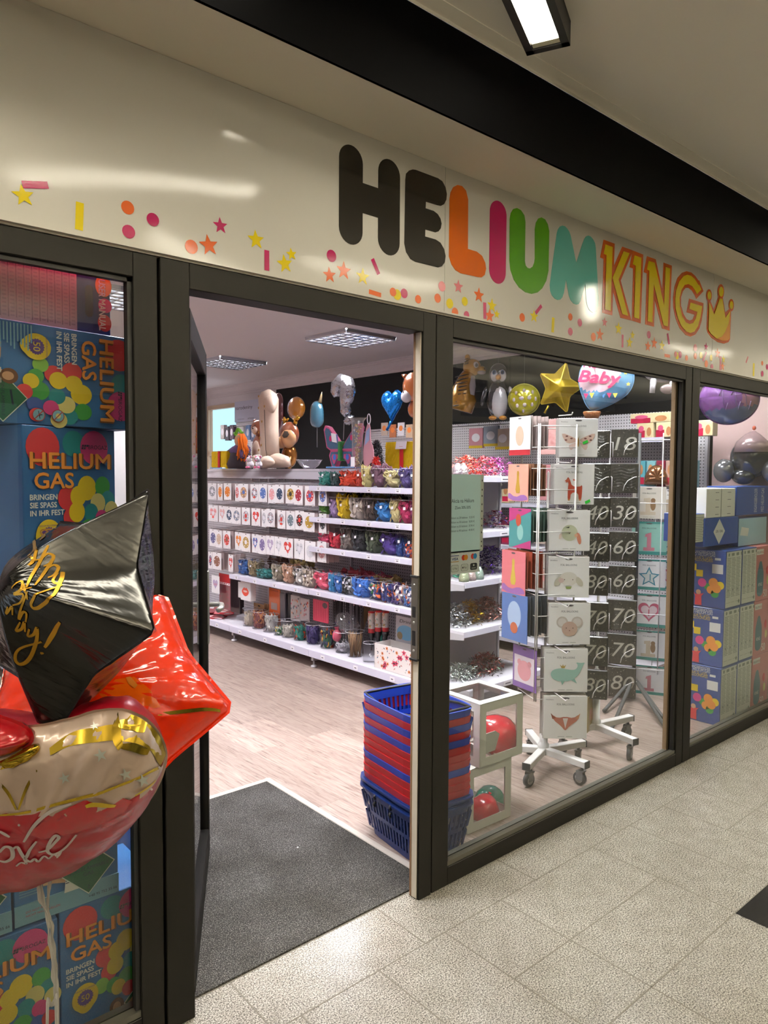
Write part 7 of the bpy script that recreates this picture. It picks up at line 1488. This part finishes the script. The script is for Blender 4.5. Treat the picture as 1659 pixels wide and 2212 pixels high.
t, k = hang('cow_balloon', 'white and black cow foil balloon with pink muzzle, cut by the window top', 1430, 815, VB-.2)
MB().ell((8*k, 0, 10*k), (46*k, 20*k, 22*k), FSVW, n=18).build('body', t); MB().ell((-26*k, -4*k, 16*k), (18*k, 14*k, 16*k), FSVW, n=14).build('head', t)
for x in (-16, 22): MB().tube([(x*k, -6*k, -4*k), ((x-2)*k, -8*k, -20*k), ((x-3)*k, -8*k, -34*k)], [8*k, 6*k, 6*k], FSVW, 10).build('leg', t)
MB().ell((14*k, -8*k, -26*k), (18*k, 8*k, 11*k), mat('foil_greypink', '#8f7c7c', .3, coat=1), n=12).build('muzzle', t)
for x, z, r_ in [(18, 14, 10), (36, 16, 9), (-34, 24, 6)]: MB().ell((x*k, -17*k if x > 0 else -14*k, z*k), (r_*k, 4*k, r_*.8*k), PGN, n=10).build('patch', t)
thread(t, 30*k)
# ================================================================== SPINNER RACKS behind the right-hand window
RW = mat('rack_white', '#dcdad6', .4, coat=.3); CAST = mat('caster_grey', '#6f6f70', .45, metal=.3); TYRE = mat('caster_tyre', '#3c3c3e', .5)
SLV = clear('sleeve_film', '#ffffff', 1.5, .05, haze=.05)
PAPER = mat('pack_paper', '#eceae6', .35, coat=.2)
def caster(mb_parent, x, y, a):
    t = MB(); M = Matrix.Translation((x, y, 0)) @ Matrix.Rotation(a, 4, 'Z')
    t.tube([(0, -.011, .034), (0, .011, .034)], .034, TYRE, 20, M=M).tube([(0, -.0125, .034), (0, .0125, .034)], .022, mat('caster_hub', '#a9a9a8', .35, metal=.5), 16, M=M)
    for sy in (-.014, .011): t.box(-.016, .022, sy, sy+.003, .028, .075, CAST, M)
    t.box(-.01, .026, -.017, .017, .072, .078, CAST, M); t.tube([(.012, 0, .075), (.012, 0, .098)], .008, CAST, 10, M=M); t.build('caster', mb_parent)
def spinner(name, label, x, y, rot, arms, zt, half, base_rot=0, L=.30, grids=4):
    t = thing(name, label, 'rack', (x, y, 0), rot)
    for k in range(arms):
        a = base_rot+2*PI*k/arms; M = Matrix.Rotation(a, 4, 'Z'); b = MB().rbox(.02, L, -.02, .02, .098, .133, RW, .003, M=M, seg=1).box(L, L+.004, -.021, .021, .097, .134, TYRE, M); b.build('base_arm', t); caster(t, (L-.04)*math.cos(a), (L-.04)*math.sin(a), a+.7*k)
    MB().lathe([(0, .095), (.03, .095), (.03, .15), (.022, .155), (.022, .45), (.008, .46), (.007, zt-.25), (0, zt-.24)], RW, 18).build('pole', t)
    for k in range(grids):
        M = Matrix.Rotation(k*PI/2, 4, 'Z'); g_ = MB()
        for xx in (-half*.75, half*.75): g_.tube([(xx, -half*.8, .42), (xx, -half*.8, zt)], .0035, RW, 6, M=M)
        n_ = 14
        for j in range(n_): z = .43+(zt-.44)*j/(n_-1); g_.tube([(-half*.75, -half*.8, z), (half*.75, -half*.8, z)], .0024, RW, 5, M=M)
        g_.build('wire_grid', t)
    return t
R1 = Vector((3.17, .435, 0)); RR1 = face_cam(R1)+math.radians(26); HALF = .135
sp1 = spinner('card_spinner', 'white wire spinner rack on casters with animal foil balloon packs', R1.x, R1.y, RR1, 5, 1.86, HALF, math.radians(-62), .27)
def on_side(R, rot, side, x, y, z):   # side 0 front, 1 right, 3 left
    a = rot+side*PI/2; return Vector((R.x+x*math.cos(a)-y*math.sin(a), R.y+x*math.sin(a)+y*math.cos(a), z)), a
inkc = mat('ink_dark', '#3a3a3c', .6)
def pk(name): return mat('art_'+name[1:], name, .35, coat=.2)
def art_card(mb, w, kind, y):
    mb.text('FOIL BALLOONS', 0, -w*.22, w*.045, inkc, y, al='c', w=w*.40).text('PartyDeco', -w*.45, -w*.10, w*.028, inkc, y).box(-w*.17, -w*.02, y, y+.0001, -w*.955, -w*.945, TXI).box(.02*w, w*.16, y, y+.0001, -w*.955, -w*.945, TXI)
    y -= .0004; c0 = -w*.56
    def po(pts, c, dy=0): mb.poly([(x*w, c0+z*w) for x, z in pts], pk(c), y-dy)
    def di(x, z, rx, c, rz=None, dy=0): mb.disc(x*w, c0+z*w, rx*w, pk(c), y-dy, rz=(rz or rx)*w, n=18)
    if kind == 'butterfly':
        for s in (-1, 1): po(round_pts([(s*.02, .0), (s*.10, .06), (s*.44, .20), (s*.40, .05), (s*.28, -.10), (s*.08, -.06)], 1), '#d8b8a8'); po(round_pts([(s*.02, -.04), (s*.16, -.10), (s*.26, -.14), (s*.20, -.28), (s*.10, -.20)], 1), '#dcc0b4', .0002); [di(s*a, b, .035, '#7a4a44', .02, .0006) for a, b in ((.30, .10), (.18, .04), (.32, .0))]
        di(0, -.06, .022, '#b8904a', .12, .0008); mb.tube([(-.03*w, y-.001, c0+.10*w), (-.012*w, y-.001, c0+.06*w), (.0, y-.001, c0+.05*w), (.012*w, y-.001, c0+.06*w), (.03*w, y-.001, c0+.10*w)], .004*w, pk('#b8904a'), 4)
    elif kind == 'deer':
        po(round_pts([(-.20, .16), (-.16, .26), (-.10, .16), (-.06, .02), (.14, .0), (.20, .06), (.20, -.10), (.18, -.34), (.12, -.34), (.10, -.14), (-.08, -.14), (-.10, -.34), (-.16, -.34), (-.16, -.04), (-.14, .10)], 1), '#b8503a'); po(round_pts([(-.27, .12), (-.18, .10), (-.10, .17), (-.16, .22)], 1), '#c8684c', .0003); di(-.24, .125, .03, '#e4e4e0', .02, .0006); po([(-.04, .20), (.06, .17), (-.02, .15)], '#b8503a', .0005)
        for x in (-.13, .15): po([(x-.03, -.30), (x+.03, -.30), (x+.02, -.34), (x-.02, -.34)], '#c98a4a', .0006)
    elif kind == 'bunny': di(0, 0, .20, '#c8ccae'); po(round_pts([(.16, .02), (.26, -.02), (.30, -.24), (.24, -.30), (.18, -.16)], 1), '#d08a70', .0004); po(round_pts([(-.18, .02), (-.26, -.04), (-.26, -.16), (-.2, -.14)], 1), '#dcc8b8', .0004); di(.16, -.06, .04, '#e0b090', None, .0006); po([(-.02, 0), (.02, 0), (.0, -.03)], '#6a6a5c', .0008); po([(-.10, .13), (.0, .16), (-.02, .12)], '#4a4c40', .0008)
    elif kind == 'puppy': di(0, .02, .22, '#ddd8cc', .17); po(round_pts([(-.20, .1), (-.34, -.02), (-.36, -.16), (-.26, -.16), (-.16, -.04)], 1), '#c9c4b0', .0004); po(round_pts([(.20, .1), (.34, -.02), (.36, -.16), (.26, -.16), (.16, -.04)], 1), '#c9c4b0', .0004); di(-.10, .0, .012, '#5a3a34', None, .0006); di(.10, .0, .012, '#5a3a34', None, .0006); po([(-.08, -.17), (.08, -.17), (.05, -.23), (-.05, -.23)], '#8a9c5a', .0004); di(-.18, -.02, .07, '#d4bcb4', .06, .0005)
    elif kind == 'mouse': di(-.18, .10, .14, '#c8beb4'); di(.18, .10, .14, '#c8beb4'); di(-.18, .10, .10, '#d8d2cc', None, .0003); di(.18, .10, .10, '#d8d2cc', None, .0003); di(0, -.06, .19, '#c4a89a', .18, .0005); di(-.08, -.04, .012, '#3a2a28', None, .0008); di(.08, -.04, .012, '#3a2a28', None, .0008); di(0, -.10, .014, '#8a5a54', None, .0008)
    elif kind == 'whale': po(round_pts([(-.36, -.02), (-.30, .08), (-.12, .12), (.08, .08), (.22, .08), (.28, .18), (.22, .26), (.34, .24), (.44, .26), (.38, .16), (.30, -.04), (.12, -.18), (-.14, -.20), (-.30, -.14)], 1), '#9cc4b8'); po([(-.12, -.16), (-.02, -.18), (-.08, -.28)], '#8ab4a8', .0003); po([(.12, -.16), (.2, -.12), (.26, -.24)], '#8ab4a8', .0003); po([(-.10, .12), (-.14, .20), (-.09, .16), (-.07, .21), (-.05, .16), (.0, .2), (-.03, .12)], '#b89a4a', .0005)
    elif kind == 'fox':
        po(round_pts([(-.30, .12), (-.18, .04), (.0, .08), (.18, .04), (.32, .14), (.30, .0), (.10, -.14), (.02, -.24), (-.02, -.24), (-.10, -.14), (-.28, .0)], 1), '#b8705c'); po([(-.06, .04), (.06, .04), (.0, -.20)], '#dcd4d0', .0004); po([(-.34, .16), (-.22, .04), (-.30, .02)], '#8a4a34', .0004); po([(.34, .16), (.22, .04), (.30, .02)], '#c88a5a', .0004)
    elif kind == 'one': po([(-.10, .18), (.06, .24), (.06, -.22), (.16, -.22), (.16, -.32), (-.16, -.32), (-.16, -.22), (-.06, -.22), (-.06, .10), (-.12, .10)], '#c07a84'); 
    elif kind == 'onetan': po([(-.16, .2), (.04, .22), (.04, -.22), (.2, -.22), (.2, -.32), (-.26, -.32), (-.26, -.22), (-.10, -.22), (-.10, .10), (-.16, .10)], '#c9b9a0'); di(.12, -.02, .08, '#8a6a4a', .16, .0004); di(.12, .14, .07, '#8a6a4a', None, .0005)
    elif kind == 'star': po(star_pts(0, -.02, .34, .16), '#3f8a9c'); po(star_pts(0, -.02, .25, .12), '#d8dcd4', .0003); mb.text('1', .02*w, c0-.14*w, .22*w, pk('#3f8a9c'), y-.0008)
    elif kind == 'heart': mb.poly(heart_pts(0, c0, .62*w, .58*w), pk('#c8607a'), y); mb.poly(heart_pts(0, c0, .46*w, .42*w), pk('#e4ccd0'), y-.0003); mb.text('1', -.02*w, c0-.10*w, .2*w, pk('#c8405a'), y-.0008)
def card_pack(p, a, w, label, kind, group, depth=5, paper=None, teal=False, name='foil_balloon_pack'):
    t = thing(name, label, 'pack', p, a, group); MB().rbox(-w/2, w/2, -.002, .002, -w, 0, paper or PAPER, .001, seg=1).build('card', t)
    mb = MB()
    if teal: mb.box(-w/2, w/2, -.0028, -.0021, -w, -w*.90, mat('band_teal', '#3f8a80', .4)).box(-w/2, w/2, -.0028, -.0021, -w*.06, 0, mat('band_teal'))
    if kind: art_card(mb, w, kind, -.0026)
    if mb.f: mb.build('print', t)
    MB().disc(0, -w*.055, w*.09, mat('slot_grey'), -.003, rz=w*.022).build('hang_slot', t)
    return t
back_mesh = None
def behind(p, a, w, n, step, label, group, m_, name='foil_balloon_pack'):
    global back_mesh
    me = MB().box(-.5, .5, -.002, .002, -1, 0, m_).mesh('pack_behind')
    for k in range(n):
        d = Vector((-math.sin(a), math.cos(a), 0))*(.016+step*k); o = bpy.data.objects.new(name, me); C.objects.link(o); o.location = p+d+Vector((rnd.uniform(-.004, .004), 0, rnd.uniform(-.004, .004))); o.rotation_euler.z = a+rnd.uniform(-.05, .05); o.scale = (w, 1, w); tag(o, label, 'pack', group)
KIN = ['butterfly', 'deer', 'bunny', 'puppy', 'mouse', 'whale', 'fox']; KL = ['pink spotted butterfly', 'red-brown deer', 'pale green bunny', 'white puppy', 'grey mouse head', 'mint green whale', 'red fox mask']
dF = (R1-CAM).dot(FW)-.16
for k, (py, yb) in enumerate([(904, 987), (1003, 1090), (1102, 1190), (1203, 1291), (1303, 1393), (1402, 1496), (1503, 1597)]):
    px = [1250, 1241, 1231, 1229, 1231, 1223, 1222][k]; q = PD(px, py, dF); w = (yb-py)*dF/FPX; a = RR1+(-.02, .03, 0, -.02, .02, 0, 0)[k]-math.radians(14)
    card_pack(q, a, w, f'white foil balloon pack with a {KL[k]}, in the front column of the spinner', KIN[k], 'front packs of the white spinner')
    behind(q, a, w, 5, .018, f'white pack behind the {KL[k].split(" with")[0]} pack on the spinner', f'packs behind the {KIN[k]} pack', mat('pack_edge', '#cfcac4', .4, coat=.6))
    MB().tube([on_side(Vector((0, 0, 0)), 0, 0, 0, -HALF*.8, q.z+.01)[0], (0, -HALF-.11, q.z+.004), (0, -HALF-.12, q.z+.016)], .003, RW, 6).build('hook', sp1)
    if k < 2: o = MB().poly([(-.014, -.008), (.014, -.004), (.014, .010), (-.014, .006)], mat('sticker_green', '#2fc83c', .5), 0, th=.0003).build('price_sticker', None); o.location = q+Vector((math.cos(a), math.sin(a), 0))*(.18*w if k == 0 else .34*w)+Vector((math.sin(a), -math.cos(a), 0))*.0055+Vector((0, 0, -w*(.62 if k == 0 else .93))); o.rotation_euler = (0, -.3, a); tag(o, f'green price sticker on the {KIN[k]} pack', 'sticker')
LP = [('white and red', '#e4e2de', '#b8343c', 900, 983), ('peach with a gold dress shape', '#e0a08c', '#b8923a', 1003, 1083), ('teal and cerise', '#4f8f8f', '#b8447c', 1098, 1184), ('rose with a yellow dress shape', '#d87a80', '#c8b04a', 1190, 1284), ('blue', '#5a78b0', '#c06a4a', 1283, 1385), ('violet with a pink bear head', '#7a5a9c', '#d898a0', 1398, 1490)]
for k, (nm, c1, c2, py, yb) in enumerate(LP):
    px = [1124, 1120, 1124, 1110, 1112, 1134][k]; al = RR1-PI/2+math.radians(16)
    q = PD(px, py, dF+.07); w = (yb-py)*(dF+.07)/FPX
    t = thing('princess_pack' if False else 'foil_balloon_pack', f'{nm} pack on the left side of the white spinner', 'pack', q, al, 'left packs of the white spinner'); MB().rbox(-w*.42, w*.42, -.002, .002, -w, 0, pk(c1), .001, seg=1).build('card', t); mb = MB()
    if 'dress' in nm: mb.poly(round_pts([(-.05*w, -.18*w), (.05*w, -.18*w), (.04*w, -.4*w), (.12*w, -.78*w), (-.12*w, -.78*w), (-.04*w, -.4*w)], 1), pk(c2), -.0026).poly(round_pts([(-.4*w, -.98*w), (.4*w, -.98*w), (.4*w, -.86*w), (.2*w, -.8*w), (-.1*w, -.9*w), (-.4*w, -.74*w)], 1), pk('#9a6aa8'), -.0028)
    elif 'teal' in nm: mb.poly([(-.42*w, 0), (.42*w, 0), (.42*w, -.06*w), (-.42*w, -.36*w)], pk(c2), -.0026).poly([(-.3*w, -w), (.42*w, -w), (.42*w, -.78*w)], pk(c2), -.0026).disc(-.05*w, -.3*w, .10*w, pk('#b8503a'), -.003, rz=.16*w).disc(.02*w, -.6*w, .12*w, pk('#8ab8b0'), -.003, rz=.2*w)
    elif 'bear' in nm: mb.box(-.36*w, .36*w, -.0026, -.002, -.86*w, -.22*w, pk('#dcd0d8')).disc(0, -.56*w, .24*w, pk(c2), -.003).disc(-.18*w, -.38*w, .07*w, pk(c2), -.003).disc(.18*w, -.38*w, .07*w, pk(c2), -.003)
    elif 'red' in nm: mb.box(-.42*w, .42*w, -.0026, -.002, -w, -.86*w, pk(c2)).disc(0, -.5*w, .16*w, pk('#c9b09a'), -.003, rz=.26*w)
    else: mb.disc(0, -.45*w, .22*w, pk('#a8bcd8'), -.0026, rz=.3*w).disc(0, -.72*w, .12*w, pk(c2), -.003)
    mb.build('print', t); MB().disc(0, -w*.05, w*.07, mat('slot_grey'), -.003, rz=w*.02).build('hang_slot', t)
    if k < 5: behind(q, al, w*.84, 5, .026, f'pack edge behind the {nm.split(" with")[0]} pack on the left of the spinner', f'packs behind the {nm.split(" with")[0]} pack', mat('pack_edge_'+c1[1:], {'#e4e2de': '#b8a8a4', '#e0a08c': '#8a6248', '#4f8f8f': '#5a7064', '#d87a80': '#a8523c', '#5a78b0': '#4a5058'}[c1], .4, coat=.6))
# second spinner, half hidden behind the first
R2 = Vector((3.72, .47, 0)); RR2 = face_cam(R2)+.3
sp2 = spinner('card_spinner', 'second white spinner rack on casters, half hidden behind the animal packs', R2.x, R2.y, RR2, 4, 1.88, .13, .5, .30, 0)
d2 = (R2-CAM).dot(FW)
for k, (px, py, c, nm) in enumerate([(1196, 905, '#d8a8a4', 'pink'), (1196, 1005, '#c08488', 'rose'), (1188, 1100, '#b9aaa0', 'beige'), (1178, 1200, '#b4aaa0', 'sand'), (1170, 1300, '#a89c90', 'grey beige'), (1280, 1498, '#a8925c', 'golden')]):
    q = PD(px, py, d2-.02); w = .19; a = RR2-.75 if k < 5 else RR2+1.0; t = thing('foil_balloon_pack', f'{nm} pack seen edge-on on the second spinner', 'pack', q, a, 'packs of the second spinner'); MB().rbox(-w/2, w/2, -.002, .002, -w*1.1, 0, mat('sp2_'+c[1:], c, .35, coat=.7), .001, seg=1).build('card', t); MB().box(-w*.3, w*.3, -.003, -.0021, -w*.8, -w*.4, mat('sp2p_'+c[1:], c, .5, var=(30, '#c88a8a'))).build('print', t)
    behind(q, a, w, 4, .02, f'{nm} pack behind the front one on the second spinner', f'{nm} packs behind, second spinner', mat('sp2_'+c[1:]))
# third stand: napkin packs with numbers on a grey tripod
R3 = P(1368, 1502, z=0); d3 = (R3-CAM).dot(FW); RR3 = face_cam(R3); TGY = mat('tripod_grey', '#4a4a48', .5)
st3 = thing('napkin_stand', 'grey tripod stand carrying black number packs and baby packs', 'rack', R3, RR3)
for k, (px, py) in enumerate([(1305, 1537), (1320, 1578), (1432, 1551), (1440, 1577)]):
    q = P(px, py, z=.012)-R3; ca, sa = math.cos(-RR3), math.sin(-RR3); lx, ly = q.x*ca-q.y*sa, q.x*sa+q.y*ca
    MB().tube([(0, 0, .135), (lx*.12, ly*.12, .12), (lx*.95, ly*.95, .022), (lx, ly, .016)], [.012, .013, .012, .014], TGY, 10).build('leg', st3)
MB().tube([(0, 0, .12), (0, 0, 1.90)], .013, TGY, 12).build('pole', st3)
for x in (-.20, .16, .33): MB().tube([(x, 0.03, .16), (x, 0.03, 1.9)], .004, RW, 6).build('wire', st3)
for z in (.2, .6, 1.0, 1.4, 1.85): MB().tube([(-.30, 0, z), (.34, 0, z)], .004, RW, 6).build('wire', st3)
NBK = mat('napkin_black', '#26251f', .3, coat=.9, var=(70.0, '#3a382f')); SVP = mat('number_silver', '#b4b2a4', .4, metal=.3); DOTS = mat('napkin_dot', '#8a887c', .5)
rowsB = [(927, 988, '18'), (1001, 1065, None), (1074, 1139, '30'), (1148, 1213, '60'), (1222, 1284, '60'), (1295, 1362, '70'), (1369, 1436, '70'), (1440, 1507, '80')]
rowsA = [(930, 990, None), (1001, 1065, None), (1074, 1139, '40'), (1150, 1213, '40'), (1224, 1286, '80'), (1300, 1364, '70'), (1374, 1438, '70'), (1446, 1510, '80')]
for ci, (rws, nm) in enumerate(((rowsB, 'right'), (rowsA, 'left'))):
    for k, (py, yb, num) in enumerate(rws):
        px = (1350-(8*k/7) if ci == 0 else 1290-(8*k/7)); dd = d3-.10 if ci == 0 else d2-.08
        q = PD(px, py, dd); h = (yb-py)*dd/FPX; w = h*.92
        t = thing('napkin_pack', f'black dotted napkin pack {"reading "+num if num else "with crumpled film"}, {ORD[k]} from top of the {nm} column', 'pack', q, RR3+(.05 if ci else -.03), 'black number packs')
        MB().rbox(-w/2, w/2, -.012, .012, -h, 0, NBK, .004, seg=1).build('pack_body', t); mb = MB(); rr = random.Random(k*3+ci)
        for j in range(26): mb.disc(rr.uniform(-w*.46, w*.46), -h*rr.uniform(.04, .96), rr.uniform(.0016, .004), DOTS, -.0126, n=7)
        if num: mb.text(num, -w*.36, -h*.74, h*.46, SVP, -.0132, w=w*.74, shear=.22)
        else:
            for j in range(7): z = -h*(.2+.1*j); mb.tube([(-w*.4, -.014, z), (-w*.1, -.018, z+.012), (w*.2, -.014, z-.006), (w*.42, -.016, z+.01)], .0012, FILMW, 4)
        mb.build('print', t)
        c_ = MB().tube([(-w*.02, -.03, -h*.92), (w*.02, -.032, -h*.75), (w*.14, -.03, -h*.58), (w*.36, -.02, -h*.46), (w*.52, 0, -h*.44)], .0028, RW, 6).tube([(-w*.42, -.022, -h*.98), (-w*.42, -.022, -h*.46), (-w*.62, -.016, -h*.46)], .0028, RW, 6); c_.build('holder_wire', t)
rowsC = [(1052, 1122, 'onetan', False, 'pale pack with a tan number one and bear'), (1127, 1200, 'one', True, 'mint pack with a pink number one'), (1208, 1276, 'star', True, 'white and teal pack with a blue star'), (1283, 1357, 'heart', True, 'white and teal pack with a pink heart'), (1362, 1428, 'onetan', True, 'white and teal pack with a grey-blue number one'), (1438, 1502, 'one', True, 'white and teal pack with a pink number one')]
for k, (py, yb, kd, te, nm) in enumerate(rowsC):
    q = PD(1403, py, d3+.02); w = (yb-py)*(d3+.02)/FPX
    card_pack(q, RR3-.05, w*.98, f'{nm}, {ORD[k]} from top', kd, 'baby packs on the tripod stand', teal=te, paper=mat('pack_mint', '#8fc0b0', .35, coat=.2) if k == 1 else mat('pack_beige', '#d4cec0', .35, coat=.2) if k == 0 else None)
    if k < 4:
        q = PD(1447, py+5, d3+.06); card_pack(q, RR3-.05, w*.9, f'{["tan", "star", "small heart", "second heart"][k]} baby pack at the far right, partly behind the frame', ['onetan', 'star', 'heart', 'heart'][k], 'right baby packs', teal=te)
p = P(1418, 905, x=4.9); t = thing('bronze_balloon', 'bronze ribbed half-round foil balloon beside the baby packs', 'balloon', PD(1418, 1046, d3+.30)+Vector((0, 0, 0)), RR3); k = (d3+.3)/FPX; r = 25*k
mb = MB()
o2 = [(r*math.cos(a)*1.0, r*1.62*math.sin(a)) for a in [PI*j/30 for j in range(31)]]; MB().foil(o2, 12*k, mat('foil_bronze2', '#8a5a34', .2, metal=.6, coat=1, bump=(20, .6, .01)), c=(0, r*.55), rings=8, wr=.25, freq=.25, fin=1*k).build('foil_skin', t); MB().ell((-2*k, -11.5*k, 14*k), (1.3*k, .6*k, 1.3*k), BLK, n=8).ell((16*k, -10*k, 10*k), (1.3*k, .6*k, 1.3*k), BLK, n=8).build('eye', t); MB().tube([(0, 0, 0), (0, 0, -t.location.z+.001)], .003, WIRE, 5).build('stick', t)
# ================================================================== NOTICES on the glass
yg = .0445
def thin_paper(name, c):
    m = mat(name, c, .6); nt = m.node_tree; b = nt.nodes['Principled BSDF']; o = [n for n in nt.nodes if n.type == 'OUTPUT_MATERIAL'][0]
    tr = node(nt, 'ShaderNodeBsdfTranslucent'); tr.inputs[0].default_value = (*lin(c), 1); mx = node(nt, 'ShaderNodeMixShader'); mx.inputs[0].default_value = .5
    nt.links.new(b.outputs[0], mx.inputs[1]); nt.links.new(tr.outputs[0], mx.inputs[2]); nt.links.new(mx.outputs[0], o.inputs[0]); return m
a = P(1045, 1025, y=yg); b = P(1043, 1189, y=yg); zt, zb = a.z, b.z
t = thing('price_notice', 'pale green paper notice Akcia na Helium in a plastic sleeve on the glass', 'notice', (1.992, yg, zb)); W = a.x-1.992-.018; h = zt-zb
MB().box(0, W, 0, .0006, 0, h, thin_paper('notice_paper', '#dff0ea')).build('paper', t); mb = MB(); X0 = W*.5
mb.text('Akcia na Hélium', X0, h*.640, h*.050, inkc, -.0008, w=W*.62, al='c').text('Zľava 30%-50%', X0, h*.560, h*.036, inkc, -.0008, w=W*.44, al='c')
for k, s in enumerate(['Hélium na 20 balónov  15,50 €', 'Hélium na 30 balónov  18,90 €', 'Hélium na 50 balónov  37,90 €', 'Hélium na 90 balónov  49,90 €']): mb.text(s, X0, h*(.435-.055*k), h*.026, inkc, -.0008, w=W*.66, al='c')
mb.build('lettering', t); mb = MB().box(W, W+.018, 0, .0005, 0, h, mat('sleeve_strip', '#dcdccf', .5))
for f_ in (.06, .12, .24, .33, .42, .52, .61, .72, .80, .92): mb.disc(W+.009, h*f_, .003, inkc, -.0004, rz=.004, n=10)
mb.build('sleeve_strip', t)
a = P(1036, 1190, y=yg); b = P(1030, 1235, y=yg); zb = b.z; h = P(1000, 1190, y=yg).z-zb; W = a.x-1.992
t = thing('payment_sticker', 'white card payment sticker with VISA and pay logos on the glass', 'sticker', (1.992, yg, zb)); MB().box(0, W, 0, .0006, 0, h, thin_paper('sticker_paper', '#eceee6')).build('paper', t)
mb = MB(); NVY = mat('visa_blue', '#1c2f6e', .5); cx = [W*.30, W*.57, W*.83]
mb.box(cx[0]-W*.11, cx[0]+W*.11, -.0008, -.0002, h*.80, h*.83, NVY).text('VISA', cx[0], h*.62, h*.11, NVY, -.0008, w=W*.17, al='c', shear=.2, bold=.05).box(cx[0]-W*.11, cx[0]+W*.11, -.0008, -.0002, h*.54, h*.57, mat('visa_gold', '#d0982c', .5))
mb.disc(cx[1]-W*.03, h*.70, W*.055, mat('mc_red', '#d83a1c', .5), -.0008).disc(cx[1]+W*.035, h*.70, W*.055, mat('mc_orange', '#e8982c', .5), -.0010).disc(cx[2]-W*.03, h*.72, W*.055, mat('mc_red'), -.0008).disc(cx[2]+W*.035, h*.72, W*.055, mat('mc_blue', '#2c90d0', .5), -.0010)
for k in range(3):
    x = cx[k]; w_, h_ = W*.10, h*.155
    mb.poly(round_pts([(x-w_, h*.26-h_), (x+w_, h*.26-h_), (x+w_, h*.26+h_), (x-w_, h*.26+h_)], 2, .14), inkc, -.0006)
    if k < 2: mb.poly(round_pts([(x-w_*.93, h*.26-h_*.94), (x+w_*.93, h*.26-h_*.94), (x+w_*.93, h*.26+h_*.94), (x-w_*.93, h*.26+h_*.94)], 2, .14), mat('sticker_white', '#dfe2d8', .5), -.0008); mb.text(['G Pay', 'Pay'][k], x+(W*.02 if k else 0), h*.22, h*.08, inkc, -.001, al='c', w=W*(.13 if k == 0 else .08))
    else: mb.disc(x, h*.32, W*.02, mat('sticker_white'), -.001).box(x-w_*.6, x+w_*.6, -.001, -.0008, h*.18, h*.20, mat('sticker_white'))
mb.disc(cx[1]-W*.05, h*.26, W*.018, inkc, -.001); mb.text('Môžete zaplatiť  Visa  Mastercard  Maestro', W*.5, h*.90, h*.035, inkc, -.0008, w=W*.84, al='c'); mb.build('lettering', t)
# ================================================================== balloons in the far right window
t, k = thing('purple_balloon', 'purple and blue round foil balloon with script, at the top of the far right window', 'balloon', PD(1575, 862, 5.0), 0), 5.0/FPX; t.rotation_euler.z = face_cam(t.location)
r = 58*k; c2 = [(r*math.cos(2*PI*j/44), r*.93*math.sin(2*PI*j/44)) for j in range(44)]; PUR = mat('foil_purple', '#7a4a90', .2, metal=.3, coat=1, bump=(14, .4, .01)); VIO = mat('foil_bluegrey', '#5a6a94', .22, metal=.3, coat=1); PNK = mat('foil_pinkish', '#b0788c', .25, metal=.3, coat=1)
MB().foil(c2, 24*k, PUR, rings=10, wr=.06, fin=2*k, freq=.31, split=lambda x, z, s: VIO if z < -.35*r+.1*x else PNK if x > .45*r else None).build('foil_skin', t); mb = MB()
for x0 in (-20, 4, 24): mb.tube([((x0)*k, -24*k, 6*k), ((x0+6)*k, -24*k, 20*k), ((x0+9)*k, -25*k, -10*k), ((x0+14)*k, -24*k, -26*k), ((x0+18)*k, -23*k, -8*k)], .9*k, mat('script_plum', '#4a3460', .4), 5)
mb.build('lettering', t); MB().tube([(0, 0, r*.9), (0, 0, ZI-t.location.z-.01)], .0008, WIRE, 4).build('thread', t)
GRY = mat('foil_grey', '#77787a', .2, metal=.35, coat=1, bump=(14, .4, .01)); p = P(1618, 1050, y=.33)
t = thing('walker_balloon', 'grey foil balloon figure with round paws and pale pink cap, on the right boxes', 'balloon', (p.x+.02, .33, p.z+.01), face_cam(p)); k = MPP(p)
MB().ell((0, 0, 58*k), (42*k, 30*k, 44*k), mat('foil_darkgrey', '#44484c', .15, metal=.4, coat=1), n=22).build('body', t); MB().tube([(2*k, 0, 70*k), (2*k, 0, 92*k), (3*k, 0, 108*k), (4*k, 0, 116*k)], [40*k, 33*k, 16*k, 3*k], mat('foil_pinkcap', '#c0a4a6', .22, metal=.2, coat=1), 20).build('cap', t)
for x, y in ((-52, -8), (42, -14)): MB().ell((x*k, y*k, 30*k), (22*k, 20*k, 26*k), GRY, n=16, warp=.06).build('paw', t)
MB().ell((-14*k, -8*k, 18*k), (24*k, 20*k, 18*k), mat('foil_darkgrey'), n=14).build('foot', t); MB().ell((4*k, 0, 122*k), (4*k, 4*k, 5*k), mat('tip_orange', '#c85a3a', .4), n=8).build('tip', t)
# pale back wall panel and white pegboard seen in the far right window
o = MB().box(5.52, 5.54, .06, .66, 0, 2.45, mat('panel_blush', '#d0b4b0', .6)).build('blush_panel'); tag(o, 'pale pink upright panel behind the grey balloon figure', 'panel')
t = thing('perforated_stand', 'white perforated stand at the left of the far right window', 'stand', (5.50, .88, 0), -PI/2); MB().box(0, .17, 0, .02, 0, 1.98, PEGW).build('pegboard', t); MB().box(.17, .195, -.01, .025, 0, 1.98, STEEL).build('upright', t)
